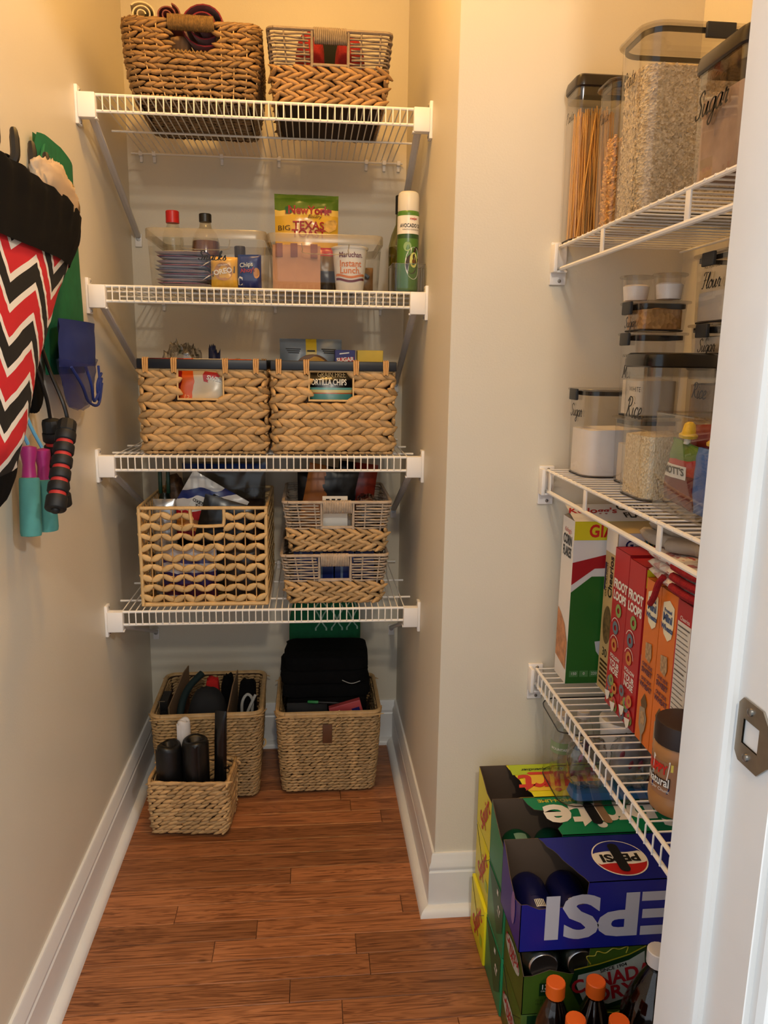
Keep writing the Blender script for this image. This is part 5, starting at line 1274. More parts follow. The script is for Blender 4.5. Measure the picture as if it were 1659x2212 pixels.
# blue net bag
bluem = mat('royal_blue_cloth', (0.08, 0.16, 0.42), 0.8); netm = glass('blue_net', (0.62, 0.66, 0.80), 0.5, 0.4, 0.32, (0.10, 0.18, 0.48))
root = thing('net_bag', 'royal blue net bag hanging in front of the green tote', 'net bag', (-0.446, 1.552, 1.10))
mb = MB()
for s_ in (1, -1): mb.grid(lambda u, v: (s_*0.010*max(0, 1-abs(2*u-1)**3)+0.005*nz(u*4, v*3, s_), (u-.5)*0.235+0.012*v, 0.085+0.085*v), 14, 6)
mb.obj('cloth_top', bluem, root, ang=180)
mb = MB()
for s_ in (1, -1): mb.grid(lambda u, v: (s_*0.016*max(0, 1-abs(2*u-1)**3)*(0.3+v)+0.006*nz(u*5, v*5, s_+2), (u-.5)*(0.15+0.09*v**.6)+0.010*nz(v*5, u*3, 1), 0.0+0.088*v+0.012*abs(2*u-1)), 16, 8)
mb.obj('net', netm, root, ang=180)
for k in range(3):
    mb = MB(); mb.tube(crom([(0.016, -0.10+0.09*k, 0.085), (0.022, -0.06+0.06*k, 0.05), (0.018, -0.01+0.035*k, 0.018), (0.02, 0.05, 0.010+0.02*k), (0.016, 0.10, 0.05+.01*k)], 5), 0.0028, 6); mb.obj('fold', bluem, root)
blob('black_visor', 'black rounded cap hanging behind the jump rope', 'cap', (-0.4735, 1.368, 1.108), (0.030, 0.085, 0.10), blkc, 111, 0.06, 0.8)
# jump ropes
foam = mat('black_foam', (0.06, 0.06, 0.062), 0.6); ringm = mat('red_foam', (0.72, 0.17, 0.15), 0.6)
ropek = mat('black_rope', (0.06, 0.045, 0.045), 0.35)
def foam_handle(root, a, b):
    a, b = Vector(a), Vector(b); d = (b-a); L_ = d.length; q = d.to_track_quat('Z', 'Y').to_matrix()
    M_ = q.to_4x4(); M_.translation = a
    g = MB(M=M_); g.lathe([(0.004, -0.004), (0.0135, -0.001), (0.0155, 0.004), (0.0158, 0.018), (0.014, 0.021)], 10); hd = g.obj('handle', foam, root, ang=25)
    n = 6; st = (L_-0.020)/n
    g = MB(M=M_); g.lathe([(0.0132, 0.019), (0.0132, L_-0.004)], 18); g.obj('core', ringm, hd)
    for k in range(n):
        z = 0.020+st*k; e = 0.0062 if k < n-1 else 0.0
        g = MB(M=M_); g.lathe([(0.0135, z), (0.0162, z+0.001), (0.0165, z+0.003), (0.0165, z+st-e-0.002), (0.0150, z+st-e), (0.010, z+st-e+0.0004)], 20); g.obj('foam_ring', foam, hd, ang=50)
    g = MB(M=M_); g.lathe([(0.007, L_-0.001), (0.007, L_+0.003), (0.005, L_+0.005)], 12); g.obj('end_plug', foam, hd)
root = thing('jump_rope', 'jump rope with black foam handles ringed in red', 'jump rope', (0, 0, 0))
foam_handle(root, (-0.402, 1.318, 1.097), (-0.402, 1.228, 0.966)); foam_handle(root, (-0.437, 1.343, 1.097), (-0.437, 1.374, 0.945))
mb = MB(); mb.tube(crom([(-0.402, 1.320, 1.100), (-0.408, 1.320, 1.130), (-0.430, 1.334, 1.18), (-0.452, 1.352, 1.235), (-0.4745, 1.330, 1.30), (-0.4770, 1.235, 1.385), (-0.483, 1.1830, 1.430), (-0.4680, 1.1832, 1.464), (-0.4585, 1.1835, 1.482), (-0.4530, 1.1865, 1.4925), (-0.4520, 1.195, 1.4962), (-0.4530, 1.2035, 1.4925), (-0.4585, 1.2065, 1.482), (-0.4680, 1.2068, 1.464), (-0.483, 1.2070, 1.430), (-0.4770, 1.225, 1.385), (-0.4750, 1.292, 1.295), (-0.4540, 1.326, 1.20), (-0.440, 1.336, 1.14), (-0.437, 1.342, 1.100)], 6), 0.0032, 7); mb.obj('rope', ropek, root)
root = thing('jump_rope', 'light blue jump rope with magenta and teal handles', 'jump rope', (0, 0, 0))
mag = mat('magenta_plastic', (0.66, 0.17, 0.45), 0.4); teal = mat('teal_foam', (0.30, 0.56, 0.53), 0.8, var=0.06, nscale=60); lb = mat('light_blue_cord', (0.38, 0.66, 0.80), 0.35)
for (a, b) in (((-0.455, 1.282, 1.059), (-0.455, 1.266, 0.916)), ((-0.447, 1.321, 1.050), (-0.447, 1.325, 0.912))):
    a, b = Vector(a), Vector(b); d = b-a; L_ = d.length; M_ = d.to_track_quat('Z', 'Y').to_matrix().to_4x4(); M_.translation = a
    g = MB(M=M_); g.lathe([(0.006, -0.002), (0.0125, 0), (0.0130, 0.008), (0.0095, 0.028), (0.011, 0.045), (0.012, 0.055)], 20); hd = g.obj('handle', mag, root)
    g = MB(M=M_); g.lathe([(0.0120, 0.049), (0.0150, 0.050), (0.0158, 0.054), (0.0166, L_-0.006), (0.0155, L_), (0.010, L_+0.001)], 24); g.obj('grip', teal, hd)
mb = MB(); mb.tube(crom([(-0.455, 1.283, 1.063), (-0.470, 1.276, 1.12), (-0.4850, 1.285, 1.25), (-0.4858, 1.322, 1.38), (-0.483, 1.3330, 1.430), (-0.4680, 1.3332, 1.464), (-0.4585, 1.3335, 1.482), (-0.4530, 1.3365, 1.4925), (-0.4520, 1.345, 1.4962), (-0.4530, 1.3535, 1.4925), (-0.4585, 1.3565, 1.482), (-0.4680, 1.3568, 1.464), (-0.483, 1.3570, 1.430), (-0.4858, 1.352, 1.38), (-0.4850, 1.318, 1.25), (-0.468, 1.312, 1.12), (-0.447, 1.321, 1.054)], 6), 0.0030, 7); mb.obj('cord', lb, root)
# ================================================================ right wall: canisters
gasket = glass('grey_gasket', (0.35, 0.34, 0.33), 1.0, 0.2, 0.55, (0.22, 0.21, 0.21))
latch_m = mat('charcoal_latch', (0.17, 0.18, 0.19), 0.5); pop_m = mat('black_pop_lid', (0.06, 0.055, 0.055), 0.22)
brown_lid = mat('dark_brown_lid', (0.13, 0.10, 0.09), 0.25)
clear_c = glass('canister_plastic', (0.955, 0.955, 0.95), 0.9, 0.03)
CG = 'clear storage canisters on the right wall shelves'
def canister(label, x0, x1, y0, y1, z, h, r=0.016, lid='flat', latch=None, taper=0.003, lidm=None, name='canister'):
    w, d = x1-x0, y1-y0
    root = thing(name, label, 'canister', ((x0+x1)/2, (y0+y1)/2, z), 0.0, CG)
    hb = h-(0.004 if lid == 'flat' else 0.022)
    mb = MB(); mb.rprism(0, 0, w, d, r, [(taper+0.004, 0.0), (taper+0.001, 0.002), (taper, 0.006), (0.0, hb)], 5, True, False); mb.obj('body', clear_c, root)
    mb = MB(); mb.tube([(x, y, 0.0022) for x, y in rrect(w-2*taper-0.002, d-2*taper-0.002, r, 5)], 0.0014, 5, closed=True); mb.obj('base_edge', gasket, root)
    if lid == 'flat':
        mb = MB(); mb.rprism(0, 0, w+0.012, d+0.012, r+0.005, [(0.001, hb), (0, hb+0.001), (0, hb+0.003), (0.001, h)], 5); ld = mb.obj('lid', clear_s, root)
        mb = MB(); mb.rprism(0, 0, w-0.004, d-0.004, r, [(0, hb-0.008), (0, hb-0.001), (0.003, hb-0.001), (0.003, hb-0.008)], 5, False, False); mb.obj('seal', gasket, ld)
        for sd in (latch or ()):
            mb = MB()
            if sd == 'x':
                mb.rbox((-w/2-0.006, 0, hb-0.007), (0.006, min(0.036, d*0.4), 0.021), 0.0016)
            else:
                mb.rbox((0, -d/2-0.006, hb-0.007), (min(0.044, w*0.4), 0.006, 0.021), 0.0016)
            mb.obj('latch', latch_m, ld)
    else:
        mb = MB(); mb.rprism(0, 0, w+0.006, d+0.006, r+0.003, [(0.002, hb), (0, hb+0.002), (0, hb+0.012), (0.002, h-0.003), (0.007, h)], 5); ld = mb.obj('lid', lidm or pop_m, root)
        mb = MB(); mb.rprism(0, 0, w-0.003, d-0.003, r, [(0, hb-0.014), (0, hb)], 5, False, False); mb.obj('collar', glass('collar_plastic', (0.70, 0.69, 0.67), 1.3, 0.1), ld)
    return root
def left_w(root_w, off=0.0012): # lettering frame on the face towards -x
    return lambda a, b: Vector((-root_w/2-off, -a, b))
def front_w(d, off=0.0012):
    return lambda a, b: Vector((a, -d/2-off, b))
def fill(name, label, cat, root, x0, x1, y0, y1, z, h, m, r=0.014, bumpy=0.004, seed=0):
    mb = MB(); w, d = x1-x0-0.0125, y1-y0-0.0125
    ring = rrect(w, d, r, 5); n = len(ring)
    rings = [[(x, y, zz) for x, y in ring] for zz in (0.005, h*0.5)]+[[(x, y, h+bumpy*nz(x*30+seed, y*30, 0)) for x, y in ring]]
    for s_ in (0.7, 0.35, 0.05): rings.append([(x*s_, y*s_, h+bumpy*(1-s_)*1.2+bumpy*nz(x*s_*30+seed, y*s_*30, 0)) for x, y in ring])
    mb.loft(rings); o = mb.obj(name, m, None); o.location = ((x0+x1)/2, (y0+y1)/2, z)
    return stuff(o, label, cat)

def grains(name, c0, c1, c2, scale, stretch=(1, 1, 1), rough=0.75):
    m, nt, b = _nt(name); N = nt.nodes; L = nt.links
    tc = N.new('ShaderNodeTexCoord'); mp = N.new('ShaderNodeMapping'); mp.inputs['Scale'].default_value = stretch; L.new(tc.outputs['Object'], mp.inputs[0])
    v = N.new('ShaderNodeTexVoronoi'); v.inputs['Scale'].default_value = scale; L.new(mp.outputs[0], v.inputs['Vector'])
    cr = N.new('ShaderNodeValToRGB'); e = cr.color_ramp.elements; e.new(0.5)
    for i, (p, c) in enumerate(((0.0, c0), (0.5, c1), (1.0, c2))): e[i].position = p; e[i].color = (*lin(c), 1)
    sp = N.new('ShaderNodeSeparateColor'); L.new(v.outputs['Color'], sp.inputs[0]); L.new(sp.outputs[0], cr.inputs[0]); L.new(cr.outputs[0], b.inputs['Base Color'])
    bp = N.new('ShaderNodeBump'); bp.inputs['Strength'].default_value = 0.9; bp.inputs['Distance'].default_value = 0.002; L.new(v.outputs['Distance'], bp.inputs['Height']); L.new(bp.outputs[0], b.inputs['Normal'])
    b.inputs['Roughness'].default_value = rough
    return m
oatm = grains('rolled_oats', (0.66, 0.57, 0.44), (0.78, 0.70, 0.57), (0.88, 0.82, 0.71), 240, (1, 1, 1.3))
ricem = grains('rice_grains', (0.80, 0.71, 0.55), (0.86, 0.79, 0.64), (0.92, 0.87, 0.75), 420, (1, 1, 0.6))
sugarm = mat('white_sugar', (0.93, 0.91, 0.90), 0.8, var=0.03, nscale=30); flourm = mat('white_flour', (0.82, 0.79, 0.74), 0.9, var=0.06, nscale=15)
brownm = grains('brown_sugar', (0.62, 0.44, 0.24), (0.70, 0.52, 0.30), (0.76, 0.58, 0.35), 130)
pastam = mat('spaghetti', (0.88, 0.66, 0.30), 0.45, island=0.14)

zr1 = R1+0.0035
# spaghetti
b_ = (0.467, 0.560, 1.418, 1.487)
root = canister('tall spaghetti canister with dark lid next to the pier', *b_, zr1, 0.278, 0.012, 'pop', lidm=brown_lid)
script(root, 'Pasta', 0.0090, left_w(0.093), black_ink, at=(0.0, 0.212))
mb = MB(); rd = random.Random(3)
for k in range(110):
    a = Vector((rd.uniform(-0.036, 0.036), rd.uniform(-0.026, 0.026), 0.006)); bb = Vector((a.x*0.6+rd.uniform(-0.016, 0.016), a.y*0.7+rd.uniform(-0.010, 0.010), 0.222+rd.uniform(-0.010, 0.010)))
    mb.tube([a, bb], 0.0013, 5)
o = mb.obj('spaghetti', pastam, None); o.location = ((b_[0]+b_[1])/2, (b_[2]+b_[3])/2, zr1); stuff(o, 'bundle of dry spaghetti inside the tall canister', 'pasta')
# macaroni
b_ = (0.487, 0.575, 1.300, 1.372)
root = canister('slim macaroni canister between the spaghetti and the oats', *b_, zr1, 0.232, 0.016, 'flat')
script(root, 'Pasta', 0.0088, left_w(0.088), black_ink, at=(0.0, 0.178))
mb = MB(); rd = random.Random(6)
for k in range(420):
    side = rd.random(); w_, d_ = 0.060, 0.044
    x, y = (-w_/2+0.004*rd.random(), rd.uniform(-d_/2, d_/2)) if side < 0.6 else (rd.uniform(-w_/2, w_/2), -d_/2+0.004*rd.random())
    z = 0.012+0.134*rd.random(); a = rd.uniform(0, pi); t = Vector((rd.uniform(-1, 1), rd.uniform(-1, 1), rd.uniform(-1, 1))).normalized(); q = t.orthogonal().normalized()*0.004
    p = Vector((x, y, z)); mb.tube([p-t*0.006, p+q*0.4, p+t*0.006], 0.0024, 5)
mb.box((0, 0, 0.080), (0.058, 0.042, 0.132))
o = mb.obj('macaroni', mat('macaroni', (0.86, 0.66, 0.38), 0.5, island=0.1), None); o.location = ((b_[0]+b_[1])/2, (b_[2]+b_[3])/2, zr1); stuff(o, 'golden macaroni filling the slim canister', 'pasta')
# oats
b_ = (0.482, 0.690, 1.165, 1.282)
root = canister('big canister of rolled oats with clear latched lid', *b_, zr1, 0.262, 0.030, 'flat', ('y',))
script(root, 'Oats', 0.0120, lambda a, b: Vector((-0.104-0.0014, -a, b)), black_ink, at=(0.0, 0.200))
oats_o = fill('rolled_oats', 'pale rolled oats heaped in the big canister', 'oats', root, *b_, zr1, 0.212, oatm, 0.026, 0.008)
mb = MB(); rd = random.Random(9); w_, d_ = 0.1945, 0.1035
for k in range(2600):
    u = rd.random()
    if u < 0.62: p = Vector((rd.uniform(-w_/2+.02, w_/2-.02), -d_/2-0.0006, 0)); n_ = Vector((0, -1, 0))
    else: p = Vector((-w_/2-0.0006, rd.uniform(-d_/2+.02, d_/2-.02), 0)); n_ = Vector((-1, 0, 0))
    if u > 0.9: a = rd.uniform(pi, 1.5*pi); p = Vector((-w_/2+0.026+0.0262*cos(a), -d_/2+0.026+0.0262*sin(a), 0)); n_ = Vector((cos(a), sin(a), 0))
    p.z = 0.008+0.200*rd.random()
    n_ = (n_+Vector((rd.uniform(-.5, .5), rd.uniform(-.5, .5), rd.uniform(-.5, .5)))).normalized(); t = n_.orthogonal().normalized(); bb = n_.cross(t); r_ = rd.uniform(0.0022, 0.0036); a0 = rd.random()*6
    mb.add([p+t*(r_*cos(a0+i*pi/3))+bb*(r_*0.75*sin(a0+i*pi/3)) for i in range(6)], [(0, 1, 2, 3, 4, 5)])
stuff(mb.obj('oat_flakes', mat('oat_flake', (0.80, 0.73, 0.61), 0.8, island=0.2), oats_o, smooth=False))
# dark-lidded sugar canister
b_ = (0.478, 0.620, 0.880, 1.000)
root = canister('short dark-lidded sugar canister in front of the oats', *b_, zr1, 0.152, 0.014, 'pop', lidm=brown_lid)
script(root, 'Sugar', 0.0150, left_w(0.142), black_ink, at=(-0.012, 0.088), w=0.22)
fill('sugar', 'tan sugar clinging inside the short dark-lidded canister', 'sugar', root, *b_, zr1, 0.098, mat('tan_sugar', (0.64, 0.54, 0.47), 0.85, var=0.15, nscale=40), 0.010)

zr2 = R2+0.0035
b_ = (0.496, 0.632, 1.352, 1.466)
root = canister('wide canister half full of white sugar next to the pier', *b_, zr2, 0.163, 0.030, 'flat', ('x',))
script(root, 'Sugar', 0.0118, left_w(0.136), black_ink, at=(0.004, 0.120), w=0.22)
fill('sugar', 'white sugar filling the lower half of the wide canister', 'sugar', root, *b_, zr2, 0.088, sugarm, 0.026)
b_ = (0.500, 0.612, 1.105, 1.218)
root = canister('rice canister with thick black push-top lid behind the fruit pouches', *b_, zr2, 0.226, 0.026, 'pop')
script(root, 'Rice', 0.0165, left_w(0.112), black_ink, at=(0.004, 0.138), w=0.2)
text(root, 'WHITE', 0.0105, left_w(0.112), black_ink, at=(0.004, 0.170), space=1.1, sx=1.2)
fill('rice', 'white rice filling the lower part of the black-lidded canister', 'rice', root, *b_, zr2, 0.100, ricem, 0.022)
# stack behind the rice
st = (0.540, 0.625, 1.252, 1.338)
root = canister('plain clear canister at the bottom of the stack behind the rice', *st, zr2, 0.118, 0.016, 'flat')
fill('flour', 'pale flour in the bottom canister of the stack', 'flour', root, *st, zr2, 0.07, flourm)
root = canister('pancake mix canister stacked under the brown sugar canister', *st, zr2+0.119, 0.142, 0.016, 'flat', ('x',))
script(root, 'Mix', 0.0115, left_w(0.085), black_ink, at=(0.004, 0.074), w=0.2)
text(root, 'PANCAKE', 0.0075, left_w(0.085), black_ink, at=(0.004, 0.103), sx=1.2)
fill('pancake_mix', 'pale pancake mix in the lower part of its canister', 'baking mix', root, *st, zr2+0.119, 0.062, flourm)
root = canister('shallow light brown sugar canister in the stack behind the rice', *st, zr2+0.262, 0.050, 0.016, 'flat', ('x',))
script(root, 'Sugar', 0.0090, left_w(0.085), black_ink, at=(0.004, 0.014), w=0.22)
text(root, 'LIGHT BROWN', 0.0060, left_w(0.085), black_ink, at=(0.004, 0.0295), sx=1.2)
fill('brown_sugar', 'light brown sugar filling the shallow canister', 'sugar', root, *st, zr2+0.262, 0.036, brownm)
for k, (cx, cy) in enumerate(((0.558, 1.321), (0.595, 1.273))):
    root = thing('powder_tub', ('small round clear tub of white powder nearer the pier, topping the stack', 'small round clear tub of white powder topping the stack beside the flour canister')[k], 'tub', (cx, cy, zr2+0.3125))
    mb = MB(); mb.lathe([(0.021, 0), (0.022, 0.002), (0.0245, 0.040)], 28, cap1=False); mb.obj('body', clear_c, root)
    mb = MB(); mb.lathe([(0.028, 0.040), (0.0285, 0.041), (0.0285, 0.043), (0.027, 0.044)], 28); mb.obj('lid', clear_s, root)
    mb = MB(); mb.lathe([(0.0195, 0.003), (0.0222, 0.026), (0.018, 0.029), (0.001, 0.030)], 24); o = mb.obj('white_powder', sugarm); o.location = (cx, cy, zr2+0.3125); stuff(o, ('white powder in the small round tub nearer the pier', 'white powder in the small round tub beside the flour canister')[k], 'powder')
st2 = (0.620, 0.7145, 1.128, 1.245)
root = canister('second rice canister with black lid under the raw sugar', *st2, zr2, 0.222, 0.014, 'pop')
script(root, 'Rice', 0.0130, left_w(0.098), black_ink, at=(0.0, 0.165), w=0.2)
fill('rice', 'tan rice nearly filling the second black-lidded canister', 'rice', root, *st2, zr2, 0.178, mat('tan_rice', (0.70, 0.60, 0.48), 0.8, var=0.12, nscale=200), 0.010)
z_ = zr2+0.2225
root = canister('shallow raw sugar canister under the flour canister', *st2, z_, 0.050, 0.014, 'flat', ('x',))
script(root, 'Sugar', 0.0105, left_w(0.098), black_ink, at=(0.010, 0.014), w=0.2); text(root, 'RAW', 0.0075, left_w(0.098), black_ink, at=(0.010, 0.0325), sx=1.2)
fill('raw_sugar', 'pale raw sugar in the shallow canister under the flour', 'sugar', root, *st2, z_, 0.030, mat('raw_sugar', (0.75, 0.70, 0.62), 0.8, var=0.1, nscale=60), 0.010)
root = canister('tall flour canister on top of the raw sugar', *st2, z_+0.0505, 0.108, 0.014, 'flat', ('x',))
script(root, 'Flour', 0.0125, left_w(0.098), black_ink, at=(0.006, 0.062), w=0.2); text(root, 'ALL PURPOSE', 0.0068, left_w(0.098), black_ink, at=(0.006, 0.086), sx=1.15)
fill('flour', 'off-white flour filling half of the tall canister', 'flour', root, *st2, z_+0.0505, 0.050, flourm, 0.010)

# clear bin with fruit pouches
root = thing('pouch_bin', 'clear deep bin of fruit pouches in front of the rice canister', 'bin', (0.586, 0.997, zr2))
mb = MB(); mb.rprism(0, 0, 0.165, 0.190, 0.010, [(0.006, 0.0), (0.004, 0.003), (0.0, 0.138), (0.0, 0.140), (0.002, 0.140)], 4, True, False); mb.obj('body', clear_s, root)
mb = MB(); mb.tube([(x, y, 0.140) for x, y in rrect(0.165, 0.190, 0.010, 4)], 0.0016, 5, closed=True); mb.obj('rim', clear_s, root)
capy = mat('yellow_spout_cap', (0.88, 0.74, 0.14), 0.4); pred = bands('red_pouch_print', 'Z', [(0, (0.45, 0.10, 0.09)), (0.055, (0.72, 0.18, 0.15)), (0.078, (0.36, 0.50, 0.22)), (0.1, (.36, .5, .22))], 0.25, 0.02, 30); pblue = mat('blue_pouch_film', (0.30, 0.47, 0.76), 0.3, var=0.15, nscale=25)
pgreen = bands('green_pouch_print', 'Z', [(0, (0.62, 0.14, 0.14)), (0.05, (0.35, 0.50, 0.22)), (0.1, (.4, .55, .25))], 0.25, 0.02, 30)
def spout_pouch(label, loc, rz, ry, m, seed, lay=0.0):
    r_, f = pouch('fruit_pouch', label, 'pouch', loc, 0.076, 0.092, 0.024, m, seed, ry=ry, rx=lay, group='fruit pouches in the clear deep bin')
    r_.rotation_euler = (0, 0, rz)
    M = rotm(lay, ry)
    mb = MB(M=M); mb.lathe([(0.005, 0.090), (0.005, 0.102)], 12); mb.obj('spout', white_ink, r_)
    mb = MB(M=M); mb.lathe([(0.006, 0.098), (0.0125, 0.099), (0.0130, 0.103), (0.0095, 0.106), (0.0075, 0.118), (0.004, 0.121)], 18); mb.obj('cap', capy, r_)
    return r_, f
r_, f = spout_pouch('red and green fruit pouch pressed against the bin wall towards the pantry', (0.5265, 1.043, zr2+0.010), -1.5, 0.12, pred, 121)
dgrid(r_, -0.028, 0.026, 0.041, 0.060, lambda a, b: f(a, b+0.1*a)+Vector((0, -0.0006, 0)), white_ink, nu=18, nv=8)
text(r_, "MOTT'S", 0.0145, lambda a, b: f(a, b)+Vector((0, -0.0016, 0)), black_ink, at=(-0.002, 0.051), rot=0.1, bold=0.03)
spout_pouch('red fruit pouch lying upside down at the far end of the bin', (0.559, 1.043, zr2+0.036), -1.5, 3.05, pred, 122)[0].location.z += 0.09
spout_pouch('green topped fruit pouch standing between the red ones', (0.592, 1.043, zr2+0.012), -1.5, -0.08, pgreen, 123)
spout_pouch('green topped fruit pouch leaning at the near end of the bin', (0.559, 0.957, zr2+0.014), -1.5, 0.10, pgreen, 124)
spout_pouch('red fruit pouch deep in the bin behind the pressed one', (0.626, 1.030, zr2+0.012), -1.5, 0.1, pred, 126)
spout_pouch('light blue fruit pouch at the near end of the bin', (0.5265, 0.957, zr2+0.006), -1.5, 0.05, pblue, 125)

# ================================================================ cereal boxes
zr3 = R3+0.0035
def cereal(label, x0, x1, y0, y1, h, mf, ms, mt, group=None, name='cereal_box', flap=0.0):
    w, d = x1-x0, y1-y0
    root = thing(name, label, 'cereal box', ((x0+x1)/2, (y0+y1)/2, zr3), 0.0, group)
    mb = MB(); c = [(-w/2, -d/2), (w/2, -d/2), (w/2, d/2), (-w/2, d/2)]; vs = [(x, y, z) for z in (0, h) for x, y in c]
    mb.i = 0; mb.add(vs, [(0, 1, 5, 4), (2, 3, 7, 6)]); mb.i = 1; mb.add(vs, [(3, 0, 4, 7), (1, 2, 6, 5), (3, 2, 1, 0)])
    mb.obj('carton', [mf, ms], root, smooth=False)
    mb = MB(); mb.i = 0; f = flap
    mb.add([(-w/2, -d/2, h), (w/2, -d/2, h), (w/2, d/2-0.004, h+f), (-w/2, d/2-0.004, h+f), (-w/2, -d/2, h-0.0008), (w/2, -d/2, h-0.0008), (w/2, d/2-0.004, h+f-0.0008), (-w/2, d/2-0.004, h+f-0.0008)], [(0, 1, 2, 3), (7, 6, 5, 4), (0, 4, 5, 1), (2, 6, 7, 3), (0, 3, 7, 4), (1, 5, 6, 2)])
    mb.obj('top_flap', mt, root, smooth=False)
    if f:
        mb = MB(); mb.add([(-w/2, -d/2+0.002, h-0.0005), (-w/2, d/2, h-0.0005), (-w/2+0.035, d/2-0.01, h+f*0.75), (-w/2+0.035, -d/2+0.02, h+f*0.3)], [(0, 1, 2, 3)]); mb.obj('dust_flap', mat('grey_board', (0.55, 0.53, 0.50), 0.9), root)
    fw_ = plane_w((0, -d/2-0.0008, 0), (1, 0, 0), (0, 0, 1)); sw_ = plane_w((-w/2-0.0008, 0, 0), (0, -1, 0), (0, 0, 1))
    k = d-0.004; tw_ = plane_w((0, -d/2, h+0.0007), (1, 0, 0), (0, k, f))
    return root, fw_, sw_, tw_, w, d
wht = mat('white_board', (0.90, 0.89, 0.88), 0.5)
cfg = mat('cereal_green', (0.13, 0.40, 0.13), 0.45); cfy = mat('cereal_yellow', (0.87, 0.82, 0.13), 0.45)
root, F, S, T, w, d = cereal('white and green giant corn flakes box next to the pier', 0.505, 0.695, 1.400, 1.468, 0.332, wht, wht, wht, flap=0.022)
dgrid(root, -w/2, w/2, 0.295, 0.332, F, cfy, nu=1); o_ = plane_w((0, -d/2-0.0014, 0), (1, 0, 0), (0, 0, 1))
text(root, 'GIANT SIZE', 0.034, o_, mat('bright_red', (0.80, 0.12, 0.07)), at=(0.012, 0.312), bold=0.03, space=1.05, sx=0.85)
# plain green swoosh panel with a bowl (no bird)
decal(root, [(-w/2, 0.0), (w/2, 0.0), (w/2, 0.045), (0.04, 0.075), (0.005, 0.115), (-0.004, 0.165), (0.006, 0.205), (-0.02, 0.222), (-0.055, 0.222), (-w/2, 0.190)], F, cfg)
decal(root, [(-w/2, 0.205), (-0.05, 0.238), (0.01, 0.240), (0.03, 0.262), (-0.02, 0.268), (-w/2, 0.250)], F, mat('cereal_red', (0.66, 0.09, 0.13), 0.45))
bowl = [(-0.040, 0.088), (0.06, 0.098), (w/2, 0.098), (w/2, 0.02), (0.02, 0.028), (-0.020, 0.045), (-0.036, 0.068)]
decal(root, bowl, o_, mat('bowl_grey', (0.78, 0.78, 0.80), 0.4))
o2 = plane_w((0, -d/2-0.0020, 0), (1, 0, 0), (0, 0, 1))
for (a, b, r_, m_) in ((-0.006, 0.080, 0.016, 'g'), (0.008, 0.062, 0.012, 'r'), (0.03, 0.085, 0.016, 'g'), (0.055, 0.08, 0.016, 'g')):
    decal(root, ell(a, b, r_, r_*0.85, 9), o2, mat('flake_gold', (0.82, 0.58, 0.22), 0.6, var=0.2, nscale=80) if m_ == 'g' else mat('berry_red', (0.75, 0.16, 0.10), 0.5))
for k, t_ in enumerate(('150', '0', '220', '4')):
    decal(root, [(-0.088+0.021*k, 0.014), (-0.070+0.021*k, 0.014), (-0.070+0.021*k, 0.027), (-0.088+0.021*k, 0.027)], o_, mat('panel_green', (0.30, 0.52, 0.30)))
    text(root, t_, 0.008, o2, white_ink, at=(-0.079+0.021*k, 0.021))
text(root, 'CORN', 0.027, S, black_ink, at=(0.0, 0.288), bold=0.03, sx=0.62); text(root, 'FLAKES', 0.027, S, black_ink, at=(0.0, 0.264), bold=0.03, sx=0.55)
text(root, "Kellogg's", 0.013, S, red_ink, at=(0.0, 0.308), shear=0.3, sx=0.85)
decal(root, [(-d/2+0.002, 0.04), (d/2-0.004, 0.028), (d/2-0.002, 0.085), (0.012, 0.118), (-0.014, 0.135), (-d/2+0.002, 0.142)], S, mat('flakes_photo', (0.74, 0.52, 0.36), 0.6, var=0.3, nscale=70))
text(root, "Kellogg's", 0.028, T, red_ink, at=(-0.050, 0.040), shear=0.35, bold=0.02)
text(root, 'CORN', 0.030, T, black_ink, at=(0.040, 0.052), bold=0.03, sx=0.8); text(root, 'FLAKES', 0.026, T, black_ink, at=(0.044, 0.022), bold=0.03, sx=0.8)
# oat crunch
tan = mat('oat_tan_board', (0.78, 0.69, 0.49), 0.5)
root, F, S, T, w, d = cereal('tan oat crunch cereal box between corn flakes and the red boxes', 0.568, 0.716, 1.338, 1.392, 0.322, bands('oat_front', 'Z', [(0, (0.78, 0.69, 0.49)), (0.285, (0.20, 0.47, 0.62)), (0.322, (0.2, .47, .62))], 0.5), tan, tan, flap=0.012)
text(root, 'FAMILY SIZE', 0.026, F, mat('gold_ink', (0.72, 0.66, 0.36)), at=(0.012, 0.303), bold=0.03, sx=0.75)
dgrid(root, -w/2, -w/2+0.05, 0.278, 0.322, plane_w((0, -d/2-0.0012, 0), (1, 0, 0), (0, 0, 1)), wht, nu=1)
text(root, 'G', 0.022, plane_w((0, -d/2-0.0018, 0), (1, 0, 0), (0, 0, 1)), mat('navy_ink', (0.08, 0.09, 0.35)), at=(-0.054, 0.300), shear=0.2, bold=0.03); text(root, 'General', 0.006, plane_w((0, -d/2-0.0018, 0), (1, 0, 0), (0, 0, 1)), black_ink, at=(-0.034, 0.304)); text(root, 'Mills', 0.006, plane_w((0, -d/2-0.0018, 0), (1, 0, 0), (0, 0, 1)), black_ink, at=(-0.036, 0.297))
text(root, 'Cheerios', 0.026, S, black_ink, at=(0.006, 0.232), rot=pi/2, bold=0.02, sx=0.85); text(root, 'OAT CRUNCH', 0.012, S, black_ink, at=(-0.014, 0.222), rot=pi/2, sx=0.85)
decal(root, [(-0.024, 0.20), (-0.019, 0.20), (-0.019, 0.255), (-0.024, 0.255)], S, mat('navy_ink', (0.08, 0.09, 0.35)))
decal(root, ell(0.002, 0.135, 0.019, 0.038), S, mat('oat_rings_photo', (0.42, 0.35, 0.22), 0.6, var=0.5, nscale=110))
text(root, '30', 0.024, S, black_ink, at=(0.0, 0.078), rot=pi/2*0)
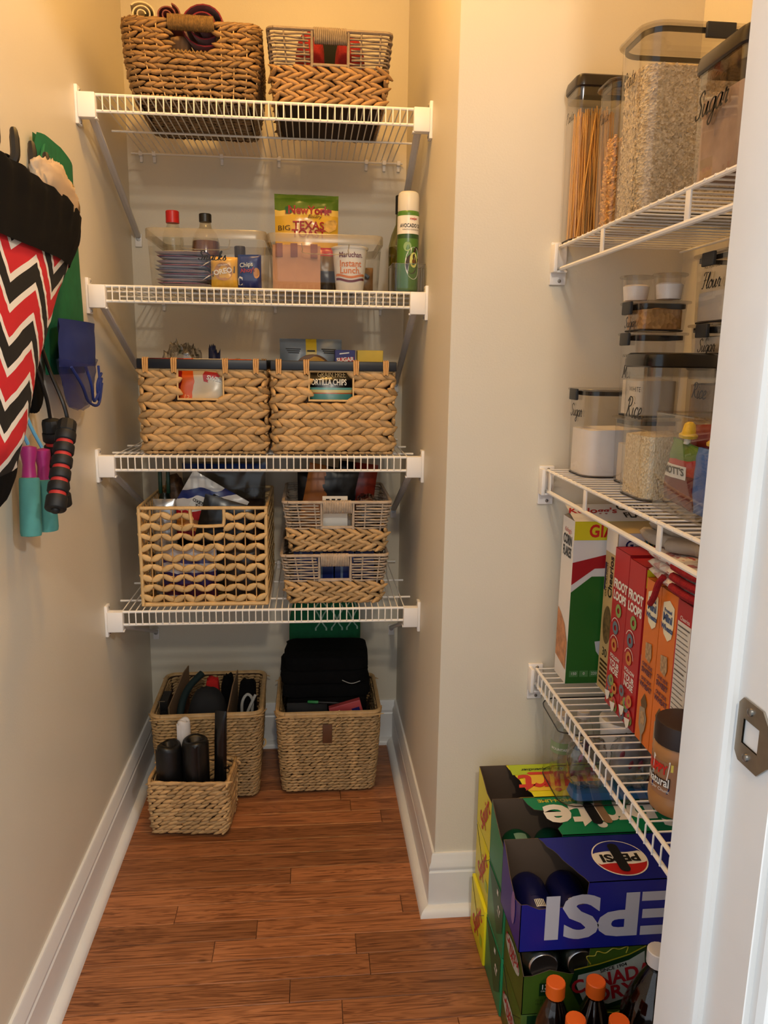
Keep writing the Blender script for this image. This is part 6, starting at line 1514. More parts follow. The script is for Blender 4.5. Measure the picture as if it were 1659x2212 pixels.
for k in range(6): decal(root, [(-0.018, 0.012+0.009*k), (0.018, 0.012+0.009*k), (0.018, 0.0165+0.009*k), (-0.018, 0.0165+0.009*k)], S, mat('brown_ink', (0.25, 0.15, 0.06)))
dgrid(root, -d/2+.001, d/2-.001, 0.278, 0.321, S, wht, nu=1)
# two red ring cereal boxes
redb = mat('cereal_box_red', (0.72, 0.11, 0.14), 0.42)
RG = 'red fruit ring cereal boxes'
ringc = [mat('ring_green', (0.55, 0.65, 0.36), 0.6), mat('ring_grey_blue', (0.40, 0.47, 0.53), 0.6), mat('ring_orange', (0.80, 0.52, 0.26), 0.6), mat('ring_pink', (0.80, 0.30, 0.32), 0.6)]
def ring_decal(root, warp, cx, cy, rx, ry, m, k=0.42, n=18, name='ring_print'):
    mb = MB(); mb.add([warp(cx+rx*s_*cos(2*pi*i/n), cy+ry*s_*sin(2*pi*i/n)) for s_ in (1, k) for i in range(n)], [(i, (i+1) % n, n+(i+1) % n, n+i) for i in range(n)]); mb.obj(name, m, root)
for k in range(2):
    y1 = 1.318-0.066*k
    root, F, S, T, w, d = cereal(('red fruit ring cereal box against the tan oat box', 'red fruit ring cereal box with a blue patch beside the orange boxes')[k], 0.556, 0.716, y1-0.064, y1, 0.302-0.004*k, redb, redb, redb, RG)
    S2 = plane_w((-w/2-0.0014, 0, 0), (0, -1, 0), (0, 0, 1))
    for t_, zz in (('FROOT', 0.236), ('LOOPS', 0.214)): text(root, t_, 0.022, S, white_ink, at=(0.002, zz), bold=0.05, sx=0.82)
    ring_decal(root, S2, 0.002, 0.190, 0.0125, 0.0125, ringc[0]); ring_decal(root, S2, -0.006, 0.155, 0.0125, 0.0125, ringc[1]); ring_decal(root, S2, -0.006, 0.122, 0.0125, 0.0125, ringc[2])
    for zc in (0.155, 0.122):
        mb = MB(); n = 12; mb.add([S2(-0.006+r_*cos(a), zc+r_*sin(a)) for r_ in (0.0175, 0.0190) for a in [0.1+pi*0.85*i/n for i in range(n+1)]], [(i, i+1, n+2+i, n+1+i) for i in range(n)]); mb.obj('arc_print', white_ink, root)
    text(root, 'FOLLOW', 0.010, S, white_ink, at=(0, 0.099), bold=0.03); text(root, 'YOUR', 0.0155, S, white_ink, at=(0, 0.086), bold=0.03); text(root, 'NOSE', 0.0155, S, white_ink, at=(0, 0.073), bold=0.03)
    rd = random.Random(k)
    for q in range(9): ring_decal(root, plane_w((-w/2-0.0014-0.0003*q, 0, 0), (0, -1, 0), (0, 0, 1)), rd.uniform(-0.024, 0.024), 0.012+0.0055*q, 0.0105, 0.0105, ringc[(q*3+k) % 4])
    for q, (a, b) in enumerate(((-0.012, 0.022), (0.014, 0.010))): decal(root, [(a-0.012, b+0.006), (a+0.012, b+0.012), (a+0.008, b-0.004), (a, b-0.010), (a-0.006, b-0.004)], plane_w((-w/2-0.0052, 0, 0), (0, -1, 0), (0, 0, 1)), white_ink)
    if k == 1:
        dgrid(root, -w/2+0.003, -w/2+0.022, 0.100, 0.145, F, mat('coupon_blue', (0.33, 0.52, 0.80)), nu=1); text(root, 'S', 0.018, plane_w((0, -d/2-0.0014, 0), (1, 0, 0), (0, 0, 1)), mat('navy_ink', (0.08, 0.09, 0.35)), at=(-w/2+0.013, 0.128), bold=0.02)
        dgrid(root, -w/2+0.002, -w/2+0.016, 0.262, 0.294, F, cfy, nu=1)
# two orange wheat boxes
orb = mat('cereal_box_orange', (0.88, 0.46, 0.13), 0.42)
for k in range(2):
    y1 = 1.180-0.056*k
    root, F, S, T, w, d = cereal(('orange wheat cereal box against the red ring boxes', 'orange wheat cereal box beside the box with nutrition facts')[k], 0.556, 0.716, y1-0.054, y1, 0.284, orb, orb, orb, 'orange wheat cereal boxes')
    S2 = plane_w((-w/2-0.0014, 0, 0), (0, -1, 0), (0, 0, 1)); S3 = plane_w((-w/2-0.0020, 0, 0), (0, -1, 0), (0, 0, 1))
    oval = [(-0.018, 0.262), (0.002, 0.270), (0.019, 0.262), (0.020, 0.232), (0.016, 0.212), (0.004, 0.204), (-0.010, 0.212), (-0.019, 0.232)]
    decal(root, oval, S, mat('cream_oval', (0.93, 0.90, 0.78))); text(root, 'Frosted', 0.008, S2, mat('logo_blue', (0.20, 0.30, 0.50)), at=(0, 0.252), bold=0.04); text(root, 'Mini', 0.018, S2, mat('logo_blue', (0.20, 0.30, 0.50)), at=(0, 0.240), bold=0.04); text(root, 'Wheats', 0.0125, S2, mat('logo_blue', (0.20, 0.30, 0.50)), at=(0, 0.224), bold=0.04)
    wheat = mat('wheat_biscuit', (0.70, 0.58, 0.44), 0.7, var=0.35, nscale=160); prp = mat('purple_ink', (0.35, 0.16, 0.25))
    decal(root, [(-0.012, 0.176), (0.010, 0.180), (0.013, 0.158), (0.007, 0.146), (-0.009, 0.150)], S2, wheat)
    text(root, 'ONE SIDE', 0.0085, S2, prp, at=(0, 0.138), bold=0.03); text(root, 'SWEET', 0.0125, S2, prp, at=(0, 0.127), bold=0.04); text(root, 'ONE SIDE', 0.0085, S2, prp, at=(0, 0.112), bold=0.03); text(root, 'WHEAT', 0.0125, S2, prp, at=(0, 0.101), bold=0.04)
    decal(root, [(0.0, 0.090), (0.012, 0.074), (0.006, 0.060), (-0.006, 0.058), (-0.012, 0.072)], S2, mat('leaf_brown', (0.42, 0.32, 0.20), 0.7, var=0.2, nscale=80))
    spoon = mat('spoon_grey', (0.62, 0.56, 0.48), 0.4)
    decal(root, [(-0.012, 0.062), (0.006, 0.066), (0.015, 0.050), (0.011, 0.028), (0.003, 0.016), (0.004, 0.002), (-0.002, 0.002), (-0.003, 0.016), (-0.012, 0.030)], S3, spoon)
    decal(root, [(-0.008, 0.056), (0.008, 0.060), (0.009, 0.036), (-0.006, 0.034)], plane_w((-w/2-0.0026, 0, 0), (0, -1, 0), (0, 0, 1)), wheat)
    dgrid(root, -w/2+0.001, -w/2+0.02, 0.004, 0.052, F, mat('brown_photo', (0.36, 0.22, 0.15), 0.6, var=0.4, nscale=100), nu=1)
# red box with nutrition panel
root, F, S, T, w, d = cereal('red cereal box with a white nutrition panel on its side', 0.553, 0.716, 1.010, 1.064, 0.285, redb, redb, redb)
dgrid(root, -0.022, 0.019, 0.008, 0.252, S, mat('panel_white', (0.86, 0.84, 0.80), 0.6), nu=1)
S2 = plane_w((-w/2-0.0014, 0, 0), (0, -1, 0), (0, 0, 1))
text(root, 'Cheerios', 0.010, S2, white_ink, at=(0.0, 0.258), sx=0.8)
for k in range(30):
    zz = 0.246-0.0078*k; hh = 0.0022 if k % 9 else 0.004
    decal(root, [(-0.020, zz), (0.017-0.006*((k*7) % 4)/3, zz), (0.017-0.006*((k*7) % 4)/3, zz-hh*0.55), (-0.020, zz-hh*0.55)], S2, mat('grey_ink', (0.35, 0.33, 0.32)))
decal(root, [(-w/2, 0.285), (-w/2, 0.262), (-w/2+0.014, 0.238), (-w/2+0.05, 0.232), (w/2, 0.232), (w/2, 0.285)], F, wht); text(root, 'G', 0.030, plane_w((0, -d/2-0.0014, 0), (1, 0, 0), (0, 0, 1)), mat('navy_ink', (0.08, 0.09, 0.35)), at=(-w/2+0.026, 0.258), shear=0.2, bold=0.05)
for (a, b) in ((-0.060, 0.135), (-0.064, 0.060)): ring_decal(root, plane_w((0, -d/2-0.0014, 0), (1, 0, 0), (0, 0, 1)), a, b, 0.014, 0.012, mat('oat_ring', (0.72, 0.58, 0.42), 0.6))

# cloths lying on the cereal boxes
glove = mat('grey_cotton', (0.66, 0.62, 0.57), 0.9, var=0.08, nscale=40, bump=0.3, bscale=300)
def soft(name, label, cat, outline, z0, th, m, seed, droop=None, group=None):
    """flat cloth item lying on things: outline in world xy, rounded thickness, gentle waves"""
    cx = sum(p[0] for p in outline)/len(outline); cy = sum(p[1] for p in outline)/len(outline)
    O = crom(list(outline)+[outline[0]], 4)[:-1]; rings = []
    dz = lambda x, y: 0.006*nz(x*14+seed, y*14, seed)+(droop(x, y) if droop else 0)
    for s_, k in ((0.02, -1), (0.6, -1), (0.93, -0.8), (1.0, 0.0), (0.93, 0.8), (0.6, 1), (0.02, 1)):
        rings.append([((x-cx)*s_, (y-cy)*s_, th/2+k*th/2+dz(cx+(x-cx)*s_, cy+(y-cy)*s_)) for x, y in O])
    mb = MB(); mb.loft(rings); o = mb.obj(name, m, ang=180); o.location = (cx, cy, z0)
    return tag(o, label, cat, group)
knit = grains('red_white_crochet', (0.66, 0.08, 0.12), (0.88, 0.84, 0.80), (0.90, 0.87, 0.83), 110)
knitr = mat('dark_red_crochet', (0.58, 0.06, 0.10), 0.9, var=0.15, nscale=120, bump=0.6, bscale=300)
zt_ = zr3+0.285
for k in range(3):
    s_ = 0.006*k
    ph_ = soft('crochet_potholder', ('red and white crocheted potholder lowest in the pile on the orange boxes', 'red and white crocheted potholder in the middle of the pile', 'red and white crocheted potholder under the grey gloves')[k], 'potholder', [(0.552-s_*0.4, 1.172), (0.548, 1.10), (0.556, 1.00), (0.60, 0.975), (0.68, 0.98), (0.705, 1.05), (0.70, 1.15), (0.64, 1.18)], zt_+0.006+0.0165*k, 0.0150, knit, 130+k, group='potholders on the cereal boxes')
    z_ = 0.008; c_ = ph_.location
    mb = MB(); mb.tube(crom([(0.546-c_.x, 1.075-c_.y, z_), (0.5455-c_.x, 1.035-c_.y, z_-0.001), (0.553-c_.x, 0.992-c_.y, z_), (0.598-c_.x, 0.968-c_.y, z_), (0.68-c_.x, 0.972-c_.y, z_)], 6), 0.0068, 8); mb.obj('red_border', knitr, ph_, label='dark red crocheted border')
mb = MB(); mb.tube(crom([(0.549, 1.110, zt_+0.020), (0.545, 1.118, zt_+0.006), (0.5445, 1.128, zt_-0.018), (0.5445, 1.140, zt_-0.034)], 5), 0.0052, 8); tag(mb.obj('hanging_loop', knitr), 'dark red hanging loop drooping over the orange box', 'loop')
soft('work_glove', 'grey cotton glove spread on top of the potholders', 'glove', [(0.552, 1.205), (0.562, 1.235), (0.60, 1.222), (0.64, 1.20), (0.69, 1.15), (0.70, 1.04), (0.66, 0.985), (0.60, 0.99), (0.572, 1.03), (0.586, 1.08), (0.562, 1.10), (0.552, 1.125), (0.566, 1.15), (0.553, 1.175)], zt_+0.055, 0.020, glove, 141, group='grey gloves on the cereal boxes')
soft('work_glove', 'grey cotton glove folded over the other glove', 'glove', [(0.566, 1.215), (0.60, 1.235), (0.65, 1.20), (0.69, 1.12), (0.69, 1.02), (0.65, 0.99), (0.61, 1.02), (0.59, 1.08), (0.60, 1.12), (0.575, 1.15), (0.57, 1.19)], zt_+0.074, 0.018, glove, 142, group='grey gloves on the cereal boxes')

# peanut butter jar
root = thing('peanut_butter_jar', 'peanut butter jar with dark brown lid on the wire shelf', 'jar', (0.5285, 0.9645, zr3))
pbm = mat('peanut_butter', (0.66, 0.47, 0.28), 0.35, var=0.08, nscale=20)
mb = MB(); mb.lathe([(0.036, 0), (0.0405, 0.004), (0.0425, 0.014), (0.0425, 0.026), (0.0410, 0.030), (0.0410, 0.084), (0.0420, 0.090), (0.0405, 0.100), (0.036, 0.106), (0.0345, 0.112)], 40); mb.obj('jar', pbm, root)
mb = MB(); n = 64; mb.loft([[((0.0400+(0.0005 if i % 2 else 0))*s_*cos(2*pi*i/n), (0.0400+(0.0005 if i % 2 else 0))*s_*sin(2*pi*i/n), z) for i in range(n)] for s_, z in ((1, 0.104), (1, 0.1325), (0.97, 0.135), (0.9, 0.136))]); mb.obj('lid', mat('dark_brown_cap', (0.17, 0.11, 0.10), 0.5), root, ang=40)
jw = lambda e: cyl_w((0, 0, 0), 0.0413+e, -pi/2-1.15)
dgrid(root, -0.055, 0.055, 0.031, 0.083, jw(0), mat('jar_label_tan', (0.62, 0.44, 0.31), 0.45), 'label', nu=24)
decal(root, [(-0.018, 0.057), (0.010, 0.057), (0.013, 0.086), (-0.018, 0.088)], jw(0.0006), white_ink); text(root, 'SKIPPY', 0.019, jw(0.0012), mat('bright_red', (0.80, 0.12, 0.07)), at=(-0.011, 0.071), bold=0.04, sx=0.7, rot=0.0)
text(root, 'Natural', 0.0180, jw(0.0016), black_ink, at=(-0.006, 0.0535), bold=0.07, sx=0.75); text(root, 'Natural', 0.0180, jw(0.0024), white_ink, at=(-0.006, 0.0535), bold=0.02, sx=0.75)
decal(root, [(-0.018, 0.037), (0.012, 0.037), (0.015, 0.046), (-0.018, 0.046)], jw(0.0008), mat('navy_ink', (0.08, 0.09, 0.35))); text(root, 'Super Chunk', 0.0068, jw(0.0016), white_ink, at=(-0.003, 0.0413))
decal(root, [(0.014, 0.072), (0.034, 0.072), (0.034, 0.083), (0.014, 0.083)], jw(0.0006), mat('label_yellow', (0.90, 0.84, 0.36)))
dgrid(root, 0.036, 0.052, 0.033, 0.081, jw(0.0006), mat('barcode_grey', (0.60, 0.56, 0.52), 0.6, var=0.5, nscale=300), nu=4)

# ================================================================ drink cartons on the floor
CL, CWD, CH = 0.372, 0.122, 0.1245
brd = mat('carton_inside_brown', (0.36, 0.29, 0.23), 0.9)
def rag(a, b, n, amp, seed):
    rd = random.Random(seed); a, b = Vector(a), Vector(b); d = (b-a); q = Vector((-d.y, d.x)).normalized()
    return [tuple(a+d*(i/n)+(q*rd.uniform(-amp, amp) if 0 < i < n else Vector((0, 0)))) for i in range(n+1)]
def drink_carton(label, x0, y0, k, m, open_=None, dx=0.0, group=None, name='drink_carton'):
    root = thing(name, label, 'drink carton', (x0+dx, y0, 0.001+k*(CH+0.0006)), 0.0, group)
    L_, W_, H_ = CL, CWD, CH
    if open_ is None:
        mb = MB(); mb.rbox((L_/2, W_/2, H_/2), (L_, W_, H_), 0.0025, seg=2); mb.obj('carton', m, root, ang=30)
        mb = MB(); mb.tube([(-0.0004, 0.004, H_-0.010), (-0.0004, W_*0.5, H_*0.55), (-0.0004, W_-0.004, H_-0.006)], 0.0005, 4); mb.obj('end_flap_edge', black_ink, root)
        return root
    top, front, left = open_
    mb = MB()
    mb.panel([(0, 0, 0), (L_, 0, 0), (L_, W_, 0), (0, W_, 0)], (0, 0, -1))
    mb.panel([(0, W_, 0), (L_, W_, 0), (L_, W_, H_), (0, W_, H_)], (0, 1, 0))
    mb.panel([(L_, 0, 0), (L_, W_, 0), (L_, W_, H_), (L_, 0, H_)], (1, 0, 0))
    mb.panel([(x, 0, z) for x, z in front], (0, -1, 0)); mb.panel([(0, y, z) for y, z in left], (-1, 0, 0)); mb.panel([(x, y, H_) for x, y in top], (0, 0, 1))
    mb.obj('carton', [m, brd], root, smooth=False)
    return root
def top_rot(k=1): return lambda a, b: Vector((CL/2-a*k, CWD/2-b*k, CH+0.0008))
def front_pl(e=0.0008, sh=0.0): return lambda a, b: Vector((CL/2+a+sh, -e, CH/2+b))
def front_rot(e=0.0008): return lambda a, b: Vector((CL/2-a, -e, CH/2-b))
def end_pl(e=0.0010): return lambda a, b: Vector((-e, CWD/2-a, CH/2+b))
sqy = mat('lemon_yellow_board', (0.88, 0.84, 0.10), 0.42); sqo = mat('amber_board', (0.90, 0.74, 0.20), 0.42); lime = mat('lime_board', (0.68, 0.78, 0.12), 0.42)
spg = mat('sprite_green_board', (0.03, 0.50, 0.32), 0.38); spd = mat('deep_green_board', (0.02, 0.33, 0.20), 0.4)
ppb = mat('royal_blue_board', (0.08, 0.12, 0.52), 0.35); cdg = mat('ginger_green_board', (0.25, 0.36, 0.10), 0.42, var=0.15, nscale=18); cdd = mat('dark_green_board', (0.05, 0.20, 0.09), 0.4)
silver = mat('can_aluminium', (0.75, 0.75, 0.76), 0.3, metal=1.0)
XS, XG, XP = 0.348, 0.346, 0.343
YS, YG, YPp = 1.320, 1.1970, 1.070
# yellow cartons
for k, lb_ in enumerate(('yellow citrus soda carton on the floor beside the pier', 'yellow citrus soda carton in the middle of its stack')):
    root = drink_carton(lb_, XS, YS, k, sqy, None, -0.006 if k == 0 else 0.0, 'yellow citrus soda cartons')
    text(root, 'Squirt', 0.050, end_pl(), mat('squirt_red', (0.78, 0.20, 0.16)), at=(0.004, 0.0), rot=0.9, bold=0.02, shear=0.2, sx=0.8); decal(root, [(0.03, -0.03), (0.05, -0.03), (0.05, -0.01), (0.03, -0.01)], end_pl(), lime)
top = rag((0.082, 0.0), (0.056, CWD), 8, 0.003, 1); frt = [(0, 0), (CL, 0), (CL, CH), (0.055, CH), (0.035, CH-0.004), (0.012, CH-0.010), (0, CH-0.014)]; lf = [(0, 0), (CWD, 0), (CWD, CH), (CWD*0.75, CH-0.006), (CWD*0.4, CH-0.018), (0, CH-0.014)]
root = drink_carton('yellow citrus soda carton torn open on top of its stack', XS, YS, 2, sqy, (top+[(CL, CWD), (CL, 0)], frt, lf), 0.0, 'yellow citrus soda cartons')
text(root, 'Squirt', 0.050, end_pl(), mat('squirt_red', (0.78, 0.20, 0.16)), at=(0.006, -0.006), rot=0.9, bold=0.02, shear=0.2, sx=0.8)
dgrid(root, -CL/2+0.002, 0.126, -CWD/2+0.002, -0.020, top_rot(), lime, nu=1); dgrid(root, -CL/2+0.002, 0.108, -0.019, 0.040, top_rot(), sqo, nu=1)
tr2 = lambda a, b: top_rot()(a, b)+Vector((0, 0, 0.0006)); sqr = mat('squirt_red', (0.78, 0.20, 0.16))
text(root, 'Squirt', 0.095, tr2, sqr, at=(0.0, 0.012), shear=0.25, bold=0.02); decal(root, [(-0.09, -0.028), (0.090, -0.028), (0.096, -0.024), (0.090, -0.018), (-0.09, -0.018)], tr2, sqr); text(root, 'thirst quencher', 0.014, tr2, black_ink, at=(0.060, -0.038), bold=0.02)
dk = mat('dark_lime_panel', (0.36, 0.44, 0.08)); fp = front_pl()
decal(root, [(-CL/2+0.026, 0.012), (-CL/2+0.050, 0.012), (-CL/2+0.050, 0.042), (-CL/2+0.026, 0.042)], fp, dk); text(root, '140', 0.014, front_pl(0.0014), white_ink, at=(-CL/2+0.038, 0.032), bold=0.02); text(root, 'CALORIES', 0.004, front_pl(0.0014), white_ink, at=(-CL/2+0.038, 0.020))
for q, t_ in enumerate(('12-12 FL OZ', 'CANS', '12-355 mL')): text(root, t_, 0.0085, front_pl(0.0014), dk, at=(-CL/2+0.036, 0.002-0.010*q))
# green cartons
for k, lb_ in enumerate(('green lime soda carton on the floor under two others', 'green lime soda carton in the middle of its stack')):
    root = drink_carton(lb_, XG, YG, k, spg, None, 0.0, 'green lime soda cartons')
    decal(root, [(-CWD/2+0.004, CH/2-0.006), (CWD/2-0.004, CH/2-0.004), (CWD/2-0.004, -CH/2+0.05), (0.02, -CH/2+0.02)], end_pl(), spd); text(root, '12', 0.022, end_pl(0.0016), white_ink, at=(0.030, 0.012), rot=1.3, bold=0.03); dgrid(root, 0.012, 0.022, 0.038, 0.048, end_pl(0.0016), white_ink, nu=1)
top = [(0.100, 0.0), (0.098, 0.02), (0.112, 0.034), (0.104, 0.062), (0.088, 0.078), (0.072, 0.082), (0.064, 0.10), (0.060, CWD)]; frt = [(0, 0), (CL, 0), (CL, CH), (0.100, CH), (0.096, CH-0.03), (0.090, CH-0.052), (0.045, CH-0.056), (0.010, CH-0.050), (0, CH-0.044)]; lf = [(0, 0), (CWD, 0), (CWD, CH), (CWD*0.8, CH-0.014), (CWD*0.4, CH-0.034), (0, CH-0.044)]
root = drink_carton('green lime soda carton torn open on top of its stack', XG, YG, 2, spg, (top+[(CL, CWD), (CL, 0)], frt, lf), 0.0, 'green lime soda cartons')
text(root, 'Sprite', 0.112, lambda a, b: top_rot()(a, b), white_ink, at=(-0.036, 0.004), bold=0.03, shear=0.12, sx=1.0); text(root, 'LEMON-LIME', 0.014, top_rot(), mat('yellow_ink', (0.82, 0.76, 0.2)), at=(0.060, -0.047), bold=0.02)
decal(root, [(0.008+x, y) for x, y in rrect(0.020, 0.070, 0.0095, 5)], tr2, dark_hole, 'handle_slot_shade'); decal(root, [(-0.012+x, y) for x, y in rrect(0.016, 0.066, 0.007, 4)], tr2, mat('board_flap_tan', (0.56, 0.46, 0.35), 0.9), 'handle_flap')
# blue carton
top = rag((0.112, 0.0), (0.062, CWD), 10, 0.002, 3); frt = [(0, 0), (CL, 0), (CL, CH), (0.112, CH), (0.110, CH-0.026), (0.106, CH-0.040), (0.070, CH-0.044), (0.030, CH-0.046), (0.010, CH-0.036), (0, CH-0.036)]; lf = [(0, 0), (CWD, 0), (CWD, CH), (CWD*0.9, CH-0.004), (CWD*0.6, CH-0.036), (CWD*0.3, CH-0.052), (0, CH-0.036)]
root = drink_carton('royal blue cola carton torn open at its corner', XP, YPp, 2, ppb, (top+[(CL, CWD), (CL, 0)], frt, lf), -0.006)
text(root, 'PEPSI', 0.108, front_rot(), mat('pale_grey_ink', (0.74, 0.74, 0.78)), at=(-0.004, -0.004), bold=0.035, sx=1.28)
tw = top_rot(); cx, cy = 0.0, 0.004; R_ = 0.047
decal(root, ell(cx, cy, R_, R_, 40), tw, white_ink, 'globe'); t3 = lambda e: (lambda a, b: tw(a, b)+Vector((0, 0, e)))
decal(root, [(cx+R_*.95*cos(a), cy+R_*.95*sin(a)) for a in [0.28+(pi-0.56)*i/20 for i in range(21)]]+crom([(cx-R_*.88, cy+0.014), (cx-0.015, cy+0.018), (cx+0.015, cy+0.014), (cx+R_*.90, cy+0.017)], 5)[1:-1], t3(0.0004), mat('globe_red', (0.72, 0.10, 0.11)), 'globe')
decal(root, [(cx+R_*.95*cos(a), cy+R_*.95*sin(a)) for a in [pi+0.28+(pi-0.56)*i/20 for i in range(21)]]+crom([(cx+R_*.88, cy-0.014), (cx+0.015, cy-0.018), (cx-0.015, cy-0.014), (cx-R_*.90, cy-0.017)], 5)[1:-1], t3(0.0004), ppb, 'globe')
text(root, 'PEPSI', 0.027, t3(0.0008), black_ink, at=(cx, cy), bold=0.04, sx=1.15)
decal(root, [(0.002+x, 0.004+y) for x, y in rrect(0.018, 0.074, 0.0085, 5)], t3(0.0012), dark_hole, 'handle_slot_shade')  # flat decal, black as the shade inside the grip hole
decal(root, ell(0.02, -0.01, 0.012, 0.030), end_pl(), mat('end_print_mauve', (0.52, 0.40, 0.62)))
# ginger ale cartons
CG_ = 'green ginger ale cartons'
lf2 = [(0, 0), (CWD, 0), (CWD, CH), (CWD*0.4, CH), (CWD*0.25, CH-0.03), (0, CH-0.05)]
frt = [(0, 0), (CL, 0), (CL, CH), (0.112, CH), (0.108, CH-0.048), (0.080, CH-0.050), (0.045, CH-0.040), (0.015, CH-0.050), (0, CH-0.050)]
for k in range(2):
    root = drink_carton(('green ginger ale carton on the floor behind the cola bottles', 'green ginger ale carton under the blue cola carton')[k], XP, YPp+0.004, k, cdg, None if k == 0 else ([(0, 0.05), (0.02, 0.03), (0.112, 0.0), (CL, 0), (CL, CWD), (0, CWD)], frt, lf2), 0.006, CG_)
    # crest: green field, yellow line, white panel
    F_ = front_pl(0.0008, -0.036); F2 = front_pl(0.0013, -0.036); F3 = front_pl(0.0018, -0.036); F4 = front_pl(0.0023, -0.036)
    dgrid(root, 0.060, 0.078, -0.060, 0.060, F_, cdd, nu=1)
    yl = mat('gold_line', (0.66, 0.62, 0.14)); cw1 = mat('crest_white', (0.70, 0.72, 0.68), 0.6, var=0.06, nscale=60); crr = mat('crest_red', (0.66, 0.07, 0.12))
    decal(root, [(-0.062, 0.022), (-0.02, 0.030), (0.030, 0.044), (0.058, 0.062), (0.070, 0.050), (0.072, 0.0), (0.05, -0.045), (0.0, -0.060), (-0.05, -0.050), (-0.070, -0.01)], F_, cdd)
    mb = MB(); mb.add([F2(a, b) for a, b in ((-0.064, 0.022), (-0.02, 0.031), (0.030, 0.046), (0.058, 0.061), (-0.064, 0.0195), (-0.02, 0.0285), (0.030, 0.0435), (0.058, 0.058))], [(0, 1, 5, 4), (1, 2, 6, 5), (2, 3, 7, 6)]); mb.obj('gold_line', yl, root)
    mb = MB(); mb.tube([F2(a, b) for a, b in crom([(-0.036, 0.030), (-0.044, 0.045), (-0.030, 0.046), (-0.026, 0.054), (-0.012, 0.050), (0.0, 0.058), (0.012, 0.056), (0.026, 0.060), (0.024, 0.048)], 5)], 0.0010, 4); mb.obj('crown_line', yl, root)
    decal(root, [(-0.056, 0.010), (-0.02, 0.018), (0.030, 0.034), (0.056, 0.050), (0.060, 0.010), (0.045, -0.035), (0.0, -0.050), (-0.045, -0.040), (-0.058, -0.010)], F2, cw1)
    for t_, sz_, a_, b_2, rr in (('SINCE 1904', 0.0095, 0.004, 0.021, 0.26),): text(root, t_, sz_, F3, black_ink, at=(a_, b_2), rot=rr, bold=0.02)
    text(root, 'CANADA', 0.036, F4, crr, at=(0.002, 0.000), rot=0.22, bold=0.03, sx=0.92); text(root, 'DRY', 0.036, F4, crr, at=(0.010, -0.027), rot=0.2, bold=0.03)
    F_ = front_pl(); F2 = front_pl(0.0013); F3 = front_pl(0.0018)
    if k == 1:
        dgrid(root, -CL/2+0.028, -CL/2+0.052, -0.026, -0.002, F2, cdd, nu=1); text(root, '130', 0.013, F3, white_ink, at=(-CL/2+0.040, -0.009), bold=0.02); text(root, 'CALORIES', 0.0042, F3, white_ink, at=(-CL/2+0.040, -0.0165))
        for q in range(2): text(root, '12-12 FL OZ CANS', 0.0058, F3, black_ink, at=(-CL/2+0.046, -0.034-0.007*q))
    else:
        dgrid(root, -CL/2+0.010, -CL/2+0.085, 0.030, 0.0605, F_, cdd, nu=1); text(root, '12', 0.023, F3, white_ink, at=(-CL/2+0.040, 0.043), bold=0.02); text(root, 'PACK', 0.0085, F3, white_ink, at=(-CL/2+0.040, 0.029))
    decal(root, ell(-0.004, 0.0, 0.045, 0.020), end_pl(), cw1); text(root, 'CANADA', 0.020, end_pl(0.0015), crr, at=(-0.004, 0.006), bold=0.03); text(root, 'DRY', 0.018, end_pl(0.0015), crr, at=(-0.004, -0.009), bold=0.03)
# cans inside the torn cartons
def can(label, x, y, z, m, group):
    root = thing('drink_can', label, 'can', (x, y, z), 0.0, group); rot = Matrix.Rotation(-pi/2, 3, 'X')
    mb = MB(); mb.lathe([(0.024, 0), (0.0275, 0.004), (0.0325, 0.012), (0.0325, 0.100), (0.027, 0.114)], 32, rot=rot); mb.obj('body', m, root)
    mb = MB(); mb.lathe([(0.020, -0.0005), (0.0235, -0.002), (0.0245, -0.001), (0.0255, 0.002)], 28, rot=rot); mb.obj('end', silver, root)
    return root
cb = mat('navy_can', (0.06, 0.08, 0.30), 0.3, metal=0.3); cgn = mat('green_can', (0.03, 0.32, 0.22), 0.3, metal=0.3); cbk = mat('dark_can', (0.05, 0.09, 0.06), 0.3, metal=0.3)
zt2 = 0.001+2*(CH+0.0006)
def can_print(r_, ang, m_):
    wv = lambda e: (lambda a, b: (lambda q: Vector((0.0328*cos(q)+e*cos(q), b, 0.0328*sin(q)+e*sin(q))))(ang-a/0.0328))
    dgrid(r_, -0.010, 0.006, 0.018, 0.036, wv(0.0003), white_ink, nu=4)
    for q in range(5): dgrid(r_, -0.009+0.003*q, -0.0078+0.003*q, 0.019, 0.035, wv(0.0008), black_ink, nu=1)
    dgrid(r_, -0.012, 0.012, 0.046, 0.092, wv(0.0003), m_, nu=5)
r_ = can('navy cola can at the torn corner of the blue carton', XP+0.036, YPp+0.0045, zt2+0.0340, cb, 'cola cans in the torn blue carton'); can_print(r_, 1.5, cb)
r_ = can('navy cola can further inside the torn blue carton', XP+0.1015, YPp+0.0045, zt2+0.0340, cb, 'cola cans in the torn blue carton'); can_print(r_, 1.7, cb)
r_ = can('green soda can at the torn corner of the green carton', XG+0.048, YG+0.0045, zt2+0.0340, cgn, 'lime soda cans in the torn green carton'); can_print(r_, 1.5, mat('pale_green_panel', (0.45, 0.60, 0.52)))
r_ = can('green soda can further inside the torn green carton', XG+0.1135, YG+0.0045, zt2+0.0340, cgn, 'lime soda cans in the torn green carton')
zt1 = 0.001+(CH+0.0006)
can('dark ginger ale can with its silver end showing in the torn carton', XP+0.1065, YPp+0.0085, zt1+0.090, cbk, 'ginger ale cans'); can('dark ginger ale can at the torn corner under the blue carton', XP+0.0410, YPp+0.0085, zt1+0.088, cbk, 'ginger ale cans')

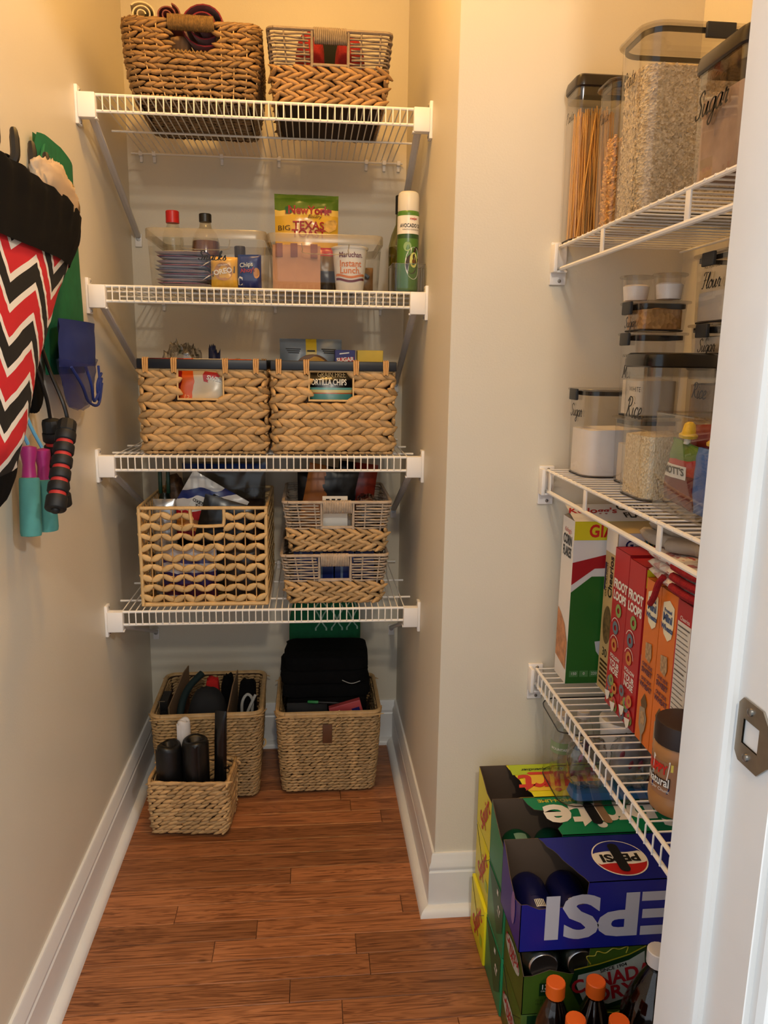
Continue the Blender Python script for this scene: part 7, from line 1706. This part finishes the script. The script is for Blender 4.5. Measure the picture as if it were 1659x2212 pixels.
# clear organiser on the cartons with bottles and bags
zc = 0.001+3*(CH+0.0006)+0.0022
root = thing('organiser_bin', 'clear scooped organiser bin standing on the soda cartons', 'bin', (0.580, 1.352, zc))
W_, D_, H_ = 0.232, 0.162, 0.150
ring0 = rrect(W_-0.012, D_-0.012, 0.034, 6); ring1 = rrect(W_, D_, 0.036, 6)
def htop(x, y):
    k = max(0.0, min(1.0, (x+W_/2)/0.07)); return H_-0.030*max(0.0, 1-abs((x+W_/2)-0.012)/0.03)*max(0.0, 1-abs(y+0.01)/0.06)
mb = MB(); r1 = [(x, y, htop(x, y)) for x, y in ring1]
mb.loft([[(x*0.97, y*0.97, 0) for x, y in ring0], [(x, y, 0.003) for x, y in ring0], r1], True, False); mb.obj('body', clear_c, root)
mb = MB(); mb.tube(r1, 0.0013, 5, closed=True); mb.obj('rim', mat('dark_rim_edge', (0.16, 0.16, 0.17), 0.3), root)
mb = MB(); mb.tube([(x, y, 0.001) for x, y in ring0], 0.0010, 5, closed=True); mb.obj('base_edge', gasket, root)
wb = glass('water_bottle_plastic', (0.93, 0.95, 0.95), 1.4)
for k, (px_, py_) in enumerate(((0.503, 1.388), (0.548, 1.398))):
    root = bottle('water_bottle', ('clear water bottle with a green and white label in the organiser bin', 'clear water bottle with a dark blue label in the organiser bin')[k], 'bottle', (px_, py_, zc+0.003), [(0.020, 0), (0.022, 0.004), (0.0225, 0.05), (0.0215, 0.053), (0.0225, 0.056), (0.0225, 0.088), (0.018, 0.106), (0.011, 0.120)], (0.0125, 0.120, 0.134), wb, mat('pale_cap', (0.75, 0.72, 0.70), 0.4), n=20)
    dgrid(root, -0.028, 0.028, 0.056, 0.080, cyl_w((0, 0, 0), 0.0230, -2.1), (mat('label_green', (0.50, 0.62, 0.42)), mat('label_blue', (0.12, 0.14, 0.28)))[k], 'label', nu=16)
    if k == 0: text(root, 'MOUNTAIN', 0.007, cyl_w((0, 0, 0), 0.0237, -2.1), white_ink, at=(0, 0.066), bold=0.03)
    else: text(root, 'C', 0.014, cyl_w((0, 0, 0), 0.0237, -2.1), white_ink, at=(0.004, 0.067), bold=0.03)
root = thing('white_tub', 'white round tub with pale lid in the organiser bin', 'tub', (0.620, 1.377, zc+0.003))
mb = MB(); mb.lathe([(0.034, 0), (0.036, 0.003), (0.042, 0.118)], 32); mb.obj('tub', mat('white_tub_plastic', (0.86, 0.86, 0.86), 0.35), root)
mb = MB(); mb.lathe([(0.0435, 0.112), (0.044, 0.114), (0.044, 0.124), (0.042, 0.127), (0.038, 0.1255), (0.001, 0.1255)], 32); mb.obj('lid', mat('white_lid_plastic', (0.90, 0.90, 0.90), 0.3), root)
r_ = carton('chocolate_box', 'dark red chocolate box at the end of the organiser bin', 'box', (0.6755, 1.352, zc+0.003), (0.018, 0.07, 0.135), mat('dark_red_carton', (0.45, 0.07, 0.12), 0.4))
text(r_, 'CHOCOLATE', 0.0115, plane_w((-0.0098, 0, 0), (0, -1, 0), (0, 0, 1)), white_ink, at=(0.0, 0.118), bold=0.02)
blob('clear_bag', 'crumpled clear bag with small red marks in the organiser bin', 'bag', (0.526, 1.310, zc+0.0225), (0.076, 0.048, 0.105), film, 151, 0.14, 0.7, scale=20, n=40)
blob('clear_bag', 'larger crumpled clear bag next to the dark red chocolate box', 'bag', (0.612, 1.306, zc+0.0225), (0.078, 0.044, 0.105), film, 152, 0.14, 0.7, scale=20, n=40)
root = thing('blue_tray_insert', 'blue film at the bottom of the organiser bin', 'packet', (0.578, 1.311, zc+0.0035))
mb = MB(); mb.rprism(0, 0, 0.166, 0.052, 0.015, [(0.004, 0), (0, 0.004), (0.004, 0.016), (0.01, 0.018)], 4); mb.obj('film', mat('blue_film', (0.16, 0.38, 0.62), 0.3), root)
for k in range(5):
    mb = MB(); rd = random.Random(k); mb.lobe(((0.512, 0.538, 0.594, 0.613, 0.632)[k], 1.305, zc+0.060+0.030*rd.random()), Vector((0.3, 0, 1)).normalized(), Vector((0, -1, 0)), 0.018, 0.010, 0.005); tag(mb.obj('red_sweet', mat('sweet_red', (0.62, 0.16, 0.22), 0.4)), 'small red sweet showing through the crumpled clear bags', 'sweet', 'red sweets in the clear bags')

# cola bottles on the floor
pet = glass('pet_plastic', (0.90, 0.87, 0.85), 0.55); cola = mat('dark_cola', (0.07, 0.035, 0.025), 0.08, spec=0.6); capo = mat('orange_cap', (0.86, 0.38, 0.08), 0.45)
P20 = [(0.018, 0), (0.029, 0.004), (0.031, 0.012), (0.031, 0.070), (0.029, 0.085), (0.031, 0.100), (0.031, 0.135), (0.027, 0.165), (0.018, 0.192), (0.0125, 0.206), (0.0125, 0.218)]
L20 = [(0.017, 0.001), (0.028, 0.005), (0.030, 0.012), (0.030, 0.070), (0.028, 0.085), (0.030, 0.100), (0.030, 0.135), (0.026, 0.165), (0.0170, 0.192), (0.0118, 0.206)]
for k, (px_, py_) in enumerate(((0.386, 1.022), (0.451, 1.019), (0.394, 0.951), (0.4585, 0.943))):
    bottle('cola_bottle', 'small dark cola bottle with orange cap on the floor before the cartons', 'bottle', (px_, py_, 0.001), P20, (0.0150, 0.212, 0.236), pet, capo, 28, 'small cola bottles with orange caps', (L20, cola))
P2L = [(0.030, 0), (0.050, 0.006), (0.053, 0.02), (0.053, 0.15), (0.050, 0.19), (0.040, 0.225), (0.026, 0.255), (0.0145, 0.276), (0.0135, 0.290)]
L2L = [(0.029, 0.001), (0.049, 0.007), (0.052, 0.02), (0.052, 0.15), (0.049, 0.19), (0.039, 0.225), (0.025, 0.255), (0.0140, 0.275)]
root = bottle('large_cola_bottle', 'large dark cola bottle with a white cap on the floor', 'bottle', (0.5385, 0.995, 0.001), P2L, (0.0175, 0.284, 0.308), pet, mat('white_cap', (0.86, 0.86, 0.86), 0.4), 32, None, (L2L, cola))
